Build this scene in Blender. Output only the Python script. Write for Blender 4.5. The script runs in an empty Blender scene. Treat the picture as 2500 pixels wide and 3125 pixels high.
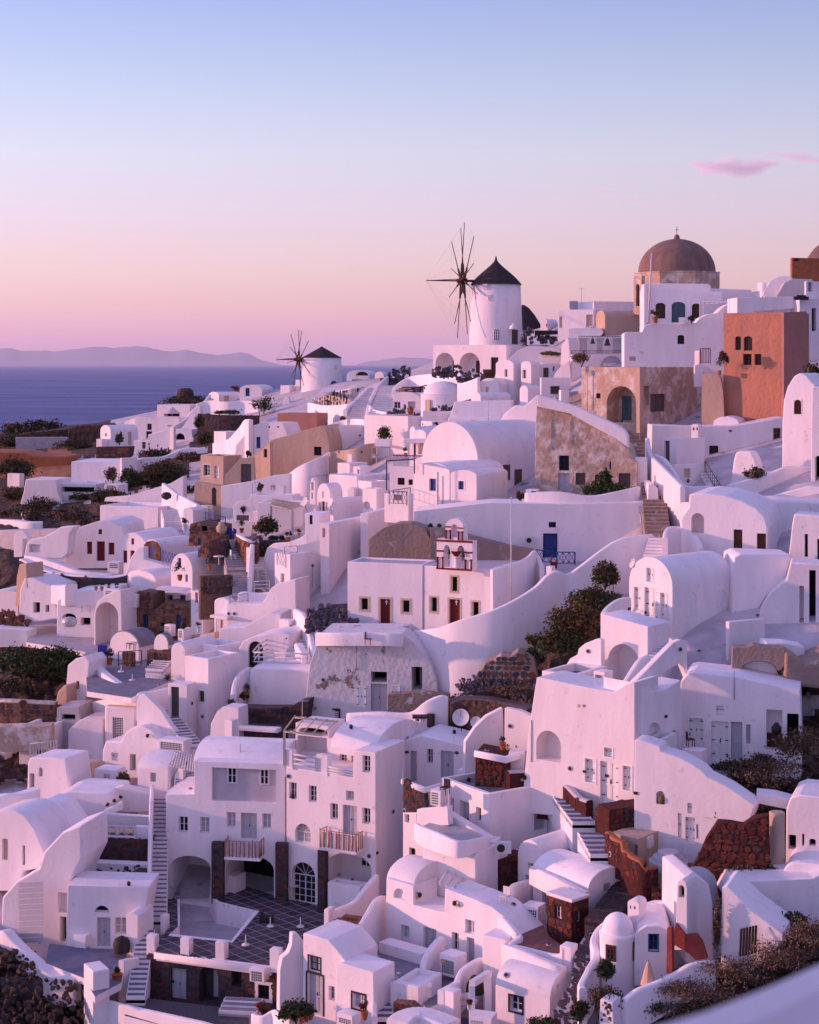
import bpy,bmesh,math,random
import numpy as np
from mathutils import Vector,Matrix
from mathutils.geometry import tessellate_polygon
R = math.radians
rnd = random.Random(7)
SC = bpy.context.scene
COL = SC.collection
F = 5217.0            # focal length of the picture, in pixels of the 2500 px wide photograph
CAMZ = 110.0          # camera height above the sea
HOR = 1110.0          # row of the sea horizon
def lin(r,g,b):
 f = lambda c: (c / 255 / 12.92) if c / 255 <= 0.04045 else ((c / 255 + 0.055) / 1.055) ** 2.4
 return (f(r),f(g),f(b),1.0)
# ------------------------------------------------------------------ camera, sky, sun, exposure
cam_d = bpy.data.cameras.new('camera'); cam = bpy.data.objects.new('camera',cam_d); COL.objects.link(cam)
cam.location = (0,0,CAMZ); cam.rotation_euler = (R(90),0,0)
cam_d.sensor_fit = 'HORIZONTAL'; cam_d.sensor_width = 36.0; cam_d.lens = 36.0 * F / 2500.0
cam_d.shift_y = -(1562.5 - HOR) / 2500.0
cam_d.clip_start = 0.3; cam_d.clip_end = 250000
cam_d.dof.use_dof = True; cam_d.dof.focus_distance = 130; cam_d.dof.aperture_fstop = 2.4
SC.camera = cam
SUN_EL,SUN_AZ = 8.0,-3.0        # degrees above the horizon; degrees behind the picture plane, from the left
sd = Vector((-math.cos(R(SUN_AZ)) * math.cos(R(SUN_EL)),-math.sin(R(SUN_AZ)) * math.cos(R(SUN_EL)),math.sin(R(SUN_EL))))
sun_d = bpy.data.lights.new('sun','SUN'); sun = bpy.data.objects.new('sun',sun_d); COL.objects.link(sun)
sun_d.energy = 4.5; sun_d.angle = R(1.6); sun_d.color = (1.0,0.46,0.35)
sun.rotation_euler = sd.to_track_quat('Z','Y').to_euler(); sun.location = (-50,80,160)
world = bpy.data.worlds.new('World'); SC.world = world; world.use_nodes = True
nt = world.node_tree; nt.nodes.clear()
def N(tree,t,**kw):
 n = tree.nodes.new(t)
 for k,v in kw.items(): setattr(n,k,v)
 return n
def ramp(n,stops):
 cr = n.color_ramp
 while len(cr.elements) > 1: cr.elements.remove(cr.elements[-1])
 cr.elements[0].position = stops[0][0]; cr.elements[0].color = stops[0][1]
 for p,c in stops[1:]:
  e = cr.elements.new(p); e.color = c
tc = N(nt,'ShaderNodeTexCoord'); sx = N(nt,'ShaderNodeSeparateXYZ'); nt.links.new(tc.outputs['Generated'],sx.inputs[0])
rp = N(nt,'ShaderNodeValToRGB'); nt.links.new(sx.outputs[2],rp.inputs[0])
ramp(rp,[(0.0,lin(226,162,198)),(0.012,lin(238,172,196)),(0.03,lin(244,192,194)),(0.055,lin(243,208,208)),
   (0.085,lin(234,214,230)),(0.12,lin(220,219,240)),(0.16,lin(196,207,240)),(0.21,lin(166,184,235)),
   (0.30,lin(172,176,236)),(1.0,lin(160,154,222))])
vm = N(nt,'ShaderNodeVectorMath',operation='DOT_PRODUCT'); vm.inputs[1].default_value = (-math.cos(R(SUN_AZ)),-math.sin(R(SUN_AZ)),0)
nt.links.new(tc.outputs['Generated'],vm.inputs[0])
mr = N(nt,'ShaderNodeMapRange'); mr.inputs[1].default_value = -1; mr.inputs[2].default_value = 1; mr.inputs[3].default_value = 0.82; mr.inputs[4].default_value = 1.85
pw = N(nt,'ShaderNodeMapRange'); pw.inputs[1].default_value = -1; nt.links.new(vm.outputs['Value'],pw.inputs[0]); p2 = N(nt,'ShaderNodeMath',operation='POWER'); p2.inputs[1].default_value = 2.0; nt.links.new(pw.outputs[0],p2.inputs[0]); mr.inputs[1].default_value = 0; nt.links.new(p2.outputs[0],mr.inputs[0])
mu = N(nt,'ShaderNodeVectorMath',operation='SCALE'); nt.links.new(rp.outputs[0],mu.inputs[0]); nt.links.new(mr.outputs[0],mu.inputs['Scale'])
sky = N(nt,'ShaderNodeTexSky',sky_type='NISHITA'); sky.sun_disc = False; sky.sun_elevation = R(SUN_EL); sky.sun_rotation = R(-90 - SUN_AZ)
bg1 = N(nt,'ShaderNodeBackground'); bg1.inputs[1].default_value = 0.91; nt.links.new(mu.outputs[0],bg1.inputs[0])
bg2 = N(nt,'ShaderNodeBackground'); bg2.inputs[1].default_value = 0.004; nt.links.new(sky.outputs[0],bg2.inputs[0])
ad = N(nt,'ShaderNodeAddShader'); out = N(nt,'ShaderNodeOutputWorld')
nt.links.new(bg1.outputs[0],ad.inputs[0]); nt.links.new(bg2.outputs[0],ad.inputs[1]); nt.links.new(ad.outputs[0],out.inputs[0])
SC.view_settings.view_transform = 'Standard'; SC.view_settings.look = 'None'
SC.view_settings.exposure = 0.0; SC.view_settings.gamma = 1.0; SC.view_settings.use_curve_mapping = False
SC.cycles.max_bounces = 6; SC.cycles.diffuse_bounces = 4; SC.cycles.volume_bounces = 2
# ------------------------------------------------------------------ materials
MATS = {}
def mat(name,c1,c2=None,scale=1.0,rough=0.85,bump=0.15,bscale=6.0,thr=(0.35,0.65),streak=False,metal=0.0,vary=0.0,voronoi=0.0,c3=None,t3=(0.6,0.66),s3=1.2,detail=6):
 m = bpy.data.materials.new(name); m.use_nodes = True; t = m.node_tree; b = t.nodes['Principled BSDF']
 b.inputs['Roughness'].default_value = rough; b.inputs['Metallic'].default_value = metal
 try: b.inputs['Specular IOR Level'].default_value = 0.25
 except Exception: pass
 g = N(t,'ShaderNodeNewGeometry')
 col = None
 if c2 is not None:
  no = N(t,'ShaderNodeTexNoise'); no.inputs['Scale'].default_value = scale; no.inputs['Detail'].default_value = detail; no.inputs['Roughness'].default_value = 0.62
  if streak:
   mp = N(t,'ShaderNodeMapping'); mp.inputs['Scale'].default_value = (1,1,0.22); t.links.new(g.outputs['Position'],mp.inputs[0]); t.links.new(mp.outputs[0],no.inputs[0])
  else: t.links.new(g.outputs['Position'],no.inputs[0])
  r = N(t,'ShaderNodeValToRGB'); ramp(r,[(thr[0],c1),(thr[1],c2)]); t.links.new(no.outputs[0],r.inputs[0]); col = r.outputs[0]
 else:
  rg = N(t,'ShaderNodeRGB'); rg.outputs[0].default_value = c1; col = rg.outputs[0]
 if c3 is not None:
  n3 = N(t,'ShaderNodeTexNoise'); n3.inputs['Scale'].default_value = s3; n3.inputs['Detail'].default_value = 9; n3.inputs['Roughness'].default_value = 0.7
  t.links.new(g.outputs['Position'],n3.inputs[0])
  r3 = N(t,'ShaderNodeMapRange'); r3.inputs[1].default_value = t3[0]; r3.inputs[2].default_value = t3[1]; t.links.new(n3.outputs[0],r3.inputs[0])
  mx = N(t,'ShaderNodeMix',data_type='RGBA'); t.links.new(r3.outputs[0],mx.inputs[0]); t.links.new(col,mx.inputs[6]); mx.inputs[7].default_value = c3; col = mx.outputs[2]
 if vary:
  oi = N(t,'ShaderNodeObjectInfo'); v = N(t,'ShaderNodeMapRange'); v.inputs[3].default_value = 1 - vary; v.inputs[4].default_value = 1 + vary * 0.5
  t.links.new(oi.outputs['Random'],v.inputs[0])
  sc = N(t,'ShaderNodeVectorMath',operation='SCALE'); t.links.new(col,sc.inputs[0]); t.links.new(v.outputs[0],sc.inputs['Scale']); col = sc.outputs[0]
 t.links.new(col,b.inputs['Base Color'])
 if bump:
  bn = N(t,'ShaderNodeTexNoise'); bn.inputs['Scale'].default_value = bscale; bn.inputs['Detail'].default_value = 5
  t.links.new(g.outputs['Position'],bn.inputs[0])
  hsrc = bn.outputs[0]
  if voronoi:
   vo = N(t,'ShaderNodeTexVoronoi'); vo.inputs['Scale'].default_value = voronoi; t.links.new(g.outputs['Position'],vo.inputs[0])
   a = N(t,'ShaderNodeMath',operation='ADD'); t.links.new(vo.outputs[0],a.inputs[0]); t.links.new(bn.outputs[0],a.inputs[1]); hsrc = a.outputs[0]
  bu = N(t,'ShaderNodeBump'); bu.inputs['Strength'].default_value = bump; bu.inputs['Distance'].default_value = 0.25
  t.links.new(hsrc,bu.inputs['Height']); t.links.new(bu.outputs[0],b.inputs['Normal'])
 MATS[name] = m
 return m
mat('white',(.87,.80,.82,1),(.74,.67,.69,1),0.8,.82,.10,3.5,(.38,.80),True,vary=.09,c3=(.42,.35,.36,1),t3=(.60,.82),s3=1.1)
mat('whitepaint',(.80,.78,.78,1),None,rough=.6,bump=.05)
mat('greywhite',(.46,.43,.46,1),(.36,.34,.37,1),1.5,.8,.1)
mat('panelgrey',(.50,.46,.50,1),(.45,.41,.45,1),1.5,.85,.1)
mat('floor',(.24,.22,.26,1),(.17,.155,.19,1),1.2,.75,.1,5)
mat('bluefloor',(.17,.17,.24,1),(.13,.13,.20,1),1.2,.7,.08,5)
mat('tread',(.16,.15,.20,1),(.11,.105,.15,1),3,.8,.08)
mat('redfloor',(.24,.10,.085,1),(.17,.075,.07,1),2.5,.8,.15,5)
mat('beige',(.56,.39,.29,1),(.45,.33,.26,1),.6,.85,.25,3,streak=True,vary=.05,c3=(.34,.24,.19,1),t3=(.6,.75))
mat('tan',(.54,.38,.28,1),(.36,.26,.20,1),.7,.9,.4,3,streak=True,c3=(.66,.56,.51,1),t3=(.48,.60),s3=.75)
mat('taupe',(.36,.25,.20,1),(.26,.19,.165,1),.8,.9,.4,4,streak=True,c3=(.48,.40,.38,1),t3=(.58,.66),s3=.7)
mat('orange',(.50,.215,.14,1),(.38,.18,.125,1),.9,.88,.35,3,streak=True,c3=(.34,.17,.13,1),t3=(.52,.68),s3=.7)
mat('pinkwall',(.44,.20,.155,1),(.36,.17,.14,1),.7,.85,.2,3)
mat('terracotta',(.42,.135,.055,1),(.30,.10,.05,1),2,.8,.15)
mat('peel',(.72,.67,.68,1),(.66,.61,.62,1),.8,.9,.3,3,c3=(.26,.18,.15,1),t3=(.575,.60),s3=.55)
mat('ruin',(.34,.25,.20,1),(.22,.16,.14,1),1.4,.95,.7,5,c3=(.55,.48,.46,1),t3=(.56,.60),s3=.7)
mat('domebrown',(.25,.15,.125,1),(.17,.105,.09,1),1.2,.8,.15,4,streak=True,c3=(.14,.08,.07,1),t3=(.62,.7),s3=.6)
mat('thatch',(.060,.040,.045,1),(.034,.024,.030,1),3,.95,.6,14,streak=True)
mat('stone_mortar',(.085,.060,.064,1),(.045,.032,.036,1),3,.95,.5,8)
mat('mortar_light',(.55,.50,.50,1),(.42,.38,.38,1),3,.95,.4,8)
for i,c in enumerate([(.085,.048,.050),(.055,.036,.042),(.12,.058,.050),(.085,.070,.078),(.15,.052,.042)]):
 mat('stone%d' % i,c + (1,),tuple(x * .6 for x in c) + (1,),4,.9,.5,9)
for i,c in enumerate([(.30,.13,.08),(.24,.10,.065),(.36,.17,.11)]):
 mat('warmstone%d' % i,c + (1,),tuple(x * .55 for x in c) + (1,),5,.9,.5,9)
for i,c in enumerate([(.17,.036,.028),(.12,.034,.030),(.21,.055,.040)]):
 mat('redstone%d' % i,c + (1,),tuple(x * .5 for x in c) + (1,),5,.9,.5,9)
mat('redmortar',(.09,.022,.018,1),(.05,.016,.015,1),4,.95,.6,8)
mat('warmmortar',(.20,.12,.09,1),(.12,.07,.055,1),4,.95,.6,8)
mat('rock',(.135,.115,.135,1),(.07,.06,.075,1),2.5,.95,.6,5,vary=.25)
mat('pebble',(.10,.075,.085,1),(.05,.04,.045,1),3,.9,.3,6,vary=.3)
mat('cliff',(.11,.062,.048,1),(.04,.027,.025,1),.9,.95,1.0,2.2,voronoi=1.4,c3=(.22,.13,.10,1),t3=(.6,.68),s3=1.6)
mat('gravel',(.15,.13,.15,1),(.08,.07,.085,1),9,.95,.8,20,(.4,.6))
mat('scorchedearth',(.10,.055,.042,1),(.04,.027,.024,1),.8,.95,1.0,3,voronoi=2.5,c3=(.16,.09,.07,1),t3=(.58,.66),s3=2.4)
mat('cliff_orange',(.34,.145,.075,1),(.26,.11,.06,1),.3,.95,.8,.8,c3=(.20,.09,.06,1),t3=(.58,.7),s3=.6)
mat('leaf_dark',(0.043,0.061,0.023,1),(0.023,0.032,0.014,1),3,.7,0)
mat('leaf_mid',(0.080,0.099,0.032,1),(0.041,0.052,0.020,1),3,.7,0)
mat('leaf_brown',(0.131,0.064,0.032,1),(0.070,0.038,0.023,1),3,.8,0)
mat('leaf_gold',(0.189,0.123,0.043,1),(0.116,0.072,0.029,1),3,.8,0)
mat('leaf_dry',(0.217,0.145,0.104,1),(0.116,0.080,0.058,1),3,.9,0)
mat('flower_red',(.26,.02,.018,1),None,rough=.7,bump=0)
mat('bark',(.08,.055,.045,1),(.05,.035,.03,1),6,.9,.4)
mat('red_wood',(.16,.014,.016,1),(.12,.012,.014,1),4,.6,.05)
mat('brown_wood',(.10,.040,.025,1),(.065,.028,.02,1),6,.8,.2)
mat('taupe_door',(.13,.10,.095,1),(.10,.075,.07,1),6,.75,.1)
mat('blue_wood',(.028,.065,.24,1),(.022,.05,.19,1),4,.6,.05)
mat('navy',(.018,.034,.11,1),None,rough=.5,bump=0)
mat('violet_paint',(.05,.045,.30,1),None,rough=.6,bump=.03)
mat('teal_wood',(.06,.12,.15,1),(.05,.095,.12,1),4,.6,.05)
mat('green_door',(.075,.078,.065,1),(.06,.062,.055,1),4,.6,.05)
mat('white_wood',(.66,.64,.66,1),(.60,.58,.60,1),5,.6,.05)
mat('grey_wood',(.46,.44,.49,1),(.41,.39,.44,1),5,.65,.05)
mat('red_paint',(.22,.012,.014,1),(.17,.010,.012,1),4,.6,.05)
mat('red_plaster',(.30,.06,.05,1),(.22,.04,.035,1),1.5,.85,.2)
mat('cream',(.62,.50,.37,1),(.54,.43,.33,1),2,.85,.15)
mat('dark_frame',(.030,.022,.024,1),None,rough=.7,bump=.05)
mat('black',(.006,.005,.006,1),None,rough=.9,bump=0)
mat('glass',(.014,.013,.020,1),None,rough=.05,bump=0)
mat('curtain',(.42,.39,.42,1),(.32,.29,.33,1),8,.8,.1)
mat('metal_dark',(.035,.03,.034,1),None,rough=.5,bump=0,metal=.4)
mat('metal_light',(.50,.48,.50,1),None,rough=.45,bump=0,metal=.3)
mat('wheel_wood',(.085,.055,.050,1),(.05,.032,.032,1),5,.8,.1)
mat('wheel_red',(.16,.02,.02,1),None,rough=.7,bump=0)
mat('rope',(.30,.22,.22,1),None,rough=.9,bump=0)
mat('bamboo',(.40,.19,.11,1),(.30,.14,.08,1),6,.8,.1)
mat('cloth',(.62,.52,.53,1),(.50,.41,.42,1),5,.8,.4,4)
mat('parasol',(.60,.36,.25,1),None,rough=.8,bump=.05)
mat('bronze',(.05,.06,.055,1),None,rough=.5,bump=0,metal=.5)
mat('pooldark',(.10,.09,.12,1),(.07,.065,.09,1),1,.4,.05)
mat('tile',(.085,.062,.080,1),(.050,.038,.054,1),.8,.6,.15,5,vary=.4)
mat('grout',(.33,.29,.33,1),(.27,.24,.28,1),2,.8,.1)
# ------------------------------------------------------------------ picture row / column -> depth of the hillside
COLS = [
 (-200,[(3300,92),(2900,100),(2700,107),(2450,121),(2200,138),(2050,151),(1900,165),(1750,180),(1600,203),(1500,226),(1400,268),(1340,320)]),
 (0,[(3300,92),(2900,101),(2700,108),(2450,122),(2200,138),(2050,150),(1900,163),(1750,178),(1600,200),(1500,222),(1400,260),(1320,330)]),
 (300,[(3300,93),(3000,101),(2900,104),(2600,115),(2400,126),(2150,140),(1950,155),(1735,176),(1625,192),(1500,212),(1400,245),(1330,290),(1290,320)]),
 (600,[(3300,93),(3000,101),(2700,111),(2400,122),(2150,136),(2000,145),(1800,157),(1735,163),(1650,174),(1590,186),(1474,206),(1400,228),(1345,250),(1290,266),(1228,300)]),
 (900,[(3300,93),(3000,101),(2700,112),(2400,121),(2150,131),(1950,140),(1750,151),(1640,160),(1585,170),(1470,198),(1400,212),(1330,228),(1250,252),(1200,275),(1178,290)]),
 (1200,[(3300,92),(3000,100),(2700,111),(2400,118),(2150,126),(1915,136),(1700,147),(1550,158),(1450,171),(1350,190),(1250,215),(1172,235),(1150,255)]),
 (1500,[(3300,89),(3000,98),(2700,107),(2400,114),(2150,121),(1900,132),(1740,143),(1690,147),(1550,152),(1430,166),(1300,185),(1200,203),(1100,216),(1040,230)]),
 (1800,[(3300,85),(3000,94),(2700,101),(2450,106),(2150,113),(1900,121),(1760,132),(1700,142),(1550,147),(1430,156),(1290,168),(1150,186),(1000,206),(960,220)]),
 (2100,[(3300,82),(3000,91),(2700,97),(2450,103),(2200,107),(2000,112),(1900,116),(1700,128),(1550,141),(1430,152),(1290,168),(1100,186),(950,205),(900,215)]),
 (2500,[(3300,80),(3000,89),(2700,95),(2450,101),(2200,106),(2000,110),(1800,117),(1650,125),(1500,136),(1400,146),(1250,160),(1100,174),(950,192),(880,205)]),
 (2800,[(3300,80),(3000,88),(2700,94),(2450,100),(2200,105),(2000,109),(1800,116),(1650,124),(1500,135),(1400,145),(1250,159),(1100,172),(950,190),(860,205)]),
]
def _col(c,py):
 p = c[1]
 if py >= p[0][0]: return p[0][1]
 for (a,da),(b,db) in zip(p,p[1:]):
  if py >= b: return db + (da - db) * (py - b) / (a - b)
 a,da = p[-2]; b,db = p[-1]
 return db + (b - py) * (db - da) / (a - b)
def DD(px,py):
 px = max(-199,min(2799,px))
 for c0,c1 in zip(COLS,COLS[1:]):
  if px <= c1[0]:
   t = (px - c0[0]) / (c1[0] - c0[0]); return _col(c0,py) * (1 - t) + _col(c1,py) * t
 return 100
def P(px,py,D=None):
 if D is None: D = DD(px,py)
 return Vector(((px - 1250) / F * D,D,CAMZ - (py - HOR) / F * D))
def Pz(px,py,z):                       # the point of a level surface at height z seen at this place in the picture
 D = (CAMZ - z) * F / (py - HOR)
 return Vector(((px - 1250) / F * D,D,z))
# ------------------------------------------------------------------ object helpers
def tag(o,label=None,cat=None,group=None,kind=None):
 if label: o['label'] = label
 if cat: o['category'] = cat
 if group: o['group'] = group
 if kind or cat: o['kind'] = kind or 'thing'
 return o
def arcpx(x0,x1,ys,yt,n=8):          # picture points of an arch soffit from x0 to x1
 return [((x0 + x1) / 2 - math.cos(math.pi * k / n) * (x1 - x0) / 2,ys - math.sin(math.pi * k / n) * (ys - yt)) for k in range(n + 1)]
def empty(name,loc,label=None,cat=None,group=None):
 o = bpy.data.objects.new(name,None); COL.objects.link(o); o.location = loc; o.empty_display_size = .3
 return tag(o,label,cat,group)
class MB:
 """collects faces (world coordinates); build() links them as one mesh object, origin at `base`"""
 def __init__(s): s.v = []; s.f = []; s.m = []; s.sm = []
 def face(s,pts,mi=0,smooth=False):
  n = len(s.v); s.v += [tuple(p) for p in pts]; s.f.append(tuple(range(n,n + len(pts)))); s.m.append(mi); s.sm.append(smooth)
 def box(s,o,a,b,c,mi=0,top=None):
  o = Vector(o); a = Vector(a); b = Vector(b); c = Vector(c)
  n = len(s.v); s.v += [tuple(o + a * i + b * j + c * k) for k in (0,1) for j in (0,1) for i in (0,1)]
  for q in ((0,2,3,1),(4,5,7,6),(0,1,5,4),(2,6,7,3),(0,4,6,2),(1,3,7,5)):
   s.f.append(tuple(n + x for x in q)); s.m.append(top if (top is not None and q == (4,5,7,6)) else mi); s.sm.append(False)
 def tube(s,p,q,r0,r1=None,seg=8,mi=0):
  p = Vector(p); q = Vector(q); r1 = r0 if r1 is None else r1; d = (q - p).normalized()
  a = d.orthogonal().normalized(); b = d.cross(a); n = len(s.v)
  for c,r in ((p,r0),(q,r1)):
   for i in range(seg):
    t = 2 * math.pi * i / seg; s.v.append(tuple(c + (a * math.cos(t) + b * math.sin(t)) * r))
  for i in range(seg):
   j = (i + 1) % seg; s.f.append((n + i,n + j,n + seg + j,n + seg + i)); s.m.append(mi); s.sm.append(True)
  s.f.append(tuple(n + seg - 1 - i for i in range(seg))); s.f.append(tuple(n + seg + i for i in range(seg))); s.m += [mi,mi]; s.sm += [False,False]
 def lathe(s,c,prof,seg=24,mi=0,a0=0.0,smooth=True,sx=1.0):
  c = Vector(c); n = len(s.v)
  for r,z in prof:
   for i in range(seg):
    t = a0 + 2 * math.pi * i / seg; s.v.append((c.x + r * math.cos(t) * sx,c.y + r * math.sin(t),c.z + z))
  for k in range(len(prof) - 1):
   for i in range(seg):
    j = (i + 1) % seg; s.f.append((n + k * seg + i,n + k * seg + j,n + (k + 1) * seg + j,n + (k + 1) * seg + i)); s.m.append(mi); s.sm.append(smooth)
  s.f.append(tuple(n + (len(prof) - 1) * seg + i for i in range(seg))); s.m.append(mi); s.sm.append(False)
 def build(s,name,mats,parent=None,base=None):
  if parent is not None: base = parent.location
  base = Vector(base) if base is not None else Vector((0,0,0))
  me = bpy.data.meshes.new(name); me.from_pydata([(x - base.x,y - base.y,z - base.z) for x,y,z in s.v],[],s.f)
  for m in ([mats] if isinstance(mats,str) else mats): me.materials.append(MATS[m])
  me.polygons.foreach_set('material_index',s.m); me.polygons.foreach_set('use_smooth',s.sm); me.update()
  o = bpy.data.objects.new(name,me); COL.objects.link(o)
  if parent is not None: o.parent = parent
  else: o.location = base
  return o
def bm_object(bm,name,mats,base,parent=None):
 bmesh.ops.translate(bm,verts=bm.verts,vec=-Vector(base))
 me = bpy.data.meshes.new(name); bm.to_mesh(me); bm.free()
 for m in ([mats] if isinstance(mats,str) else mats): me.materials.append(MATS[m])
 o = bpy.data.objects.new(name,me); COL.objects.link(o)
 if parent is not None: o.parent = parent
 else: o.location = base
 return o
def zc(th):
 t = R(th); return Vector((-math.cos(t),math.sin(t),0)),Vector((math.sin(t),math.cos(t),0))
def reach(C,d,px):                     # how far along d from C until the line stands at this column
 a = (px - 1250) / F
 return (a * C.y - C.x) / (d.x - a * d.y)
UP = Vector((0,0,1))
class Face:
 """a vertical wall plane: point O, unit vector u along it, n outward"""
 def __init__(s,O,u,n): s.O = Vector(O); s.u = u; s.n = n
 def hit(s,px,py):
  r = Vector(((px - 1250) / F,1,-(py - HOR) / F)); C = Vector((0,0,CAMZ))
  t = (s.O - C).dot(s.n) / r.dot(s.n); p = C + r * t
  return (p - s.O).dot(s.u),p.z
 def at(s,a,z,out=0.0):
  p = s.O + s.u * a + s.n * out; p.z = z; return p
def arch_pts(a0,a1,z0,z1,seg=10,kind='arch'):
 w = a1 - a0
 if kind == 'rect': return [(a0,z0),(a1,z0),(a1,z1),(a0,z1)]
 rise = min(w / 2,(z1 - z0)) if kind == 'arch' else min(w * .28,(z1 - z0) * .4)
 zs = z1 - rise; pts = [(a0,z0),(a1,z0)]
 for i in range(seg + 1):
  t = math.pi * i / seg; pts.append(((a0 + a1) / 2 + math.cos(t) * w / 2,zs + math.sin(t) * rise))
 return pts
def cut(bm,fc,items):
 """items: list of (polygon [(s,z)], depth, backmat or None). Opens holes with reveals in the wall face they fall on."""
 todo = {}
 for it in items:
  cs = sum(p[0] for p in it[0]) / len(it[0]); cz = sum(p[1] for p in it[0]) / len(it[0])
  best = None
  for f in bm.faces:
   if f.normal.dot(fc.n) > .985 and f.calc_area() > .3:
    if abs((f.verts[0].co - fc.O).dot(fc.n)) < .25:
     poly = [((v.co - fc.O).dot(fc.u),v.co.z) for v in f.verts]
     ins = False
     for (x0,y0),(x1,y1) in zip(poly,poly[1:] + poly[:1]):
      if (y0 > cz) != (y1 > cz) and cs < (x1 - x0) * (cz - y0) / (y1 - y0) + x0: ins = not ins
     if ins: best = f
  if best is None: continue
  b = todo.setdefault(best.index,[best,[]]); b[1].append(it)
 def inside(poly,cs,cz):
  ins = False
  for (x0,y0),(x1,y1) in zip(poly,poly[1:] + poly[:1]):
   if (y0 > cz) != (y1 > cz) and cs < (x1 - x0) * (cz - y0) / (y1 - y0) + x0: ins = not ins
  return ins
 done = []
 for f,its in todo.values():
  outer = [((v.co - fc.O).dot(fc.u),v.co.z) for v in f.verts]
  off = (f.verts[0].co - fc.O).dot(fc.n)
  for it in its:
   cx = sum(p[0] for p in it[0]) / len(it[0]); cz = sum(p[1] for p in it[0]) / len(it[0])
   for q in (1,.88,.76,.62,.5):
    poly = [(cx + (x - cx) * q,cz + (z - cz) * q) for x,z in it[0]]
    if all(inside(outer,p[0],p[1]) for p in poly): break
   it[0][:] = poly
  its = [it for it in its if all(inside(outer,p[0],p[1]) for p in it[0])]
  if not its: continue
  loops = [[Vector((x,z,0)) for x,z in outer]] + [[Vector((x,z,0)) for x,z in it[0]] for it in its]
  tris = tessellate_polygon(loops)
  flat = [p for l in loops for p in l]
  ov = list(f.verts); vs = ov + [bm.verts.new(fc.at(p.x,p.y,off)) for p in flat[len(ov):]]
  mi = f.material_index; nrm = f.normal.copy()
  bm.faces.remove(f)
  for t in tris:
   try:
    nf = bm.faces.new([vs[i] for i in t]); nf.material_index = mi
    nf.normal_update()
    if nf.normal.dot(nrm) < 0: nf.normal_flip()
   except ValueError: pass
  k = len(ov)
  for it in its:
   m = len(it[0]); ring = vs[k:k + m]; k += m
   back = [bm.verts.new(v.co - fc.n * it[1]) for v in ring]
   for i in range(m):
    j = (i + 1) % m
    nf = bm.faces.new((ring[i],ring[j],back[j],back[i])); nf.material_index = mi
   if it[2] is not None:
    nf = bm.faces.new(back); nf.material_index = it[2]
   done.append(it)
 return done
WIN = {}
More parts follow.
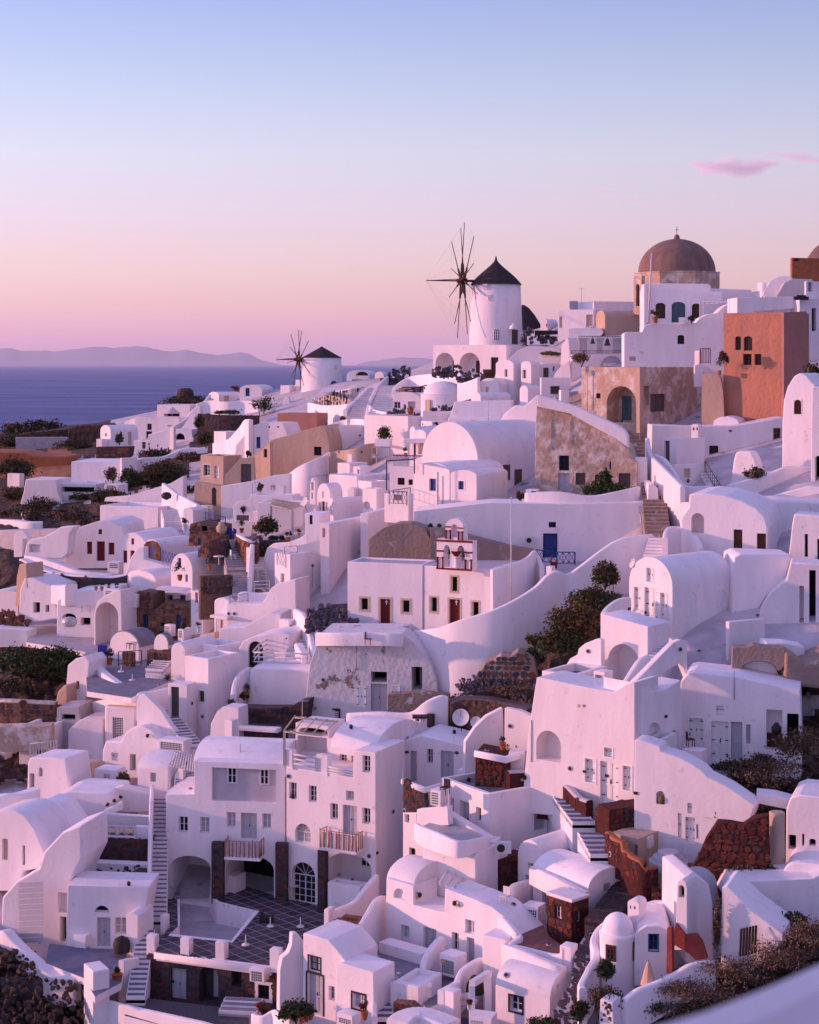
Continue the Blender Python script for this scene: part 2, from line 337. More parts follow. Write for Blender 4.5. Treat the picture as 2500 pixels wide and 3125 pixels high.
def fill(parent,fc,style,a0,a1,z0,z1,shape='rect',depth=.16,off=0.0):
 """puts the door leaf / window into an opening already cut in the wall"""
 w = a1 - a0; h = z1 - z0
 def bx(mb,x0,x1,y0,y1,d0,d1,mi=0):      # box on the wall plane, d outward
  mb.box(fc.at(x0,y0,off + d0),fc.u * (x1 - x0),UP * (y1 - y0),fc.n * (d1 - d0),mi)
 D0 = -depth
 if style[0] == 'w':                 # casement window: frame, mullions, pane
  fm = {'w': 'white_wood','b': 'blue_wood','k': 'dark_frame','n': 'brown_wood'}[style[1:2] or 'w']
  t = min(.07,w * .12)
  mb = MB()
  if shape == 'rect':
   bx(mb,a0,a1,z0,z0 + t,D0,D0 + .06); bx(mb,a0,a1,z1 - t,z1,D0,D0 + .06)
  else:
   bx(mb,a0,a1,z0,z0 + t,D0,D0 + .06)
   zs = z1 - w / 2 if shape == 'arch' else z1 - min(w * .28,h * .4)
   bx(mb,a0,a1,zs - t / 2,zs + t / 2,D0,D0 + .055)
   pts = arch_pts(a0,a1,z0,z1,12,shape)[2:]; cx = (a0 + a1) / 2
   for p,q in zip(pts,pts[1:]):
    mb.tube(fc.at(p[0],p[1],off + D0 + .03),fc.at(q[0],q[1],off + D0 + .03),t * .7,seg=4)
   if w > .9:
    for k in (1,2,3,4):
     an = math.pi * k / 5; mb.tube(fc.at(cx,zs,off + D0 + .03),fc.at(cx + math.cos(an) * w / 2,zs + math.sin(an) * (z1 - zs),off + D0 + .03),t * .35,seg=4)
  zt = z1 if shape == 'rect' else (z1 - w / 2 if shape == 'arch' else z1 - min(w * .28,h * .4))
  bx(mb,a0,a0 + t,z0 + t,zt - t,D0,D0 + .058); bx(mb,a1 - t,a1,z0 + t,zt - t,D0,D0 + .058)
  cols = 4 if w > 1.5 else 2
  for k in range(1,cols): bx(mb,a0 + w * k / cols - t * (.55 if k % 2 == 0 or cols == 2 else .3),a0 + w * k / cols + t * (.55 if k % 2 == 0 or cols == 2 else .3),z0 + t,zt - t,D0,D0 + .056)
  rows = max(2,int(round((zt - z0) / .42)))
  if w > .3:
   for k in range(1,rows): bx(mb,a0 + t,a1 - t,z0 + (zt - z0) * k / rows - t * .25,z0 + (zt - z0) * k / rows + t * .25,D0,D0 + .045)
  o = mb.build('window',fm,parent)
  mb = MB(); pts = arch_pts(a0 + .01,a1 - .01,z0 + .01,z1 - .01,10,shape)
  mb.face([fc.at(x,z,off + D0 + .02) for x,z in pts])
  g = 'curtain' if style.endswith('c') else 'glass'
  p = mb.build('pane',g,o.parent); p.parent = o
 elif style[0] == 'd' or style[0] == 's':              # door leaf or closed shutter
  mcol = {'w': 'grey_wood','W': 'whitepaint','r': 'red_wood','b': 'blue_wood','n': 'brown_wood','t': 'teal_wood','g': 'green_door','T': 'taupe_door','k': 'dark_frame','p': 'cream','v': 'violet_paint'}[style[1]]
  mb = MB(); pts = arch_pts(a0 + .005,a1 - .005,z0 + .005,z1 - .005,10,shape)
  fr = [fc.at(x,z,off + D0 + .04) for x,z in pts]; mb.face(fr)
  zt = z1 if shape == 'rect' else z1 - w * .5 if shape == 'arch' else z1 - w * .28
  lv = 2 if (w > .75 or style[2:3] == '2') else 1
  for l in range(lv):
   x0 = a0 + w * l / lv; x1 = a0 + w * (l + 1) / lv; t = min(.08,w * .1)
   bx(mb,x0 + .01,x0 + t,z0 + .02,zt - .02,D0 + .04,D0 + .075); bx(mb,x1 - t,x1 - .01,z0 + .02,zt - .02,D0 + .04,D0 + .075)
   for q in (0,.42,1):
    zz = z0 + .02 + (zt - z0 - .04 - t) * q; bx(mb,x0 + t,x1 - t,zz,zz + t,D0 + .04,D0 + .07)
  o = mb.build('door' if style[0] == 'd' else 'shutter',mcol,parent)
  if mcol == 'whitepaint' and shape == 'rect':
   mb = MB()
   for q in (.15,.5,.85) if h > 1.4 else (.5,):
    for x0 in (a0 + .02,a1 - w * .2): bx(mb,x0,x0 + w * .17,z0 + h * q,z0 + h * q + .05,D0 + .07,D0 + .1)
   bx(mb,a0 + w * .48,a0 + w * .54,z0 + h * .46,z0 + h * .56,D0 + .07,D0 + .1); mb.build('hinge','metal_dark',parent).parent = o
  if style[0] == 'd' and h > 1.2:
   mb = MB(); xm = a0 + w * (.5 if lv == 2 else .85) - .02
   bx(mb,xm,xm + .05,z0 + h * .45,z0 + h * .52,D0 + .075,D0 + .12); hd = mb.build('handle','metal_dark',parent); hd.parent = o
 elif style[0] == 'g':               # lattice grille
  mb = MB(); t = .03; nx = max(3,int(w / .13)); nz = max(3,int(h / .13))
  for k in range(nx + 1): bx(mb,a0 + (w - t) * k / nx,a0 + (w - t) * k / nx + t,z0,z1,D0 + .05,D0 + .08)
  for k in range(nz + 1): bx(mb,a0,a1,z0 + (h - t) * k / nz,z0 + (h - t) * k / nz + t,D0 + .045,D0 + .075)
  mb.build('grille','white_wood' if style[1:2] != 'k' else 'metal_dark',parent)
 elif style[0] == 'l':               # louvre
  mb = MB(); nz = max(3,int(h / .14))
  for k in range(nz): mb.box(fc.at(a0,z0 + h * k / nz,off - .06),fc.u * w,UP * (h / nz * .55),fc.n * .05)
  mb.build('louvre','white_wood',parent)
def surround(parent,fc,a0,a1,z0,z1,t,mname,off=0,proud=.03,nobottom=False):
 mb = MB(); n = fc.n * (proud + .02)
 def b(x0,x1,y0,y1): mb.box(fc.at(x0,y0,off - .02),fc.u * (x1 - x0),UP * (y1 - y0),n)
 b(a0 - t,a0,z0 if nobottom else z0 - t,z1 + t); b(a1,a1 + t,z0 if nobottom else z0 - t,z1 + t); b(a0,a1,z1,z1 + t)
 if not nobottom: b(a0,a1,z0 - t,z0)
 return mb.build('surround',mname,parent)
STONEVAR = []
def stone_meshes():
 if STONEVAR: return
 for i in range(7):
  n = rnd.choice((5,6,7)); pts = []
  for k in range(n):
   t = 2 * math.pi * (k + rnd.uniform(-.25,.25)) / n; r = rnd.uniform(.42,.54)
   pts.append((math.cos(t) * r,math.sin(t) * r))
  v = [(x,0,z) for x,z in pts] + [(x * .86,-1,z * .86) for x,z in pts]
  f = [tuple(range(n,2 * n))[::-1]] + [(k,(k + 1) % n,n + (k + 1) % n,n + k)[::-1] for k in range(n)]
  STONEVAR.append((v,f))
_sm = {}
def stone_mesh(i,mname):
 stone_meshes()
 if (i,mname) not in _sm:
  me = bpy.data.meshes.new('stone'); me.from_pydata(STONEVAR[i][0],[],STONEVAR[i][1]); me.materials.append(MATS[mname]); me.update(); _sm[(i,mname)] = me
 return _sm[(i,mname)]
def in_poly(poly,x,y):
 ins = False
 for (x0,y0),(x1,y1) in zip(poly,poly[1:] + poly[:1]):
  if (y0 > y) != (y1 > y) and x < (x1 - x0) * (y - y0) / (y1 - y0) + x0: ins = not ins
 return ins
def stones(parent,fc,poly,size=.34,mats=('stone0','stone1','stone2','stone3','stone4'),avoid=(),off=0.0,proud=.035,cap=290):
 """field stones laid in uneven rows over the polygon (s,z) of a wall face; each its own part"""
 xs = [p[0] for p in poly]; zs = [p[1] for p in poly]; area = (max(xs) - min(xs)) * (max(zs) - min(zs))
 size = max(size,math.sqrt(area / cap) * 1.02)
 z = min(zs) + size * .4; cnt = 0; M = Matrix(((fc.u.x,-fc.n.x,0),(fc.u.y,-fc.n.y,0),(0,0,1)))
 while z < max(zs):
  rh = size * rnd.uniform(.6,1.2); x = min(xs) + rnd.uniform(0,size * .5)
  while x < max(xs) and cnt < cap:
   w = size * rnd.uniform(.6,1.8)
   if in_poly(poly,x + w / 2,z) and in_poly(poly,x + w * .2,z) and in_poly(poly,x + w * .8,z) and not any(a0 - w * .4 < x + w / 2 < a1 + w * .4 and b0 - rh * .4 < z < b1 + rh * .4 for a0,a1,b0,b1 in avoid):
    o = bpy.data.objects.new('stone',stone_mesh(rnd.randrange(7),rnd.choice(mats))); COL.objects.link(o); o.parent = parent
    p = fc.at(x + w / 2,z + rnd.uniform(-.04,.04) * size,off) - parent.location
    rot = Matrix.Rotation(rnd.uniform(-.25,.25),3,'Y') @ Matrix.Diagonal((w * 1.1,proud * rnd.uniform(.5,1.4),rh * 1.16))
    o.matrix_local = Matrix.Translation(p) @ (M @ rot).to_4x4()
    cnt += 1
   x += w
  z += rh
 return cnt
def extrude(fc,outline,L,bev=.1,inset=None,floor_mi=1,w=None):
 bev = bev * .42
 """a solid whose front face is `outline` [(s,z)] on fc, going L metres back; edges rounded"""
 bm = bmesh.new(); w = w or -fc.n
 area = sum(x0 * y1 - x1 * y0 for (x0,y0),(x1,y1) in zip(outline,outline[1:] + outline[:1]))
 fr = [bm.verts.new(fc.at(s,z)) for s,z in outline]; bk = [bm.verts.new(v.co + w * L) for v in fr]
 n = len(fr); ff = bm.faces.new(fr); bm.faces.new(bk[::-1])
 for i in range(n):
  j = (i + 1) % n; f = bm.faces.new((fr[j],fr[i],bk[i],bk[j])); f.smooth = True
 bm.normal_update(); bmesh.ops.recalc_face_normals(bm,faces=bm.faces); bm.normal_update()
 zmin = min(z for s,z in outline) + .02
 if bev:
  ed = []
  for e in bm.edges:
   if all(v.co.z < zmin for v in e.verts): continue
   if len(e.link_faces) == 2 and e.calc_face_angle(0) > R(28) and e.calc_length() > bev * 1.2: ed.append(e)
  if ed:
   r = bmesh.ops.bevel(bm,geom=ed,offset=bev,offset_type='OFFSET',segments=3,profile=.5,affect='EDGES',clamp_overlap=True)
   for f in r['faces']: f.smooth = True
  bm.normal_update()
 for f in bm.faces:
  if f.calc_area() > .8 and (abs(f.normal.z) < .05 or f.normal.z > .995): f.smooth = False
 if inset:
  tops = [f for f in bm.faces if f.normal.z > .99]
  if tops:
   f = max(tops,key=lambda f: f.calc_area())
   t,d = inset
   bmesh.ops.inset_region(bm,faces=[f],thickness=t,use_even_offset=True)
   f = max([g for g in bm.faces if g.normal.z > .99],key=lambda g: g.calc_area())
   bmesh.ops.inset_region(bm,faces=[f],thickness=.03,use_even_offset=True)
   tops = [g for g in bm.faces if g.normal.z > .99]; f = max(tops,key=lambda g: g.calc_area())
   for v in f.verts: v.co.z -= d
   f.material_index = floor_mi; bm.normal_update()
 bm.faces.ensure_lookup_table(); bm.faces.index_update()
 return bm
def openings(bm,face_defs,ops,parent_late):
 """ops: (face key, style, px0, py0, px1, py1[, extras dict])"""
 for key,fc in face_defs.items():
  its = []; info = []
  for op in ops:
   if op[0] != key: continue
   ex = op[6] if len(op) > 6 else {}
   pxm = (op[2] + op[4]) / 2
   if 'abs' in ex: a0,a1,z0,z1 = ex['abs']
   else:
    s0,_ = fc.hit(op[2],op[3]); s1,_ = fc.hit(op[4],op[3]); _,z1 = fc.hit(pxm,op[3]); _,z0 = fc.hit(pxm,op[5])
    a0,a1 = min(s0,s1),max(s0,s1)
   shape = ex.get('shape','rect'); st = op[1]
   hole = st[0] == 'k'
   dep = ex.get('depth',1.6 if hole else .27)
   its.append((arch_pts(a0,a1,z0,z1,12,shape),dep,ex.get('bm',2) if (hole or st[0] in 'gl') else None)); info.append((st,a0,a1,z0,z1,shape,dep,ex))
  if its:
   bm.faces.index_update(); done = cut(bm,fc,its); ids = [id(d) for d in done]
   for it,inf in zip(its,info):
    if id(it) in ids:
     xs = [p[0] for p in it[0]]; zs = [p[1] for p in it[0]]; parent_late.append((fc,(inf[0],min(xs),max(xs),min(zs),max(zs)) + inf[5:]))
    else: print('  opening not cut:',key,inf[0],[round(v,2) for v in inf[1:5]])
def finish(o,late):
 for fc,(st,a0,a1,z0,z1,shape,dep,ex) in late:
  if ex.get('sur'): surround(o,fc,a0,a1,z0,z1,ex.get('st',.12),ex['sur'],nobottom=st[0] == 'd')
  if st[0] == 'k':
   if ex.get('inner'):
    fill(o,fc,ex['inner'],*ex['iabs'](a0,a1,z0,z1),'rect',dep - .05)
   continue
  fill(o,fc,st,a0,a1,z0,z1,shape,dep)
def H(label,xc,yb,yt,xl,xr,th,roof='par',ops=(),m='white',fm=None,D=None,name='whitewashed_house',cat='house',rise=None,bev=.12,down=2.5,L=None,Wd=None,par=(.28,.45),group=None,stone=None,ssize=.34,smats=None):
 """house whose nearest corner stands at column xc from row yb (foot) to yt (eave); front runs left to column xl, side runs right to xr, turned th degrees"""
 C = P(xc,yb,D); D = C.y; zt = CAMZ - (yt - HOR) / F * D; zb = C.z - down
 dl,dr = zc(th)
 wl = Wd if Wd else reach(C,dl,xl); wr = L if L else reach(C,dr,xr)
 O = C + dl * wl; O.z = 0; u = -dl
 ff = Face(O,u,-dr); fs = Face(Vector((C.x,C.y,0)),dr,-dl)
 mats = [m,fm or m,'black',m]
 if roof == 'vF':
  rise_m = (rise or 30) * D / F; prof = [(0,zb),(wl,zb)] + [(wl / 2 + math.cos(math.pi * i / 18) * wl / 2,zt + math.sin(math.pi * i / 18) * rise_m) for i in range(19)]
  bm = extrude(ff,prof,wr,bev)
 elif roof == 'vS':
  rise_m = (rise or 30) * D / F; prof = [(0,zb),(wr,zb)] + [(wr / 2 + math.cos(math.pi * i / 18) * wr / 2,zt + math.sin(math.pi * i / 18) * rise_m) for i in range(19)]
  bm = extrude(fs,prof,wl,bev)
 else:
  prof = [(0,zb),(wl,zb),(wl,zt),(0,zt)]
  bm = extrude(ff,prof,wr,bev,inset=par if roof == 'par' else None)
 late = []; openings(bm,{'F': ff,'S': fs},ops,late)
 base = Vector((C.x,C.y,C.z))
 o = bm_object(bm,name,mats,base); tag(o,label,cat,group)
 finish(o,late)
 if stone:
  for key,fc,ln in (('F',ff,wl),('S',fs,wr)):
   if key in stone:
    av = [(i[1],i[2],i[3],i[4]) for f2,i in late if f2 is fc]
    stones(o,fc,[(0.02,C.z - .3),(ln - .02,C.z - .3),(ln - .02,zt - .02),(.02,zt - .02)],ssize,smats or ('stone0','stone1','stone2','stone3','stone4'),av)
 o_faces[o.name] = (ff,fs)
 return o
o_faces = {}
def FW(label,pts,ref,th,t=.4,m='white',ops=(),name='whitewashed_wall',cat='wall',bev=.1,D=None,fm=None,smooth=0,group=None,stone=None,ssize=.34,smats=None,parent=None):
 """wall or building front traced as outline pixels on a vertical plane through ref (px,py[,D]) turned th; t metres thick"""
 C = P(ref[0],ref[1],ref[2] if len(ref) > 2 else D); dl,dr = zc(th); O = Vector((C.x,C.y,0)); fc = Face(O,-dl,-dr)
 out = [fc.hit(*p) for p in pts]
 if smooth:
  res = []; n = len(out)
  for i in range(n):
   p0,p1,p2,p3 = out[(i - 1) % n],out[i],out[(i + 1) % n],out[(i + 2) % n]
   res.append(p1)
   if (i in smooth) if not isinstance(smooth,bool) else True:
    for k in range(1,4):
     q = k / 4
     res.append(tuple(.5 * ((2 * p1[j]) + (-p0[j] + p2[j]) * q + (2 * p0[j] - 5 * p1[j] + 4 * p2[j] - p3[j]) * q * q + (-p0[j] + 3 * p1[j] - 3 * p2[j] + p3[j]) * q ** 3) for j in (0,1)))
  out = res
 area = sum(x0 * y1 - x1 * y0 for (x0,y0),(x1,y1) in zip(out,out[1:] + out[:1]))
 if area < 0: out = out[::-1]
 bm = extrude(fc,out,t,bev); late = []
 openings(bm,{'F': fc},ops,late)
 o = bm_object(bm,name,[m,fm or m,'black'],C); tag(o,label,cat,group); finish(o,late)
 if stone:
  av = [(i[1],i[2],i[3],i[4]) for f2,i in late]
  stones(o,fc,out,ssize,smats or ('stone0','stone1','stone2','stone3','stone4'),av)
 o_faces[o.name] = (fc,fc)
 return o
def spline(pts,n=5):
 res = []
 for i in range(len(pts) - 1):
  p0,p1,p2,p3 = pts[max(i - 1,0)],pts[i],pts[i + 1],pts[min(i + 2,len(pts) - 1)]
  for k in range(n):
   q = k / n; res.append(.5 * ((2 * p1) + (p2 - p0) * q + (2 * p0 - 5 * p1 + 4 * p2 - p3) * q * q + (3 * p1 - p0 - 3 * p2 + p3) * q ** 3))
 res.append(pts[-1]); return res
def W(label,pts,t=.35,m='white',name='whitewashed_wall',cat='wall',smooth=True,down=1.2,cop=None,group=None,stone=False,parent=None,ssize=.34,smats=None,kind=None):
 """a wall in plan: pts = (px, foot row, top row[, depth]); follows them as a smooth line"""
 A = []; T = []
 for q in pts:
  p = P(q[0],q[1],q[3] if len(q) > 3 else None); A.append(p); tp = p.copy(); tp.z = CAMZ - (q[2] - HOR) / F * p.y; T.append(tp)
 n = 5 if smooth else 1
 A2 = spline(A,n); T2 = spline(T,n)
 mb = MB(); prev = None; k = len(A2)
 for i in range(k):
  d = A2[min(i + 1,k - 1)] - A2[max(i - 1,0)]; d.z = 0
  d.normalize(); s = Vector((d.y,-d.x,0)); b = A2[i].z - down; top = T2[i].z; r = min(t * .3,.14)
  base = Vector((A2[i].x,A2[i].y,0))
  sec = [(-t / 2,b),(-t / 2,top - r),(-t / 2 + r * .35,top - r * .3),(-t / 2 + r,top),(t / 2 - r,top),(t / 2 - r * .35,top - r * .3),(t / 2,top - r),(t / 2,b)]
  ring = [base + s * x + UP * z for x,z in sec]
  if prev:
   for j in range(len(ring) - 1):
    mb.face((prev[j],prev[j + 1],ring[j + 1],ring[j]),1 if (cop and j in (1,2,3,4,5)) else 0,j not in (3,))
  else: mb.face(ring[::-1])
  prev = ring
 mb.face(prev)
 o = mb.build(name,[m,cop or m],parent,None if parent else A[0])
 if not parent: tag(o,label,cat,group,kind)
 bm = bmesh.new(); bm.from_mesh(o.data); bmesh.ops.remove_doubles(bm,verts=bm.verts,dist=.0005); bmesh.ops.recalc_face_normals(bm,faces=bm.faces); bm.to_mesh(o.data); bm.free()
 if stone:
  for i in range(0,k - 1,1):
   a,b2 = A2[i],A2[i + 1]; u = b2 - a; u.z = 0; ln = u.length; u.normalize()
   nn = Vector((u.y,-u.x,0))
   if nn.y > 0: nn = -nn
   fcx = Face(Vector((a.x,a.y,0)) + nn * t / 2,u,nn)
   stones(o,fcx,[(0,a.z - .2),(ln,b2.z - .2),(ln,T2[i + 1].z - .12),(0,T2[i].z - .12)],ssize,smats or ('stone0','stone1','stone2','stone3','stone4'),cap=max(6,int(290 / (k - 1))))
 return o
def T(label,pix,z=None,ref=0,th=.4,m='floor',name='terrace',cat=None,kind='structure',edge=None,group=None):
 """a level floor seen through the given picture points; z metres or taken from the hillside at point ref"""
 if z is None: z = P(*pix[ref]).z
 pts = [Pz(px,py,z) for px,py in pix]
 bm = bmesh.new(); vs = [bm.verts.new(p) for p in pts]; f = bm.faces.new(vs); f.normal_update()
 if f.normal.z < 0: f.normal_flip()
 r = bmesh.ops.extrude_face_region(bm,geom=[f]); nv = [g for g in r['geom'] if isinstance(g,bmesh.types.BMVert)]
 for v in nv: v.co.z -= th
 for g in bm.faces: g.material_index = 1
 for g in bm.faces:
  g.normal_update()
  if abs(g.normal.z) > .9 and g.calc_center_median().z > z - .01: g.material_index = 0
 bmesh.ops.recalc_face_normals(bm,faces=bm.faces)
 o = bm_object(bm,name,[m,edge or 'white'],pts[0]); tag(o,label,cat,group,kind); return o,z
def steps(label,b,t,wpx=None,width=None,n=10,z0=None,z1=None,D0=None,D1=None,m='white',tm='tread',name='staircase',cat='staircase',down=1.0,wdir=None,group=None):
 """flight of steps from the foot (px,py) to the head (px,py); every step a part"""
 A = P(b[0],b[1],D0); B = P(t[0],t[1],D1)
 d = B - A; rise = d.z / n; d.z = 0; run = d / n; dn = d.normalized(); s = wdir or Vector((dn.y,-dn.x,0))
 width = width or 1.2
 root = empty(name,A,label,cat,group)
 for k in range(n):
  o = A + run * k - s * width / 2; z = A.z + rise * (k + 1); o.z = z - max(rise,0) - down * .3
  mb = MB(); h = z - o.z
  mb.box(o,run * 1.04,s * width,UP * h)
  i = .05; mb.box(o + run * .1 + s * i + UP * (h - .01),run * .84,s * (width - 2 * i),UP * .02,1)
  mb.build('step',[m,tm],root)
 mb = MB()                                   # the solid ramp that carries the steps
 a = A - s * width / 2; c = B - s * width / 2
 lo = -UP * (down + .6)
 q = [a + UP * (-.12),c + UP * (-.12),c + s * width + UP * (-.12),a + s * width + UP * (-.12)]; l = [p + lo for p in q]
 mb.face(q); mb.face(l[::-1])
 for i in range(4): mb.face((q[i],q[(i + 1) % 4],l[(i + 1) % 4],l[i]))
 mb.build('ramp',m,root)
 return root
_rockm = []
def rock_mesh(i,mname='rock'):
 while len(_rockm) < 6:
  bm = bmesh.new(); bmesh.ops.create_icosphere(bm,subdivisions=1,radius=.5)
  for v in bm.verts: v.co *= rnd.uniform(.55,1.25)
  bmesh.ops.scale(bm,vec=(1.2,.9,.75),verts=bm.verts)
  me = bpy.data.meshes.new('rock'); bm.to_mesh(me); bm.free(); me.materials.append(MATS['rock']); _rockm.append(me)
 return _rockm[i]
def rocks(label,poly,n,size=.6,name='rubble_pile',cat='rubble',lift=1.0,m=None,mound=0.0,D=None,group=None):
 """heap of loose rocks filling the picture polygon, resting on the hillside"""
 xs = [p[0] for p in poly]; ys = [p[1] for p in poly]; cx,cy = sum(xs) / len(xs),max(ys)
 root = empty(name,P(cx,cy,D),label,cat,group); k = 0; tries = 0
 while k < n and tries < n * 30:
  tries += 1; x = rnd.uniform(min(xs),max(xs)); y = rnd.uniform(min(ys),max(ys))
  if not in_poly(poly,x,y): continue
  d = DD(cx,cy) if D is None else D
  d = d + (cy - y) / max(1,(cy - min(ys))) * lift
  o = bpy.data.objects.new('rock',rock_mesh(rnd.randrange(6))); COL.objects.link(o); o.parent = root
  if m: o.material_slots[0].link = 'OBJECT'; o.material_slots[0].material = MATS[m]
  o.location = P(x,y,d) - root.location; s = size * rnd.uniform(.6,1.3); o.scale = (s * rnd.uniform(.8,1.3),s,s * rnd.uniform(.6,1)); o.rotation_euler = (rnd.uniform(0,6),rnd.uniform(0,6),rnd.uniform(0,6)); k += 1
 c = P(cx,(min(ys) + max(ys)) / 2 + 6,(DD(cx,cy) if D is None else D) + lift * .8 + .3); core = bpy.data.objects.new('core',rock_mesh(0)); COL.objects.link(core); core.parent = root
 core.location = c - root.location; wpx = (max(xs) - min(xs)) * c.y / F; hpx = (max(ys) - min(ys)) * c.y / F; core.scale = (wpx * .8,.8,hpx * .7)
 return root
def leafcloud(center,rad,n,size,rs,clumps=None,flat=.0):
 """numpy: n small leaf quads clumped through an ellipsoid; returns verts, faces"""
 g = np.random.default_rng(rs); nc = clumps or max(5,n // 60)
 cc = g.normal(size=(nc,3)); cc /= np.linalg.norm(cc,axis=1)[:,None]; cc *= (g.random((nc,1)) ** .4) * .82
 cc[:,2] = np.abs(cc[:,2]) * (1 - flat) - .15
 pick = g.integers(0,nc,n); p = cc[pick] + g.normal(size=(n,3)) * .17
 p = p * np.array(rad) + np.array(center)
 a = g.normal(size=(n,3)); a /= np.linalg.norm(a,axis=1)[:,None]; b = np.cross(a,g.normal(size=(n,3))); b /= np.linalg.norm(b,axis=1)[:,None]
 s = size * g.uniform(.5,1.3,(n,1)); a *= s; b *= s * .55
 v = np.stack([p - a,p + b,p + a,p - b],1).reshape(-1,3); f = np.arange(4 * n).reshape(-1,4)
 return v,f,pick
def cloudobj(name,v,f,mats,mi,parent=None,base=(0,0,0)):
 me = bpy.data.meshes.new(name); base = np.array(parent.location if parent else base)
 v = v - base; me.vertices.add(len(v)); me.vertices.foreach_set('co',v.astype(np.float32).ravel())
 nf = len(f); me.loops.add(nf * 4); me.loops.foreach_set('vertex_index',f.astype(np.int32).ravel()); me.polygons.add(nf)
 me.polygons.foreach_set('loop_start',(np.arange(nf) * 4).astype(np.int32)); me.polygons.foreach_set('loop_total',np.full(nf,4,np.int32))
 for m in mats: me.materials.append(MATS[m])
 me.polygons.foreach_set('material_index',mi.astype(np.int32)); me.update(calc_edges=True)
 o = bpy.data.objects.new(name,me); COL.objects.link(o)
 if parent: o.parent = parent
 else: o.location = base
 return o
_bs = [100]
def bush(label,px,py,wpx,hpx,mats=('leaf_dark','leaf_mid','leaf_brown'),n=1400,leaf=.11,name='shrub',cat='shrub',D=None,parent=None,group=None,stem=True,flat=0.0):
 """shrub whose foot stands at (px,py) and that is wpx wide, hpx high in the picture"""
 b = P(px,py,D); s = b.y / F; _bs[0] += 1; leaf *= 1.25; n = int(n * 1.35)
 root = parent or empty(name,b,label,cat,group)
 rad = (wpx * s / 2,wpx * s / 2 * .8,hpx * s * .62)
 v,f,pick = leafcloud((b.x,b.y,b.z + hpx * s * .42),rad,n,leaf,_bs[0],flat=flat)
 cloudobj('foliage',v,f,mats,(pick * 7 + _bs[0]) % len(mats),root)
 if stem:
  mb = MB(); g = random.Random(_bs[0])
  for k in range(5):
   e = Vector((b.x + g.uniform(-.6,.6) * rad[0],b.y + g.uniform(-.5,.5) * rad[1],b.z + hpx * s * g.uniform(.4,.8)))
   mb.tube(b - UP * .1,e,.04,.015,5)
  mb.build('stem','bark',root)
 return root
def pot(label,px,py,hpx,m='terracotta',plant='leaf_dark',D=None,ph=1.3,kind='bushy',group=None,name='potted_plant',flower=False):
 b = P(px,py,D); s = b.y / F; h = hpx * s; r = h * .45
 root = empty(name,b,label,'potted plant',group)
 mb = MB(); mb.lathe(b,[(r * .62,0),(r * .95,h * .55),(r,h * .92),(r * 1.1,h * .93),(r * 1.1,h),(r * .9,h),(r * .85,h * .9)],14); mb.build('pot',m,root)
 _bs[0] += 1
 if kind == 'spiky':
  mb = MB(); g = random.Random(_bs[0])
  for k in range(34):
   a = g.uniform(0,6.28); el = g.uniform(.25,1.3); ln = h * ph * g.uniform(.8,1.2); d = Vector((math.cos(a) * math.cos(el),math.sin(a) * math.cos(el),math.sin(el))); q = Vector((-math.sin(a),math.cos(a),0)) * h * .07
   o = b + UP * h; mid = o + d * ln * .55 + UP * ln * .1; tip = o + d * ln
   mb.face((o - q,o + q,mid + q * .8,mid - q * .8)); mb.face((mid - q * .8,mid + q * .8,tip))
  mb.build('leaves',plant,root)
 else:
  v,f,pick = leafcloud((b.x,b.y,b.z + h + h * ph * .45),(h * ph * .55,h * ph * .5,h * ph * .62),260,max(.05,h * .14),_bs[0],8)
  cloudobj('leaves',v,f,(plant,'flower_red' if flower else 'leaf_mid'),pick % 2,root)
 return root
def agave(label,px,py,hpx,D=None,m='leaf_mid',n=40,group=None,name='spiky_plant'):
 b = P(px,py,D); h = hpx * b.y / F; _bs[0] += 1; g = random.Random(_bs[0]); mb = MB()
 for k in range(n):
  a = g.uniform(0,6.28); el = g.uniform(.3,1.35); ln = h * g.uniform(.8,1.15); d = Vector((math.cos(a) * math.cos(el),math.sin(a) * math.cos(el),math.sin(el))); q = Vector((-math.sin(a),math.cos(a),0)) * h * .05
  mid = b + d * ln * .5 + UP * ln * .1; tip = b + d * ln
  mb.face((b - q,b + q,mid + q,mid - q)); mb.face((mid - q,mid + q,tip))
 o = mb.build(name,m,None,b); return tag(o,label,'plant',group)
def vault_cap(mb,C,a,b,w,L,rise,mi=0): pass
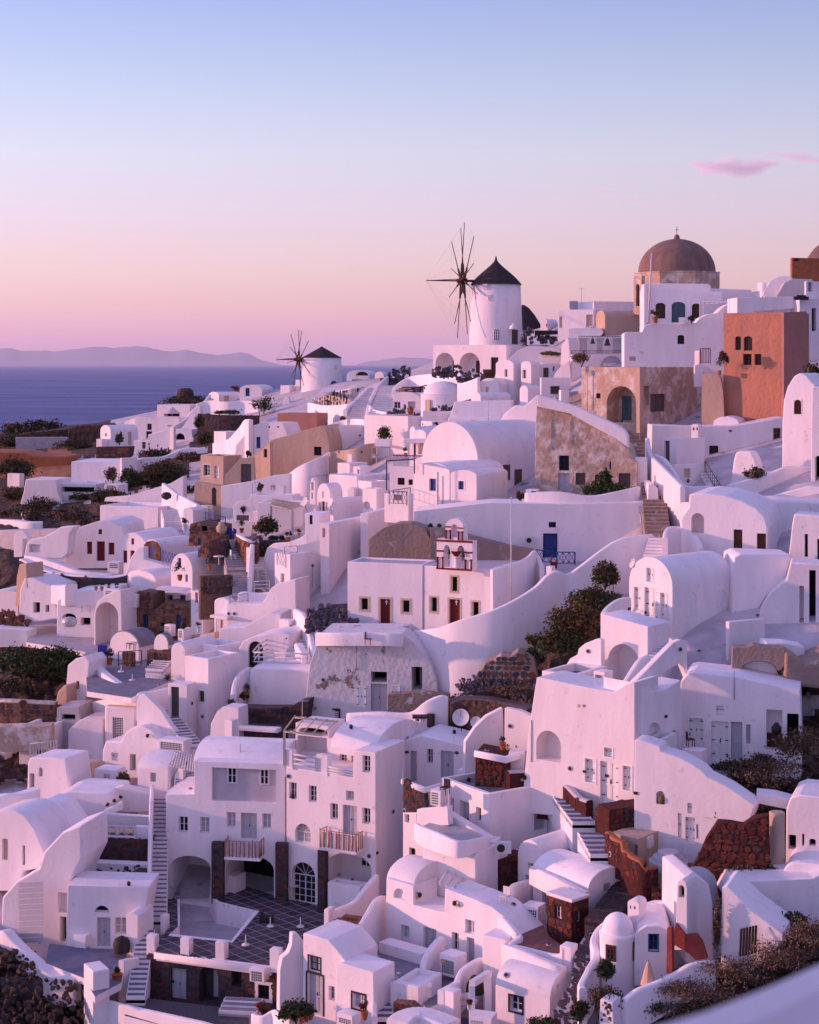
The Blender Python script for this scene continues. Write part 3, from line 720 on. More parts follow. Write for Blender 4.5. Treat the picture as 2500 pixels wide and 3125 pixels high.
def railing(label,pts,h=.95,m='white_wood',kind='bars',n=8,D=None,r=.025,name='railing',cat='railing',group=None,zs=None):
 """pts: (px, foot row[, depth]) ; posts at the points, rails and infill between them"""
 A = [P(*p) for p in pts]; root = empty(name,A[0],label,cat,group)
 for p in A:
  mb = MB(); mb.box(p - Vector((r * 1.5,r * 1.5,.05)),(r * 3,0,0),(0,r * 3,0),(0,0,h + .05)); mb.build('post',m,root)
 for p,q in zip(A,A[1:]):
  mb = MB()
  if kind == 'rails3':
   for k in (.35,.68,1.0): mb.tube(p + UP * h * k * .97,q + UP * h * k * .97,r * 1.6,seg=6)
   mb.build('rail',m,root); continue
  mb.tube(p + UP * h,q + UP * h,r * 1.3,seg=6); mb.tube(p + UP * .1,q + UP * .1,r,seg=6); mb.build('rail',m,root)
  mb = MB()
  if kind == 'bars':
   for k in range(1,n): mb.tube(p.lerp(q,k / n) + UP * .1,p.lerp(q,k / n) + UP * h,r * .6,seg=5)
  elif kind == 'cross':
   for k in range(n):
    a,b = p.lerp(q,k / n),p.lerp(q,(k + 1) / n)
    mb.tube(a + UP * .12,b + UP * h,r * .7,seg=5); mb.tube(b + UP * .12,a + UP * h,r * .7,seg=5)
    mb.tube(b + UP * .1,b + UP * h,r * .7,seg=5)
  elif kind == 'picket':
   for k in range(n + 1):
    a = p.lerp(q,k / n); e = MB(); dd = (q - p).normalized()
    e.box(a - dd * .03,dd * .06,Vector((0,.02,0)),UP * (h + .08)); e.build('picket',m,root)
  if mb.v: mb.build('infill',m,root)
 return root
def pergola(label,corners,h,m='white_wood',n=7,name='pergola',group=None,cover=None,beam=.07,posts=(0,1,2,3),over=.25):
 """corners: four foot points (px,py,D) ordered front-left, front-right, back-right, back-left; h metres or top row via list"""
 A = [P(*c) for c in corners]; z = A[0].z + h; Tt = [Vector((p.x,p.y,z)) for p in A]
 root = empty(name,A[0],label,'pergola',group)
 for i in posts:
  mb = MB(); mb.box(A[i] - Vector((beam,beam,.1)),(beam * 2,0,0),(0,beam * 2,0),(0,0,h + .1)); mb.build('post',m,root)
 for p,q in ((0,1),(3,2)):
  mb = MB(); mb.tube(Tt[p],Tt[q],beam,seg=6); mb.build('beam',m,root)
 for k in range(n):
  a = Tt[0].lerp(Tt[1],k / (n - 1)); b = Tt[3].lerp(Tt[2],k / (n - 1)); d = (a - b).normalized() * over
  mb = MB(); mb.tube(a + d + UP * beam,b - d * .3 + UP * beam,beam * .6,seg=6); mb.build('slat',cover or m,root)
 return root
# ================================================================== SETTING
def noise2(x,y,s=1.0):
 from mathutils import noise
 return noise.noise(Vector((x * s,y * s,3.7)))
ORD = ['first','second','third','fourth','fifth','sixth','seventh','eighth','ninth','tenth','eleventh']
sea_m = bpy.data.materials.new('sea'); sea_m.use_nodes = True; t = sea_m.node_tree; b = t.nodes['Principled BSDF']
b.inputs['Roughness'].default_value = .45; b.inputs['Specular IOR Level'].default_value = .25; b.inputs['IOR'].default_value = 1.33
g = N(t,'ShaderNodeNewGeometry'); mp = N(t,'ShaderNodeMapping'); mp.inputs['Scale'].default_value = (.35,1.0,1); t.links.new(g.outputs['Position'],mp.inputs[0])
n1 = N(t,'ShaderNodeTexNoise'); n1.inputs['Scale'].default_value = .02; n1.inputs['Detail'].default_value = 9; n1.inputs['Roughness'].default_value = .68; t.links.new(mp.outputs[0],n1.inputs[0])
n2 = N(t,'ShaderNodeTexNoise'); n2.inputs['Scale'].default_value = .0042; n2.inputs['Detail'].default_value = 5; t.links.new(mp.outputs[0],n2.inputs[0])
r2 = N(t,'ShaderNodeValToRGB'); ramp(r2,[(.38,(.022,.034,.18,1)),(.62,(.080,.095,.34,1))]); t.links.new(n2.outputs[0],r2.inputs[0]); t.links.new(r2.outputs[0],b.inputs['Base Color'])
bu = N(t,'ShaderNodeBump'); bu.inputs['Strength'].default_value = 1.0; bu.inputs['Distance'].default_value = 22.0; t.links.new(n1.outputs[0],bu.inputs['Height']); t.links.new(bu.outputs[0],b.inputs['Normal'])
MATS['sea'] = sea_m
mb = MB(); mb.face([(-60000,-2400,0),(60000,-2400,0),(60000,124000,0),(-60000,124000,0)])
tag(mb.build('sea','sea'),'calm violet blue sea stretching to the horizon',kind='structure')
def weld(o):
 bm = bmesh.new(); bm.from_mesh(o.data); bmesh.ops.remove_doubles(bm,verts=bm.verts,dist=.01); bm.to_mesh(o.data); bm.free()
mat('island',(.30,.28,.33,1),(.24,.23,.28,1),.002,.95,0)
def island(prof,D,label):
 mb = MB(); rows = []; xs = []
 for (x0,y0),(x1,y1) in zip(prof,prof[1:]):
  n = max(1,int((x1 - x0) / 12))
  for k in range(n): xs.append((x0 + (x1 - x0) * k / n,y0 + (y1 - y0) * k / n))
 xs.append(prof[-1])
 for x,y in xs:
  y -= 0 if y >= 1108 else noise2(x,1,.045) * 3 + noise2(x,5,.12) * 1.2
  top = P(x,y,D); col = []
  for k,(dd,hh) in enumerate(((-6000,0),(-4700,.18),(-3000,.45),(-1700,.72),(0,1),(2000,.7),(4500,.3),(7300,0))):
   q = Vector((top.x * (D + dd) / D,D + dd,max(-2,top.z) * hh * (1 + .12 * noise2(x,k * 9,.05)) - 2)) if hh not in (0,1) else Vector((top.x * (D + dd) / D,D + dd,top.z * hh - (2 if hh == 0 else 0)))
   col.append(q)
  rows.append(col)
 for a,c in zip(rows,rows[1:]):
  for k in range(len(a) - 1): mb.face((a[k],c[k],c[k + 1],a[k + 1]),0,True)
 o = mb.build('distant_island','island'); weld(o); tag(o,label,kind='structure')
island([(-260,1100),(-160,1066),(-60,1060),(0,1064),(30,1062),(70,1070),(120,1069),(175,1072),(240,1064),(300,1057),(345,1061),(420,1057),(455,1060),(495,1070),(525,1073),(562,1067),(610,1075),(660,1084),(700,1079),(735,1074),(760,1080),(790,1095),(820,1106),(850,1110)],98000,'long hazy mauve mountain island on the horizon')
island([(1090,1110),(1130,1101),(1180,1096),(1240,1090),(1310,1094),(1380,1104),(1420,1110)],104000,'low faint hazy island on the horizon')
def cloud(label,px,py,w,h,D=140000,seed=1,n=10,dens=.0018,sl=0):
 mt = bpy.data.materials.get('cloud%s' % dens)
 if mt is None:
  mt = bpy.data.materials.new('cloud%s' % dens); mt.use_nodes = True; t = mt.node_tree; t.nodes.clear()
  pv = N(t,'ShaderNodeVolumePrincipled'); pv.inputs['Color'].default_value = (1.0,.97,.97,1)
  tcn = N(t,'ShaderNodeTexCoord'); no = N(t,'ShaderNodeTexNoise'); no.inputs['Scale'].default_value = 3.0; no.inputs['Detail'].default_value = 5; t.links.new(tcn.outputs['Object'],no.inputs[0])
  ln = N(t,'ShaderNodeVectorMath',operation='LENGTH'); t.links.new(tcn.outputs['Object'],ln.inputs[0])
  mrr = N(t,'ShaderNodeMapRange'); mrr.inputs[1].default_value = 1.0; mrr.inputs[2].default_value = .25; t.links.new(ln.outputs['Value'],mrr.inputs[0])
  ml = N(t,'ShaderNodeMath',operation='MULTIPLY'); t.links.new(mrr.outputs[0],ml.inputs[0]);
  m2 = N(t,'ShaderNodeMapRange'); m2.inputs[1].default_value = .35; m2.inputs[2].default_value = .62; t.links.new(no.outputs[0],m2.inputs[0]); t.links.new(m2.outputs[0],ml.inputs[1])
  m3 = N(t,'ShaderNodeMath',operation='MULTIPLY'); m3.inputs[1].default_value = dens; t.links.new(ml.outputs[0],m3.inputs[0]); t.links.new(m3.outputs[0],pv.inputs['Density'])
  mo = N(t,'ShaderNodeOutputMaterial'); t.links.new(pv.outputs[0],mo.inputs['Volume']); MATS['cloud%s' % dens] = mt
 root = empty('cloud',P(px,py,D),label,'cloud'); root['kind'] = 'stuff'; g = random.Random(seed); s = D / F
 for k in range(n):
  q = -1 + 2 * (k + .5) / n; bm = bmesh.new(); bmesh.ops.create_icosphere(bm,subdivisions=2,radius=1)
  me = bpy.data.meshes.new('puff'); bm.to_mesh(me); bm.free(); me.materials.append(mt)
  o = bpy.data.objects.new('puff',me); COL.objects.link(o); o.parent = root; e = (1 - q * q * .8)
  o.location = (q * w / 2 * s,g.uniform(-1800,1800),(g.uniform(-.15,.2) * h - sl * q) * s); o.scale = (w * s / n * g.uniform(1.3,2.2),w * s / n * 1.4,h * s * .5 * e * g.uniform(.7,1.1))
cloud('long pink cloud low in the right of the sky',2235,508,240,70,seed=3,n=9,dens=.0018,sl=2)
cloud('thin pink wisp of cloud at the right edge of the sky',2470,480,200,26,seed=5,n=4,dens=.0009,sl=12)
cloud('very small faint cloud above the dome, left one',1848,586,70,12,seed=8,n=3,dens=.0010)
cloud('very small faint cloud above the dome, right one',1940,614,50,13,seed=9,n=3,dens=.0011)
REG = [  # (polygon in the picture, material slot)
 ([(-260,1280),(330,1270),(330,1365),(260,1400),(-260,1390)],1),
 ([(-260,1378),(215,1384),(212,1470),(-260,1470)],2),
 ([(-260,1470),(70,1470),(120,1560),(330,1520),(430,1395),(580,1390),(570,1460),(340,1525),(300,1610),(180,1650),(-260,1650)],1),
 ([(-260,1600),(110,1600),(70,1700),(60,1850),(-260,1850)],1),
 ([(480,1180),(700,1180),(700,1270),(600,1290),(440,1240)],1),
 ([(570,1260),(680,1290),(660,1390),(560,1420)],1),
 ([(-260,1940),(270,1940),(330,1990),(230,2030),(180,2200),(-260,2220)],1),
 ([(-260,2220),(180,2200),(200,2380),(-260,2420)],1),
 ([(-260,2860),(60,2880),(150,2990),(300,3000),(300,3320),(-260,3320)],4),
 ([(1370,2040),(1500,2000),(1600,1830),(1750,1770),(1900,1780),(1880,1880),(1850,2020),(1730,2060),(1650,2200),(1560,2200),(1360,2170)],1),
 ([(980,1850),(1060,1840),(1060,1930),(1280,1940),(1250,1960),(990,1950)],3),
 ([(2180,2310),(2330,2250),(2520,2150),(2760,2100),(2760,2600),(2500,2520),(2300,2560),(2130,2400)],4),
 ([(2110,2040),(2760,2050),(2760,2130),(2120,2110)],1),
 ([(1950,2560),(2120,2640),(2330,2500),(2480,2540),(2440,2720),(2200,2760),(2130,2850),(1860,2760),(1800,2640)],4),
 ([(1860,2960),(2130,2960),(2250,2900),(2760,2780),(2760,3320),(1820,3320)],4),
 ([(1640,1180),(1760,1190),(1940,1330),(1990,1440),(1900,1380),(1740,1250)],5),
 ([(1440,2550),(1980,2560),(1990,2700),(1860,2760),(1780,2760)],1),
 ([(600,1580),(780,1580),(800,1760),(700,1760)],3),
]
xs = list(range(-250,2776,12)); NR = 230
verts = []; faces = []; fm = []; grid = []
for x in xs:
 col = []
 x_ = max(-199,min(2799,x))
 for c0,c1 in zip(COLS,COLS[1:]):
  if x_ <= c1[0]: q = (x_ - c0[0]) / (c1[0] - c0[0]); ytop = c0[1][-1][0] * (1 - q) + c1[1][-1][0] * q; break
 for k in range(NR + 1):
  y = 3300 + (ytop - 3300) * (k / NR)
  mi = 0
  for poly,m_ in REG:
   if in_poly(poly,x + noise2(x,y,.03) * 26,y + noise2(y,x,.03) * 22): mi = m_
  d = DD(x,y) * 1.012 + 1.6 + 1.2 * max(0,min(1,(y - 1200) / 600))
  if mi: d += -1.0 + noise2(x * .02,y * .02) * 1.8 + noise2(x * .07,y * .1) * 1.1 + noise2(x * .2,y * .3) * .4
  col.append((P(x,y,d),mi))
 p = col[-1][0]
 for dd,z in ((6,p.z - 1),(25,p.z - 14),(70,p.z - 60),(110,-6)): col.append((Vector((p.x * (p.y + dd) / p.y,p.y + dd,z)),1))
 f0 = col[0][0]
 pre = [(Vector((f0.x * .85,f0.y - 14,f0.z - 14)),1),(Vector((f0.x,f0.y - 4,f0.z - 3)),1)]
 grid.append(pre + col)
nr = len(grid[0])
mb = MB(); mb.v = [tuple(c[0]) for g_ in grid for c in g_]
for i in range(len(grid) - 1):
 for k in range(nr - 1):
  mb.f.append((i * nr + k,(i + 1) * nr + k,(i + 1) * nr + k + 1,i * nr + k + 1)); mb.m.append(grid[i][k][1]); mb.sm.append(True)
mat('ground_white',(.54,.49,.52,1),(.34,.30,.33,1),.35,.9,.4,2.0,(.4,.7),c3=(.20,.16,.17,1),t3=(.60,.68),s3=.5)
tag(mb.build('hillside',['ground_white','cliff','cliff_orange','gravel','scorchedearth','taupe']),'steep hillside that the village climbs',kind='structure')
# ================================================================== TOP OF THE VILLAGE
def windmill(label,px,yb,yt,rpx_b,rpx_t,yeave,ypeak,D,cone='concave',hub=None,R0=7.0,bow=4.7,tilt=11.5,ns=12,a0=.1,ops=(),capx=1.03,wl=None):
 b = P(px,yb,D); s = D / F; root = empty('windmill',b,label,'windmill')
 zt = CAMZ - (yt - HOR) * s; zp = CAMZ - (ypeak - HOR) * s; rb,rt = rpx_b * s,rpx_t * s
 mb = MB(); h = zt - b.z
 mb.lathe(b,[(rb * 1.01,-3),(rb,0),(rb * .985 + rt * .015,h * .2),(rb * .5 + rt * .5,h * .6),(rt,h)],56)
 tw = mb.build('tower','white',root)
 mb = MB(); ch = zp - zt; rc = rt * capx
 prof = [(rc * 1.02,h - .05),(rc * 1.0,h + .06)]
 for k in range(1,10):
  q = k / 10; r = rc * (1 - q) ** (1.25 if cone == 'concave' else 1.0) if cone == 'concave' else rc * (1 - q); prof.append((max(.08,r * (1.0 if cone != 'concave' else (1 + .18 * math.sin(q * 3.14)))),h + ch * (q if cone != 'concave' else q * .92)))
 prof.append((.05,h + ch)); mb.lathe(b,prof,40); mb.build('thatched_cap','thatch',root)
 hx,hy = hub; H0 = P(hx,hy,D - 1.2); ax = Vector((-math.cos(R(tilt)),-math.sin(R(tilt)),0)); side = Vector((ax.y,-ax.x,0))
 mb = MB(); mb.tube(b + UP * (H0.z - b.z) ,H0,.16,.16,8); mb.build('windshaft','wheel_wood',root)
 mb = MB(); mb.tube(H0 - ax * .55,H0 + ax * .75,.34,.30,8,0); mb.build('hub','wheel_red',root)
 tip = H0 + ax * bow
 mb = MB(); mb.tube(H0,tip,.11,.05,6); mb.tube(H0 + ax * .4 + UP * .22,tip,.05,.04,5); mb.build('bowsprit','wheel_wood',root)
 rope = MB(); prev = None; tips = []
 for k in range(ns):
  a = a0 + 2 * math.pi * k / ns; d = UP * math.cos(a) + side * math.sin(a); off = ax * (.25 if k % 2 else -.15)
  e = H0 + off + d * R0 * (1 if k % 3 else .94)
  mb = MB(); mb.tube(H0 + off - d * .3,H0 + off + d * R0 * .28,.12,.11,6); mb.tube(H0 + off + d * R0 * .25,e,.065,.045,6)
  if R0 > 6: mb.tube(H0 + off - d * 0,H0 + off + d * R0 * .3,.17,.13,5)
  mb.build('spar','wheel_wood',root); tips.append(e); rope.tube(e,tip,.006,seg=3)
 for k in range(ns): rope.tube(tips[k],tips[(k + 1) % ns],.006,seg=3)
 rope.build('rigging','rope',root)
 for st,x0,y0,x1,y1,shp in ops:
  ang = (x0 + x1) / 2; q = (ang - px) / ((rpx_b + rpx_t) / 2); q = max(-.97,min(.97,q)); t_ = math.asin(q)
  zc_ = CAMZ - ((y0 + y1) / 2 - HOR) * s; r = rb + (rt - rb) * (zc_ - b.z) / h
  n = Vector((math.sin(t_),-math.cos(t_),0)); u = Vector((math.cos(t_),math.sin(t_),0))
  w = (x1 - x0) * s / max(.35,math.cos(t_)); z0 = CAMZ - (y1 - HOR) * s; z1 = CAMZ - (y0 - HOR) * s
  fc = Face(Vector((b.x,b.y,0)) + n * (r * math.cos(w / 2 / r) ),u,n)
  mb = MB(); pts = arch_pts(-w / 2,w / 2,z0,z1,8,shp); t0 = .12
  fp = [fc.at(x,z,.03 + .12) for x,z in pts]; bp = [fc.at(x,z,-.1) for x,z in pts]
  mb.face(fp)
  for i in range(len(fp)): mb.face((fp[i],bp[i],bp[(i + 1) % len(bp)],fp[(i + 1) % len(fp)]))
  mb.build('reveal','white',root)
  fill(root,fc,st,-w / 2 + .07,w / 2 - .07,z0 + .05,z1 - .07,shp,-.12)
 return root
windmill('tall white windmill with dark pointed thatch cap and big bare spar wheel',1514,1058,868,81,75,868,781,218,hub=(1413,857),R0=7.5,bow=4.8,tilt=11.5,a0=.26,
   ops=[('ww',1471,870,1484,886,'rect'),('ww',1486,901,1497,920,'rect'),('wn',1503,1006,1521,1038,'rect'),('sT',1554,1005,1575,1052,'rect')])
windmill('smaller white windmill nearer the sea with grey cap and thin spar wheel',982,1216,1091,62,60,1091,1057,280,cone='plain',hub=(912,1097),R0=5.15,bow=3.9,tilt=24,a0=.1,capx=1.0,
   ops=[('ww',1020,1113,1030,1126,'rect'),('db',1009,1160,1031,1192,'arch')])
c = P(1566,1004,214.6); mb = MB(); mb.lathe(c,[(.5,0),(.5,.08),(.42,.3),(.28,.48),(.1,.58),(.1,.75),(.02,.8)],12)
tag(mb.build('door_hood','white',None,c),'tiny white domed hood over the windmill door','door hood')
c = P(1597,1008,240); s = 240 / F; root = empty('windmill',c,'dark thatched cone of a windmill hidden behind the tall mill','windmill')
mb = MB(); mb.lathe(c,[(62 * s,0),(60 * s,.1),(52 * s,20 * s),(36 * s,46 * s),(18 * s,68 * s),(6 * s,76 * s),(.05,78 * s)],32); mb.build('thatched_cap','thatch',root)
mb = MB(); mb.lathe(c + UP * -6,[(56 * s,0),(56 * s,6)],32); mb.build('tower','white',root)
H('white vaulted-arcade building carrying the tall windmill',1546,1150,1052,1322,1592,34,'flat',D=206,ops=[
 ('F','k',1329,1076,1386,1134,dict(shape='arch',depth=1.8,bm=0,inner='sn',iabs=lambda a0,a1,z0,z1: (a1 - 1.3,a1 - .5,z0,z0 + 1.4))),
 ('F','k',1402,1076,1465,1148,dict(shape='arch',depth=1.8,bm=0,inner='sn',iabs=lambda a0,a1,z0,z1: (a1 - 1.6,a1 - .6,z0 + .4,z0 + 1.9))),
 ('F','wk',1498,1090,1521,1130)])
rocks('grey boulder heap below the left arch under the mill',[(1312,1142),(1322,1124),(1400,1112),(1412,1142),(1400,1152),(1320,1156)],34,.62,D=200)
rocks('grey boulder heap spilling below the right arch under the mill',[(1390,1160),(1440,1128),(1486,1146),(1470,1168),(1430,1182),(1400,1166)],38,.62,D=198)
rocks('heap of large rounded boulders beside the worn stair',[(1152,1190),(1165,1160),(1205,1122),(1252,1120),(1254,1158),(1210,1172),(1170,1198)],46,.95,D=240)
rocks('row of grey boulders in front of the small domed house',[(1262,1270),(1300,1252),(1345,1240),(1385,1238),(1386,1254),(1320,1274)],30,.6,D=193)
rocks('grey boulders under the two little windows of the low vault',[(1185,1262),(1192,1246),(1238,1240),(1240,1268),(1200,1272)],18,.6,D=196)
rocks('dark boulders on the slope right of the tall mill',[(1590,1048),(1602,1012),(1628,1004),(1612,1040),(1600,1062)],22,.7,D=212)
c = P(1494,1156,201); mb = MB(); mb.lathe(c,[(.55,0),(.72,.55),(.78,1.1),(.66,1.12)],14,sx=1.0); tag(mb.build('wicker_basket','brown_wood',None,c),'brown basket at the corner of the mill building','basket')
C0 = P(2066,960,206); s = 206 / F
def zrow(py,D): return CAMZ - (py - HOR) / F * D
root = empty('domed_church',C0,'large brown domed church on the ridge','church')
mb = MB(); mb.lathe((C0.x,C0.y,0),[(137 * s,zrow(1010,206)),(137 * s,zrow(838,206)),(139 * s,zrow(836,206)),(139 * s,zrow(833,206)),(118 * s,zrow(832,206))],8,a0=R(22.5 - 8),smooth=False); mb.build('drum','tan',root)
mb = MB(); z0 = zrow(834,206); rr = 117 * s; hh = zrow(729,206) - z0
mb.lathe((C0.x,C0.y,z0),[(rr * 1.02,0),(rr * 1.02,.12)] + [(rr * math.cos(a * math.pi / 32),.12 + (hh - .12) * math.sin(a * math.pi / 32)) for a in range(0,16)] + [(.02,hh)],64); dm = mb.build('dome','domebrown',root)
mb = MB(); mb.lathe((C0.x,C0.y,z0 + hh - .12),[(.45,0),(.34,.25),(.30,.5),(.16,.62),(.05,.68)],16); mb.build('lantern','domebrown',root).parent = dm
mb = MB(); q = Vector((C0.x,C0.y,z0 + hh + .45)); mb.box(q - Vector((.03,.03,0)),(.06,0,0),(0,.06,0),(0,0,1.05)); mb.box(q + Vector((-.22,-.03,.62)),(.44,0,0),(0,.06,0),(0,0,.06)); mb.build('cross','metal_dark',root)
for k,(x,y) in enumerate(((2030,770),(2137,768),(2154,771))):
 a = math.asin((x - 2066) / (117 * .82)); p = Vector((C0.x + math.sin(a) * rr * .86,C0.y - math.cos(a) * rr * .86,zrow(y,206)))
for x0,x1,y0,y1 in ((1943,1950,868,932),(2172,2182,862,900)):
 fcx = Face(Vector((C0.x + ((x0 + x1) / 2 - 2066) * s,C0.y - 137 * s * .72,0)),Vector((1,0,0)),Vector((0,-1,0)))
FW('narrow arched slit window pier of the church drum',[(1934,960),(1934,842),(1958,842),(1958,960)],(1946,960,200.5),62,.5,'tan',name='buttress',cat='buttress',bev=.05,
 ops=[('F','k',1941,866,1952,934,dict(shape='arch',depth=.35))])
FW('white parapeted house front below the brown dome',[(1963,990),(1963,868),(1970,864),(2160,866),(2170,872),(2170,890),(2206,890),(2206,990)],(2060,990,191),6,3.5,name='white_house',cat='house',bev=.15,
 ops=[('F','wn',2001,924,2031,972,dict(shape='seg')),('F','dt',2050,921,2092,984,dict(shape='seg')),('F','wn',2112,926,2140,972,dict(shape='seg'))])
FW('lit white end wall of the house below the dome',[(1953,1015),(1953,900),(1958,868),(1966,868),(1966,1015)],(1965,1010,190.5),74,.4,ops=[])
FW('white wall running on right behind the pergola',[(2160,960),(2170,880),(2290,884),(2310,905),(2360,905),(2360,960)],(2250,950,193),0,1.5)
H('slim white chimney stack on the ridge wall',2326,900,862,2312,2332,60,'flat',D=190,name='chimney',cat='chimney',bev=.05,down=1,L=.6)
FW('stepped white terrace wall below the dome with small dark window',[(1905,1140),(1905,1018),(1912,1013),(1960,1013),(1966,996),(1990,986),(2125,985),(2140,968),(2160,958),(2188,955),(2205,938),(2236,918),(2250,915),(2250,1140)],(2060,1140,184),4,5.0,bev=.12,name='terrace_wall',
 ops=[('F','sk',2068,1022,2089,1050,dict(shape='seg',depth=.35)),('F','l',1921,1088,1941,1102,dict(depth=.2))])
pergola('white flat-roofed pergola on the terrace right of the dome house',[(2137,975,184.5),(2340,972,184),(2340,965,190),(2150,966,190)],1.95,n=14,m='white_wood',posts=(0,3),over=.1)
tag(T('',[(2140,912),(2450,900),(2450,926),(2300,928),(2150,922)],z=zrow(916,182) ,th=.2,m='white')[0] if False else FW('',[(2250,980),(2250,908),(2440,905),(2444,915),(2440,940),(2300,950),(2300,980)],(2300,980,179),-4,4.0),'low white flat roofed building above the pink tower','house').name = 'white_house'
pot('terracotta urn with a plant at the terrace edge',2000,986,20,D=183.5)
bush('small dark shrub in a pot before the dome house door',2111,984,26,22,n=300,leaf=.09,D=183.5,name='potted_shrub')
H('white square planter beside the green shutter door',2094,984,968,2072,2098,12,'flat',D=183.6,name='planter',cat='planter',bev=.04,down=.2,L=.6)
mb = MB(); a = P(1979,982,182.5); mb.tube(a,P(1989,772,182.5),.12,.07,8); tag(mb.build('flagpole','white_wood',None,a),'tall thin white flagpole leaning in front of the dome','flagpole')
H('terracotta house at the top right edge with reddish dome',2418,862,786,2412,2540,70,'flat',m='terracotta',D=188,name='terracotta_house',L=10,
 ops=[('S','k',2424,790,2440,796,dict(depth=.3))])
c = P(2520,800,196); mb = MB(); s = 196 / F; mb.lathe(c,[(62 * s,-1),(60 * s,0),(52 * s,18 * s),(34 * s,42 * s),(14 * s,58 * s),(.05,62 * s)],32); tag(mb.build('dome','domebrown',None,c),'small reddish dome cut by the right edge','dome')
FW('rounded white vault mound on the ridge left of the terracotta house',[(2335,905),(2345,868),(2362,850),(2395,842),(2420,850),(2440,870),(2450,905)],(2390,905,186),10,5,smooth=True,name='vaulted_house',cat='house')
FW('sloping grey beige roof below the terracotta house',[(2370,905),(2395,862),(2420,850),(2480,852),(2490,905)],(2420,905,184),6,4,'panelgrey',name='sloping_roof',cat='roof')
H('white house at the right edge above the pink tower',2460,940,858,2455,2560,65,'flat',D=180,L=12,ops=[('S','ww',2466,860,2480,890)])
FW('white wall descending behind the pink tower at the right edge',[(2440,1140),(2440,915),(2560,905),(2560,1140)],(2480,1140,178),-6,3,ops=[('F','k',2478,940,2492,1010,dict(depth=1))])
c = P(2425,915,177); mb = MB(); mb.box(c,(1.5,0,0),(0,.5,0),(0,0,.35)); mb.box(c + Vector((.3,0,.35)),(.9,0,0),(0,.4,0),(0,0,.15)); tag(mb.build('roof_tank','metal_dark',None,c),'dark flat box on the white roof above the pink tower','box')
H('tall salmon pink and orange house with red window niches',2392,1330,952,2208,2470,36,'flat',m='orange',D=162.5,name='pink_tower_house',bev=.12,ops=[
 ('F','wn',2244,1026,2262,1068,dict(shape='seg',depth=.3)),('F','wn',2270,1026,2296,1070,dict(shape='seg',depth=.3)),
 ('F','k',2186,1080,2262,1146,dict(depth=1.5)),('F','wn',2268,1080,2294,1114,dict(depth=.35)),('F','wn',2303,1080,2324,1114,dict(depth=.35))])
pot('dark red and green plant on the balcony of the pink house',2196,1144,14,D=165,ph=3.2)
bush('bushy plant hanging by the balcony of the pink house',2206,1112,36,46,n=500,leaf=.1,D=163.6,mats=('leaf_dark','leaf_brown'),stem=False,name='balcony_plant',cat='plant')
railing('small red picket gate between white posts',[(2138,1108,178),(2168,1108,177.6)],1.5,'red_wood','picket',6,name='gate',cat='gate')
H('slim white gate post beside the red gate',2135,1124,1070,2120,2137,40,'flat',D=178.5,name='gate_post',cat='post',bev=.05,L=.5,down=1)
FW('low salmon pier against the corner of the pink house',[(2384,1230),(2380,1140),(2386,1092),(2394,1082),(2400,1100),(2402,1230)],(2392,1230,161.5),30,.7,'pinkwall',smooth=True,name='buttress',cat='buttress')
FW('side of the pink house, its shade put into a mauve colour',[(2393,1330),(2393,953),(2462,950),(2468,1330)],(2430,1330,162.2),-40,.3,'pinkwall',bev=.03)  # thin sheet over the side face; its shade is painted as a duller colour
H('ochre weathered house with deep arched doorway',1952,1330,1120,1775,2146,42,'par',m='tan',D=167,par=(.3,.3),name='ochre_house',fm='taupe',bev=.08,ops=[
 ('F','k',1852,1178,1942,1290,dict(shape='arch',depth=2.0,bm=0,inner='dt',iabs=lambda a0,a1,z0,z1: (a0 + .5,a0 + 1.6,z0 + .2,z0 + 2.6))),
 ('F','wn',1819,1200,1833,1216),('S','sT',1985,1202,2032,1256),('S','k',1966,1178,1982,1236,dict(depth=.6,bm=0))])
H('ochre corner pilaster of the weathered house',1953,1290,1121,1942,1960,42,'flat',m='beige',D=166.6,name='pilaster',cat='pilaster',bev=.04,L=.6,down=1)
for x,y0,y1 in ((1792,1130,1262),(1811,1142,1250)):
 mb = MB(); a = P(x,y1,166.5); mb.tube(a,P(x,y0,166.5),.05,.05,6); mb.box(P(x,y0 + 4,166.4) - Vector((.18,0,0)),(.36,0,0),(0,.2,0),(0,0,.5)); tag(mb.build('utility_pole','metal_light',None,a),'thin grey pole with meter box against the ochre wall, %s one' % ('taller left' if x < 1800 else 'shorter right'),'pole')
FW('curved ochre garden wall sweeping down below the pink house',[(2146,1310),(2144,1150),(2150,1140),(2188,1142),(2200,1160),(2208,1215),(2204,1310)],(2170,1300,165.5),20,.6,'beige',smooth=True)
FW('white wing wall between ochre house and pink house',[(2120,1180),(2120,1115),(2136,1110),(2210,1142),(2210,1180)],(2160,1180,167.5),0,.5)
H('beige vaulted hall with lit end beside the church',1847,1012,968,1819,1952,72,'vF',m='beige',D=200,rise=22,bev=.1)
H('white house with terrace top behind the belfry',1813,1005,944,1703,1816,20,'flat',D=212,L=4,ops=[('F','sp',1789,960,1810,1003),('F','sp',1707,966,1716,1000)])
H('white upper house with flat roof left of the dome',1812,1003,919,1740,1936,70,'flat',D=214,bev=.1)
H('small grey parapet block on the white roof',1745,948,918,1738,1765,60,'flat',m='greywhite',D=216,name='parapet',cat='parapet',down=.4)
H('white hut with one dark opening right of the second cone',1672,1008,983,1650,1702,30,'vF',D=222,rise=10,ops=[('F','k',1666,987,1671,999,dict(depth=.6))])
FW('long flat white roof slab above the bells',[(1735,1030),(1735,1003),(1750,1001),(1835,1001),(1842,1014),(1830,1030)],(1780,1030,199),8,4,smooth=False)
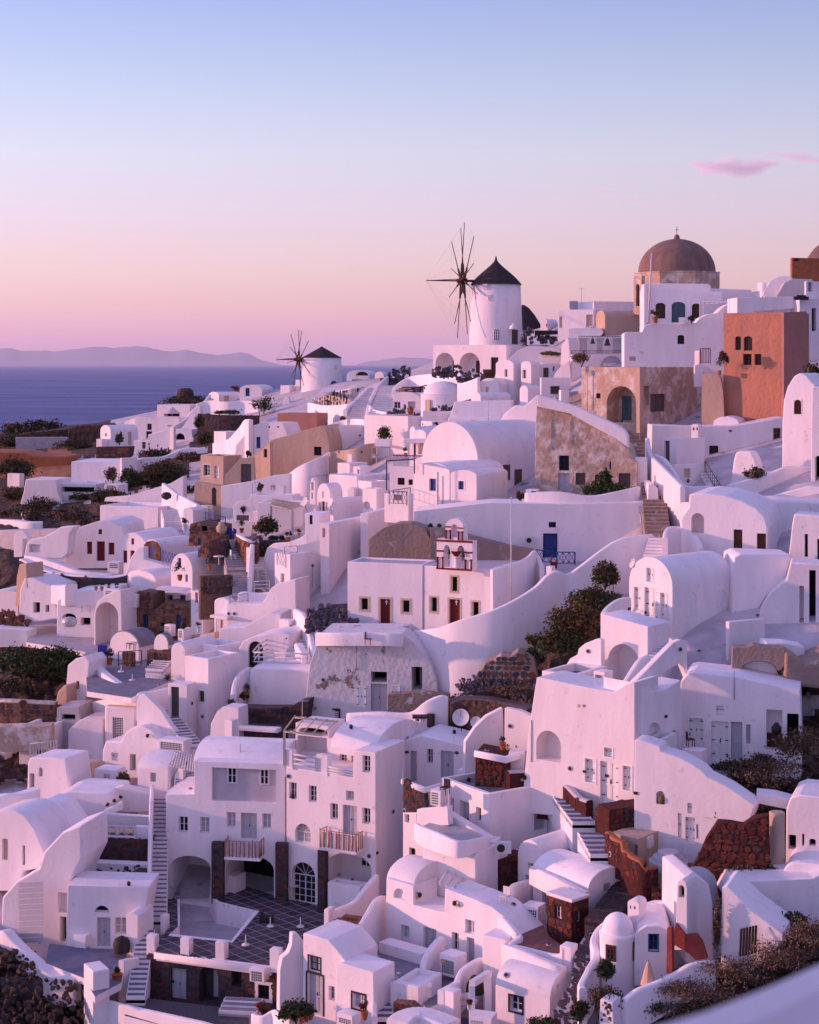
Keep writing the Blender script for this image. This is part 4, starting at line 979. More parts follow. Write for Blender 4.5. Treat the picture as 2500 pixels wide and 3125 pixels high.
FW('white wall with bells in front of the beige hall',[(1735,1120),(1735,1030),(1905,1022),(1905,1120)],(1820,1120,198),4,2.5)
root = empty('belfry',P(1830,1074,195),'stone bell frame with a wire, three stub columns','belfry')
for x0,x1 in ((1768,1792),(1824,1840),(1872,1903)):
 a = P(x0,1072,195); b_ = P(x1,1072,195); mb = MB(); w = (b_ - a).x
 mb.box(a,(w,0,0),(0,.5,0),(0,0,1.25)); mb.box(a + Vector((-.12,-.08,1.25)),(w + .24,0,0),(0,.66,0),(0,0,.3)); mb.box(a + Vector((-.08,-.05,-.2)),(w + .16,0,0),(0,.6,0),(0,0,.2)); mb.build('column','greywhite',root)
mb = MB(); mb.tube(P(1765,1026,195.2),P(1905,1026,195.2),.04,.04,5); mb.build('wire','metal_dark',root)
def bell(label,px,ytop,ybot,D):
 c = P(px,ybot,D); h = (ybot - ytop) * D / F; r = h * .42; mb = MB(); mb.lathe(c,[(r,0),(r * .92,h * .08),(r * .62,h * .35),(r * .5,h * .7),(r * .3,h * .86),(.02,h * .9)],16); mb.tube(c + UP * h * .85,c + UP * h * 1.25,.03,.03,4)
 return tag(mb.build('bell','bronze',None,c),label,'bell')
bell('small green bronze bell hanging on the wire, left one',1809,1030,1049,195.2); bell('larger green bronze bell hanging on the wire, right one',1854,1030,1055,195.2)
railing('thin dark rail under the bells',[(1745,1080,194),(1905,1080,194)],.35,'metal_dark','bars',3,name='rail',cat='rail')
H('white house with blind arch below the bells',1745,1170,1082,1741,1910,76,'flat',D=192,ops=[('S','sw',1832,1086,1900,1125,dict(shape='arch',depth=.12)),('S','k',1842,1108,1880,1117,dict(depth=.4))],L=None)
bush('reddish dry bush on the white wall below the bells',1775,1118,62,46,n=700,leaf=.1,D=190,mats=('leaf_brown','leaf_dry','leaf_gold'))
FW('tall narrow white pillar wall right of the twin vaults',[(1712,1160),(1714,1060),(1722,1044),(1732,1030),(1738,1060),(1742,1160)],(1728,1150,196),30,.6,smooth=True,name='pillar',cat='pillar')
o = FW('white parapet set with dark pebbles right of the mill',[(1609,1052),(1609,1026),(1702,1020),(1702,1044),(1700,1052)],(1650,1052,208),8,.5,bev=.05,name='pebbled_parapet',cat='parapet')
fc = o_faces[o.name][0]
def pebbles(o,fc,px0,py0,px1,py1,n,s=.14,mats=('pebble',),proud=.03):
 for k in range(n):
  a,z = fc.hit(rnd.uniform(px0,px1),rnd.uniform(py0,py1)); p = bpy.data.objects.new('pebble',stone_mesh(rnd.randrange(7),rnd.choice(mats))); COL.objects.link(p); p.parent = o
  q = s * rnd.uniform(.5,1.4); M = Matrix(((fc.u.x,-fc.n.x,0),(fc.u.y,-fc.n.y,0),(0,0,1)))
  p.matrix_local = Matrix.Translation(fc.at(a,z) - o.location) @ (M @ Matrix.Rotation(rnd.uniform(0,6),3,'Y') @ Matrix.Diagonal((q * 1.3,proud,q))).to_4x4()
pebbles(o,fc,1612,1026,1700,1048,42,.42)
H('dark pergola box behind the pebbled parapet',1690,1024,1008,1632,1704,20,'flat',m='dark_frame',D=214,name='canopy',cat='canopy',down=.1,bev=.02,L=2)
bush('spiky low plants along the white roof, below the pebbled parapet',1682,1086,68,14,n=500,leaf=.12,D=200,mats=('leaf_mid','leaf_gold'),name='planting',cat='plants',stem=False)
H('long white planter on the roof edge',1708,1095,1082,1645,1712,15,'flat',D=200,name='planter',cat='planter',down=.2,L=.8,bev=.05)
FW('rounded white roof mound left of the long planter',[(1548,1120),(1572,1078),(1600,1060),(1640,1056),(1712,1070),(1712,1120)],(1640,1120,203),10,5,smooth=True,name='vaulted_house',cat='house')
H('white vaulted house with one small window, left of the twins',1568,1240,1112,1513,1592,42,'vF',D=196,rise=14,ops=[('F','ww',1540,1127,1549,1150)])
H('white vaulted house with two windows, middle of the row',1622,1225,1114,1590,1650,40,'vF',D=195,rise=12,ops=[('F','ww',1595,1128,1606,1155)])
H('white house with tall grey door under the pillar',1652,1225,1116,1630,1716,64,'vS',D=197,rise=8,ops=[('S','sT',1658,1122,1676,1176),('S','ww',1686,1117,1694,1133)])
H('white block with olive shutter below the pillar',1652,1240,1152,1648,1742,74,'par',D=189,ops=[('S','sg',1680,1178,1709,1202)],par=(.25,.3))
FW('white sloping buttress wall with curved edge under the pillar',[(1688,1160),(1694,1140),(1712,1118),(1738,1100),(1744,1160)],(1716,1160,192),20,.5,smooth=False,name='buttress',cat='buttress')
H('low white wall end with flat top beside the ochre house',1712,1226,1190,1706,1774,70,'flat',D=182,name='low_wall',cat='wall',L=1)
H('small white pyramid-topped chimney house',1612,1232,1192,1586,1650,38,'vF',D=186,rise=16,ops=[('F','sT',1601,1206,1620,1230)] )
H('little white vault with tiny slit door',1522,1232,1178,1462,1530,25,'vF',D=194,rise=24,L=4,ops=[('F','sp',1482,1180,1491,1204)])
H('low pink lit vault end beside the little vault',1467,1226,1212,1438,1560,60,'vF',D=191,rise=14,L=None)
C1 = P(1355,1256,200); s = 200 / F; root = empty('domed_house',C1,'small round white house with shallow dome','house')
mb = MB(); mb.lathe(C1,[(71 * s,-3),(71 * s,55 * s)],40); mb.build('drum','white',root)
mb = MB(); mb.lathe(C1 + UP * 55 * s,[(62 * s,0)] + [(62 * s * math.cos(a * math.pi / 20),38 * s * math.sin(a * math.pi / 20)) for a in range(1,10)] + [(.02,38 * s)],40); mb.build('dome','white',root)
fcx = Face(Vector((C1.x - 71 * s * .68,C1.y - 71 * s * .75,0)),Vector((.75,-.68,0)).normalized(),Vector((-.68,-.75,0)).normalized())
fill(root,fcx,'sp',-.35,.35,C1.z,C1.z + 38 * s,'rect',-.06)
H('low white vault house with two windows left of the round house',1283,1262,1218,1200,1290,14,'vF',D=203,rise=22,L=3,ops=[('F','ww',1202,1226,1222,1246),('F','sw',1245,1225,1268,1246)])
W('sweeping white curved wall behind the round house',[(1200,1215,1190,214),(1215,1192,1172,216),(1250,1170,1150,218),(1310,1160,1142,214),(1365,1158,1140,206),(1412,1150,1132,203)],t=.5,down=3)
W('long white stair cheek descending from boulders',[(1400,1195,1172,197),(1440,1185,1160,195),(1462,1172,1150,194)],t=.4)
for k in range(7):
 mb = MB(); a = P(1208 + k * 9,1192 - (k % 3) * 5,205 - k * .6); q = P(1286 + k * 6,1196 - (k % 4) * 7,204); mb.tube(a,q,.09,.07,5)
 tag(mb.build('timber_pole','brown_wood' if k % 2 else 'wheel_wood',None,a),'loose weathered timber pole on the low vault roof, %s from the left' % ORD[k],'timber','timber poles on the low vault roof')
pot('large terracotta pot in front of the low vault',1253,1266,22,D=194,kind='bushy',ph=.1)
H('plain white house with sloping roof below the round house',1560,1310,1276,1368,1570,12,'flat',D=180,L=7,ops=[('F','sg',1437,1284,1474,1294)])
FW('white roof slope with blind arch over the shutter',[(1370,1280),(1388,1226),(1562,1222),(1562,1280)],(1460,1280,186),8,2.5,bev=.15,name='white_house',cat='house')
FW('pink lit swooping white wall left of the ochre ruin',[(1508,1340),(1512,1310),(1540,1262),(1572,1236),(1598,1240),(1620,1222),(1641,1204),(1641,1340)],(1600,1330,168),24,1.5,smooth=False,bev=.25)
FW('big weathered beige ruin wall with grey window and old door',[(1632,1510),(1634,1310),(1639,1238),(1757,1268),(1860,1320),(1915,1366),(1925,1400),(1945,1410),(1945,1510)],(1790,1495,151),14,5,'tan',bev=.12,name='ruined_house',cat='ruin',ops=[
 ('F','wk',1706,1390,1737,1436,dict(depth=.3)),('F','sw',1704,1444,1740,1496,dict(depth=.25)),('F','sT',1757,1443,1787,1480),('F','sT',1816,1450,1840,1482),('F','sT',1888,1444,1924,1486),('F','k',1860,1408,1865,1432,dict(depth=.3))])
FW('white plaster parapet band sloping along the top of the ruin',[(1639,1240),(1640,1206),(1700,1222),(1757,1240),(1820,1270),(1883,1298),(1905,1312),(1915,1330),(1916,1366),(1880,1338),(1800,1296),(1740,1262)],(1780,1400,150.6),14,1.4,bev=.12,name='parapet',cat='parapet')
bush('dark climbing plants at the foot of the ruin',1850,1520,150,56,n=1600,leaf=.11,D=148.5,mats=('leaf_dark','leaf_mid'))
agave('pale spiky agave before the ruin door',1790,1512,44,D=147.5,m='leaf_mid')
bush('young leafy tree against the ruin',1845,1500,44,70,n=700,leaf=.12,D=148.2,mats=('leaf_dark','leaf_mid'),name='small_tree',cat='tree')
bush('climber hanging over the white wall below the ruin',1856,1530,28,40,n=300,leaf=.12,D=146.5,mats=('leaf_dark','leaf_mid'),name='climber',cat='plant',stem=False)
H('great white barrel vaulted hall with lit round gable',1459,1560,1408,1287,1684,42,'vF',D=158,rise=118,bev=.15,name='barrel_vaulted_hall',cat='hall',
 ops=[('S','sT',1535,1388 + 30,1558,1466,dict(depth=.1)),('S','sT',1570,1432,1594,1482,dict(depth=.1))])
H('white house with blue window and wavy vault roof, lit side',1373,1612,1442,1262,1470,40,'vF',D=152,rise=28,bev=.15,ops=[('F','sb',1311,1461,1331,1498,dict(sur='white',st=.1,depth=.25))],L=8)
H('white rounded block with small blue window beside the barrel hall',1455,1580,1452,1374,1550,34,'vF',D=150.5,rise=16,bev=.3,ops=[('F','sb',1399,1468,1416,1494,dict(sur='white',st=.12,depth=.2))])
H('white balcony box with navy railing',1248,1556,1508,1173,1262,30,'par',D=151,par=(.25,.9),ops=[('F','k',1188,1500,1242,1536,dict(depth=.15,bm=0))],down=1.2,name='balcony',cat='balcony')
railing('navy crossed balcony railing in front of the blue window house',[(1188,1538,150.6),(1242,1541,149.9)],1.15,'navy','cross',4)
railing('upper navy rail on the balcony terrace',[(1200,1530,153),(1252,1522,155)],1.0,'navy','bars',6)
pergola('navy blue steel pergola over the balcony',[(1180,1492,152),(1265,1442,154),(1290,1430,160),(1200,1440,161)],2.5,'navy',10,posts=(0,1),beam=.05)
H('white house wall with two windows under the navy pergola',1264,1530,1425,1190,1275,16,'flat',D=159,ops=[('F','wn',1213,1458,1235,1480),('F','wn',1246,1463,1260,1480)])
railing('white latticed railing above the navy pergola',[(1203,1436,162),(1245,1432,161)],1.0,'grey_wood','cross',4)
H('white porch house with amber doorway behind the pergola',1296,1405,1345,1250,1310,24,'flat',D=168,ops=[('F','sp',1276,1352,1292,1386),('F','ww',1262,1352,1270,1390)])
FW('thin white awning slab above the porch',[(1228,1352),(1232,1341),(1305,1341),(1305,1352)],(1268,1352,167),5,2.0,name='awning',cat='awning',bev=.05)
H('small white vault above the porch, left one',1268,1345,1318,1250,1332,55,'vF',D=176,rise=16)
H('small white vault above the porch, right one',1300,1345,1325,1262,1345,50,'vF',D=174,rise=13)
o = H('white parapet pierced with small holes above the vaults',1318,1325,1286,1285,1372,55,'flat',D=181,name='pierced_parapet',cat='parapet',L=None); fcs = o_faces[o.name]
pebbles(o,fcs[0],1288,1290,1316,1306,6,.28,('black',)); pebbles(o,fcs[1],1324,1290,1368,1304,5,.28,('black',))  # flat black discs paint the darkness inside the holes; nothing is cut
H('long lit white retaining wall right of the big stair',1246,1370,1270,1112,1400,42,'par',D=186,par=(.3,.3),name='retaining_wall',cat='wall')
H('shaded white roof block behind the pierced parapet',1290,1300,1256,1284,1385,70,'flat',D=187,L=4)
# ================================================================== AROUND THE SMALL MILL
H('small white block behind the spars of the small mill',884,1225,1176,856,890,20,'flat',D=284,L=4)
H('narrow white block against the small mill',918,1225,1159,902,926,20,'flat',D=285,L=3)
FW('navy wall strip beneath the small white block',[(884,1232),(884,1210),(922,1208),(922,1232)],(900,1232,280),5,.5,'navy',name='painted_wall')
FW('white tapering chimney stack left of the small mill',[(860,1254),(864,1228),(868,1212),(880,1210),(884,1228),(887,1254)],(872,1254,268),15,.8,name='chimney',cat='chimney')
railing('white beam railing of the far terrace',[(792,1296,262),(845,1268,270)],2.0,'white_wood','bars',6,r=.06)
H('low white vault house at the village tip, left one',668,1240,1206,637,736,50,'vF',D=292,rise=10,ops=[('F','ww',645,1216,652,1226),('S','sp',684,1208,700,1224)])
H('white house at the village tip with navy door',800,1240,1190,732,860,14,'vF',D=290,rise=16,L=6,ops=[('F','db',749,1184,762,1209)])
W('wavy white garden wall below the village tip',[(598,1262,1232,272),(640,1262,1222,272),(690,1262,1226,270),(740,1264,1222,270),(796,1268,1226,268)],down=2)
W('dark dry stone terrace wall left of the small mill',[(606,1298,1262,252),(680,1300,1266,250),(792,1296,1268,250)],t=.5,m='stone_mortar',name='stone_wall',stone=True,ssize=.6)
FW('lower dark red stone wall with bush, far left terrace',[(608,1335),(608,1303),(654,1302),(656,1350),(640,1350)],(630,1340,238),20,.6,'stone_mortar',name='stone_wall',stone=True,ssize=.5,smats=('stone2','stone4'))
bush('thin grey green tree by the small mill',806,1262,74,56,n=500,leaf=.14,D=262,mats=('leaf_mid','leaf_dark'),name='small_tree',cat='tree')
bush('dark hedge along the far stone wall',690,1266,90,18,n=600,leaf=.15,D=255,mats=('leaf_dark','leaf_mid'),name='hedge',cat='hedge',stem=False)
bush('dark bush hanging at the corner of the red stone wall',628,1366,52,52,n=900,leaf=.13,D=232)
bush('brown bush on the slope left of the far stone wall',610,1320,36,60,n=600,leaf=.13,D=242,mats=('leaf_brown','leaf_dark'))
bush('reddish shrub beside the village tip vault',720,1196,28,22,n=250,leaf=.14,D=296,mats=('leaf_brown','leaf_dry'))
H('white vaulted cafe roof on the ridge right of the small mill',1128,1172,1146,1058,1140,12,'vF',D=300,rise=16,L=6,ops=[('F','wk',1086,1134,1124,1146,dict(shape='arch'))])
FW('dark front of the cafe',[(1074,1172),(1074,1158),(1144,1158),(1144,1172)],(1100,1172,298),5,.3,'dark_frame',name='shopfront',cat='shopfront')
FW('navy and pink low wall by the small mill',[(1044,1176),(1044,1163),(1080,1162),(1080,1176)],(1060,1176,296),5,.5,'navy',name='painted_wall')
H('little white chapel on the ridge',1172,1180,1148,1144,1184,30,'vF',D=290,rise=14)
W('round terrace wall of dark cobbles under the small mill',[(960,1232,1216,250),(985,1240,1200,244),(1030,1240,1192,238),(1075,1234,1184,235),(1108,1220,1178,237)],t=.5,m='mortar_light',name='cobbled_wall',stone=True,ssize=.55,cop='white',smats=('pebble',))
T('',[(960,1214),(985,1199),(1030,1191),(1075,1183),(1108,1177),(1060,1172),(985,1186)],z=zrow(1194,238),m='white',name='mill_terrace')
W('white wall with little door below the cobbled terrace',[(944,1262,1228,242),(985,1272,1236,235),(1030,1276,1236,228),(1064,1278,1232,223)],t=.5)
steps('small stair of blue grey treads left of the cobbled terrace',(985,1268),(962,1228),width=1.6,n=8,D0=234,D1=246)
steps('wide white stair with blue grey treads climbing to the ridge',(1095,1282),(1136,1184),width=2.9,n=17,D0=211,D1=230)
W('left white parapet of the wide stair',[(1052,1268,1250,216),(1076,1250,1226,220),(1104,1222,1200,225),(1132,1196,1176,232)],t=.4)
W('right white parapet swirling up beside the wide stair',[(1118,1290,1278,207),(1126,1262,1232,212),(1140,1225,1200,220),(1156,1190,1174,230),(1182,1168,1148,240)],t=.45)
steps('old worn white stair beside the boulders',(1160,1268),(1196,1176),width=2.8,n=14,D0=202,D1=226,tm='greywhite')
W('white curved cheek between the two stairs',[(1130,1262,1236,210),(1144,1272,1250,205),(1184,1274,1258,200)],t=.4)
H('orange brown plaster wall house below the small mill',968,1330,1262,846,982,18,'flat',m='pinkwall',D=224,name='orange_house',L=4,ops=[('F','dk',890,1297,901,1320)])
FW('big buff coloured house wall sloping down to the left',[(756,1475),(764,1396),(828,1342),(985,1298),(996,1312),(1004,1340),(1008,1395),(990,1405),(920,1440),(880,1452),(830,1475)],(900,1470,203),16,6,'beige',name='buff_house',cat='house',bev=.2,ops=[
 ('F','wk',958,1363,981,1390,dict(depth=.3)),('F','k',803,1364,816,1400,dict(depth=.4)),('F','k',782,1441,793,1459,dict(depth=.5))])
FW('lit narrow return wall of the buff house',[(770,1470),(776,1392),(824,1350),(826,1470)],(800,1470,201.5),40,.5,'beige',ops=[('F','wk',803,1366,817,1400,dict(depth=.25))])
H('buff box house with two white shutters',682,1474,1392,612,738,34,'par',m='beige',D=205,name='buff_box_house',par=(.25,.3),ops=[('F','ww',621,1418,641,1452,dict(sur='white_wood',st=.1)),('F','sW',654,1422,668,1460)])
FW('buff garden wall with brown double door',[(684,1478),(688,1450),(734,1398),(775,1396),(778,1478)],(740,1478,198),10,.5,'beige',ops=[('F','sT',735,1416,767,1473)])
W('white swirling chimney wall of the curved house',[(655,1370,1352,220),(700,1372,1340,217),(722,1374,1318,215),(740,1372,1296,214),(752,1372,1280,213),(766,1372,1280,212)],t=.6,down=4,m='white')
FW('white vaulted house with two vents and blue door',[(716,1400),(720,1360),(752,1320),(766,1300),(800,1290),(862,1291),(878,1330),(800,1392),(770,1400)],(800,1395,212),18,5,name='white_vaulted_house',cat='house',ops=[('F','db',782,1333,795,1368),('F','k',819,1300,824,1306,dict(depth=.3)),('F','k',846,1300,851,1306,dict(depth=.3))])
H('white block at the left of the swirling chimney',690,1368,1318,653,738,50,'flat',D=226)
bush('potted shrub on the buff house roof',756,1396,24,22,n=260,leaf=.1,D=200,name='potted_shrub')
FW('buff wall with dark arched doorway',[(590,1590),(594,1470),(640,1478),(672,1482),(674,1590)],(630,1590,187),14,1.2,'beige',ops=[('F','dg',646,1488,660,1544,dict(shape='arch'))],name='garden_wall')
FW('long white terrace wall right of the arched doorway',[(674,1590),(674,1484),(760,1470),(830,1452),(884,1446),(884,1530),(770,1590)],(760,1580,185),10,1.0)
bush('potted palm on the white terrace',796,1500,24,26,n=220,leaf=.12,D=180,name='potted_palm')
railing('thin rail beside the potted palm',[(770,1506,181),(790,1502,181)],1.1,'metal_light','bars',2)
H('white bench block on the terrace',896,1560,1512,764,940,10,'par',D=176,par=(.25,.5),L=3,name='white_terrace_block')
tag(H('x',866,1506,1482,842,872,20,'flat',D=179,L=.6,bev=.03,down=.2,m='white_wood'),'slatted white garden chair on the terrace','chair').name = 'garden_chair'
FW('pointed brown wooden door gable',[(997,1362),(997,1330),(1001,1308),(1006,1303),(1012,1310),(1016,1330),(1016,1362)],(1006,1362,204),30,.25,'brown_wood',name='wooden_door',cat='door',bev=.03)
H('white vault roofed house behind the pointed door',1020,1365,1312,1008,1150,66,'vS',D=206,rise=14)
W('long white wall behind the pointed door and the hedge tub',[(1000,1320,1296,212),(1060,1312,1280,212),(1112,1316,1280,208),(1140,1330,1300,205),(1150,1350,1330,202)],t=.5,down=4)
bush('big clipped green bush in a white tub',1174,1348,50,50,n=1100,leaf=.09,D=186,mats=('leaf_mid','leaf_dark','leaf_gold'))
H('white tub of the big bush',1190,1354,1340,1144,1196,12,'flat',D=185,L=1.2,bev=.05,down=.3,name='planter',cat='planter')
def dish(label,px,py,rpx,D,az=60,el=15,foot=None,group=None,m='white_wood'):
 c = P(px,py,D); r = rpx * D / F; root = empty('satellite_dish',c,label,'satellite dish',group)
 n = Vector((-math.sin(R(az)) * math.cos(R(el)),-math.cos(R(az)) * math.cos(R(el)),math.sin(R(el)))); a = n.cross(UP).normalized(); b = n.cross(a)
 mb = MB()
 for k in range(4):
  r0,r1 = r * k / 4,r * (k + 1) / 4
  for i in range(24):
   t0,t1 = 2 * math.pi * i / 24,2 * math.pi * (i + 1) / 24
   f_ = lambda rr,t: c + (a * math.cos(t) + b * math.sin(t)) * rr + n * (rr * rr / r * .22)
   mb.face((f_(r0,t0),f_(r1,t0),f_(r1,t1),f_(r0,t1)) if k else (f_(0,0),f_(r1,t0),f_(r1,t1)),0,True)
 mb.build('dish',m,root)
 mb = MB(); mb.tube(c - n * .05,c - n * .2 - UP * (foot or r * 1.3),.03,.03,5); mb.tube(c - b * r * .9,c + n * r * .8,.015,.015,4); mb.build('mount','metal_dark',root)
dish('pale satellite dish beside the clipped bush',1134,1330,12,190,50,20)
W('curved buff terrace wall with round lamps',[(1006,1412,1380,190),(1030,1410,1376,190),(1075,1402,1370,188),(1115,1392,1356,188),(1145,1386,1352,189)],t=.4,m='beige')
T('',[(1006,1412),(1060,1404),(1150,1402),(1150,1418),(1080,1424)],ref=0,m='floor',name='roof_deck')
H('white chimney pot on the grey deck',1074,1414,1386,1060,1076,30,'flat',D=184,L=.7,bev=.06,name='chimney',cat='chimney')
H('flat white canopy house below the deck',1068,1450,1414,1030,1122,40,'flat',D=181,name='canopy_house')
pergola('small white timber pergola right of the deck',[(1135,1402,184),(1190,1400,184),(1205,1385,190),(1150,1386,190)],1.3,n=5,m='grey_wood',beam=.05)
pot('terracotta pot by the white porch',1238,1394,12,D=170,ph=1.6)
H('white block with round corner, centre of the village',1092,1502,1452,1003,1182,36,'par',D=172,bev=.35,par=(.3,.3))
H('white dropped block below the round corner',1082,1545,1490,1060,1110,30,'flat',D=169,L=3)
H('white terrace block with parapet left of the navy pergola',1134,1500,1470,1092,1190,52,'par',D=168)
H('little amber windowed white hut behind the round corner',1100,1450,1424,1078,1118,30,'flat',D=176,L=2,ops=[('F','sp',1090,1432,1097,1446)])
pergola('thin white beam frame behind the chapel vault',[(944,1500,186),(1000,1480,190),(1002,1470,196),(948,1486,194)],1.6,n=4,posts=(0,1),beam=.06)
W('long white sloping wall rising behind the chapel',[(884,1470,1446,190),(920,1458,1420,188),(960,1440,1402,188),(990,1420,1390,190),(1004,1400,1380,192)],t=.5,down=4)
H('white vaulted chapel with three slim doors',1008,1585,1512,968,1046,36,'vF',D=166,rise=36,bev=.08,ops=[
 ('F','ww',972,1532,979,1570),('F','dT',981,1530,991,1578),('F','ww',993,1532,999,1570),('F','ww',983,1500,988,1520)])
FW('tall white arched bell slit wall left of the chapel',[(944,1565),(946,1480),(950,1462),(956,1456),(962,1470),(964,1565)],(955,1565,170),30,.5,ops=[('F','k',949,1470,957,1496,dict(shape='arch',depth=.4,bm=0)),('F','ww',950,1504,955,1522)],name='bell_wall')
H('low vault annex right of the chapel',1018,1590,1536,1004,1110,50,'vF',D=164,rise=16,ops=[('F','k',1006,1542,1013,1566,dict(shape='arch',depth=.3,bm=0))])
H('flat pinkish block right of the annex',1150,1560,1492,1106,1180,40,'par',D=163,ops=[('F','k',1108,1530,1130,1552,dict(shape='arch',depth=.4,bm=0))],par=(.2,.3))
dish('large white satellite dish left of the chapel',930,1534,17,164,55,25)
H('long white flat house left of the dish',925,1560,1536,784,960,10,'par',D=170,par=(.3,.2),L=4)
pergola('brown slatted pergola roof over the shaded patio',[(828,1620,166),(893,1640,161),(932,1600,166),(830,1592,173)],2.5,'greywhite',22,posts=(0,1),cover='cream',beam=.09)
FW('shaded white patio wall under the slatted pergola',[(770,1640),(772,1560),(935,1560),(935,1640)],(850,1640,172),4,.5)
bush('large dark green bush on the patio',812,1635,76,62,n=1500,leaf=.11,D=162)
agave('grey green spiky plant below the patio',796,1652,22,D=160,m='leaf_gold')
bush('round green shrub at the patio edge',834,1656,36,22,n=500,leaf=.1,D=160,mats=('leaf_mid','leaf_dark'))
bush('reddish shrub at the patio edge',862,1655,24,26,n=300,leaf=.1,D=160,mats=('leaf_brown','leaf_dark'))
pot('terracotta pot at the patio corner, nearest the door',880,1655,16,D=158.5)
pot('terracotta pot inside the patio',912,1636,10,D=160)
bush('round yellow green shrub below the patio',816,1686,34,28,n=500,leaf=.1,D=157,mats=('leaf_mid','leaf_gold'))
bush('dark plants under the patio wall',830,1700,44,44,n=800,leaf=.1,D=157.5,mats=('leaf_dark','leaf_mid'))
FW('rough dark stone bank under the patio',[(780,1735),(782,1650),(870,1650),(860,1700),(840,1735)],(820,1735,158.5),20,.8,'stone_mortar',name='stone_wall',stone=True,ssize=.5)
bush('potted agave on the white wall left of the patio',743,1566,28,24,n=260,leaf=.12,D=174,name='potted_agave')
FW('stepped white wall with grey panel left of the patio',[(712,1605),(712,1545),(722,1532),(764,1524),(768,1605)],(740,1605,174),12,.5,ops=[('F','sT',722,1572,760,1592,dict(depth=.08))])
pot('terracotta pot with a cactus on the stone gate wall',738,1626,14,D=168,ph=2.2)
railing('white picket gate below the buff wall',[(614,1582,184),(650,1582,183)],1.35,'white_wood','picket',9,name='picket_gate',cat='gate')
# ================================================================== FAR LEFT SIDE
c = P(566,1214,300); mb = MB(); s = 300 / F
mb.lathe(c,[(24 * s,-1),(26 * s,10 * s),(24 * s,22 * s),(17 * s,29 * s),(.1,30 * s)],14); tag(mb.build('boulder','cliff',None,c),'dark red rock knob above the sea','rock')
H('white ledge under the rock knob',556,1222,1212,540,580,20,'flat',D=298,L=2,name='white_ledge',cat='ledge')
bush('brown scrub covering the hilltop under the knob',570,1240,150,34,n=1600,leaf=.2,D=298,mats=('leaf_brown','leaf_dark','leaf_dry'),name='scrub',stem=False)
H('lit white upper house below the rocky hill',580,1285,1236,480,600,18,'flat',D=285,L=7,ops=[('F','k',500,1262,548,1278,dict(depth=1.5))])
mb = MB(); c = P(526,1262,278); mb.lathe(c,[(26 * .053,0),(.05,20 * .053)],8); mb.tube(c - UP,c,.04,.04,5); tag(mb.build('parasol','cloth',None,c),'open pale parasol on the far terrace','parasol')
H('lit white lower house with one door, far left',545,1345,1274,414,570,12,'par',D=272,L=6,ops=[('F','wk',449,1293,463,1312),('F','sk',446,1316,464,1342),('F','sw',511,1297,524,1308)])
H('narrow white bell wall beside the lower house',412,1312,1288,380,416,20,'vF',D=275,rise=5,L=1)
H('white stepped parapet left of the lower house',412,1318,1278,398,416,30,'flat',D=274,L=1)
H('small white vaulted chapel with cream door on the far left',338,1362,1316,306,422,46,'vF',D=262,rise=18,ops=[('F','ww',320,1322,326,1332),('S','sp',391,1318,402,1358)])
bush('dark climbing plant on the chapel side',364,1358,28,42,n=420,leaf=.14,D=258,mats=('leaf_dark','leaf_mid'),name='climber',cat='plant')
H('tiny white annex left of the chapel',312,1362,1340,294,320,20,'flat',D=261,L=3)
FW('white swooping wall with small dark window below the chapel',[(408,1398),(408,1344),(450,1346),(452,1326),(500,1314),(514,1300),(524,1310),(525,1396),(470,1394)],(460,1396,252),12,1.0,smooth=False,bev=.2,ops=[('F','k',452,1352,457,1359,dict(depth=.3)),('F','sT',430,1342,448,1376)])
steps('short white stair to the grey gate, far left',(436,1398),(438,1376),width=1.7,n=6,D0=249,D1=251,tm='greywhite')
H('tall white pillar with blue top, far left',530,1400,1303,518,532,30,'flat',D=250,L=.6,name='pillar',cat='pillar')
FW('bright white swoosh wall rising to the far right house',[(524,1340),(560,1300),(585,1262),(605,1236),(612,1240),(612,1310),(580,1340)],(570,1340,262),14,1.2,bev=.2)
W('white swoop wall climbing to the village tip',[(530,1330,1300,268),(565,1308,1278,272),(590,1286,1250,274),(620,1262,1228,278),(640,1240,1205,286)],t=.5,down=3)
H('white house with dark arched opening, far left',586,1350,1310,530,612,12,'par',D=258,L=4,ops=[('F','k',534,1322,564,1342,dict(shape='arch',depth=.8))])
FW('red brown dry stone retaining wall at the far left',[(292,1412),(294,1364),(406,1362),(402,1390),(380,1412)],(350,1412,240),6,1,'stone_mortar',name='stone_wall',cat='wall',stone=True,ssize=.6,smats=('stone2','stone0','warmstone1'))
W('lit white terrace wall with pink gate, far left',[(404,1430,1402,232),(440,1420,1396,234),(500,1412,1392,236),(560,1408,1368,238),(612,1386,1366,238),(634,1376,1362,238)],t=.5,down=5)
bush('brown green scrub on the slope below the terrace wall',500,1480,140,78,n=2600,leaf=.14,D=216,mats=('leaf_brown','leaf_dark','leaf_mid'),name='scrub',stem=False)
bush('rusty scrub beside the buff box house',575,1415,80,40,n=900,leaf=.14,D=222,mats=('leaf_brown','leaf_dry'),name='scrub',stem=False)
bush('dark shrubs on the slope edge above the big terrace house',400,1482,70,60,n=1200,leaf=.14,D=214,mats=('leaf_dark','leaf_mid'),name='scrub',stem=False)
bush('dark slope scrub falling towards the lower left',330,1545,120,60,n=1800,leaf=.15,D=206,mats=('leaf_dark','leaf_brown','leaf_mid'),name='scrub',stem=False)
bush('bare pinkish shrub in front of the long white house',345,1472,60,50,n=500,leaf=.12,D=212,mats=('leaf_dry','leaf_brown'))
H('small lit white hut on the scrub slope',372,1450,1398,366,420,40,'flat',D=220,name='white_hut')
H('striped pink garden house on the scrub slope',360,1505,1480,318,380,14,'flat',D=208,L=3,ops=[('F','l',320,1478,352,1498,dict(depth=.15))],name='garden_house')
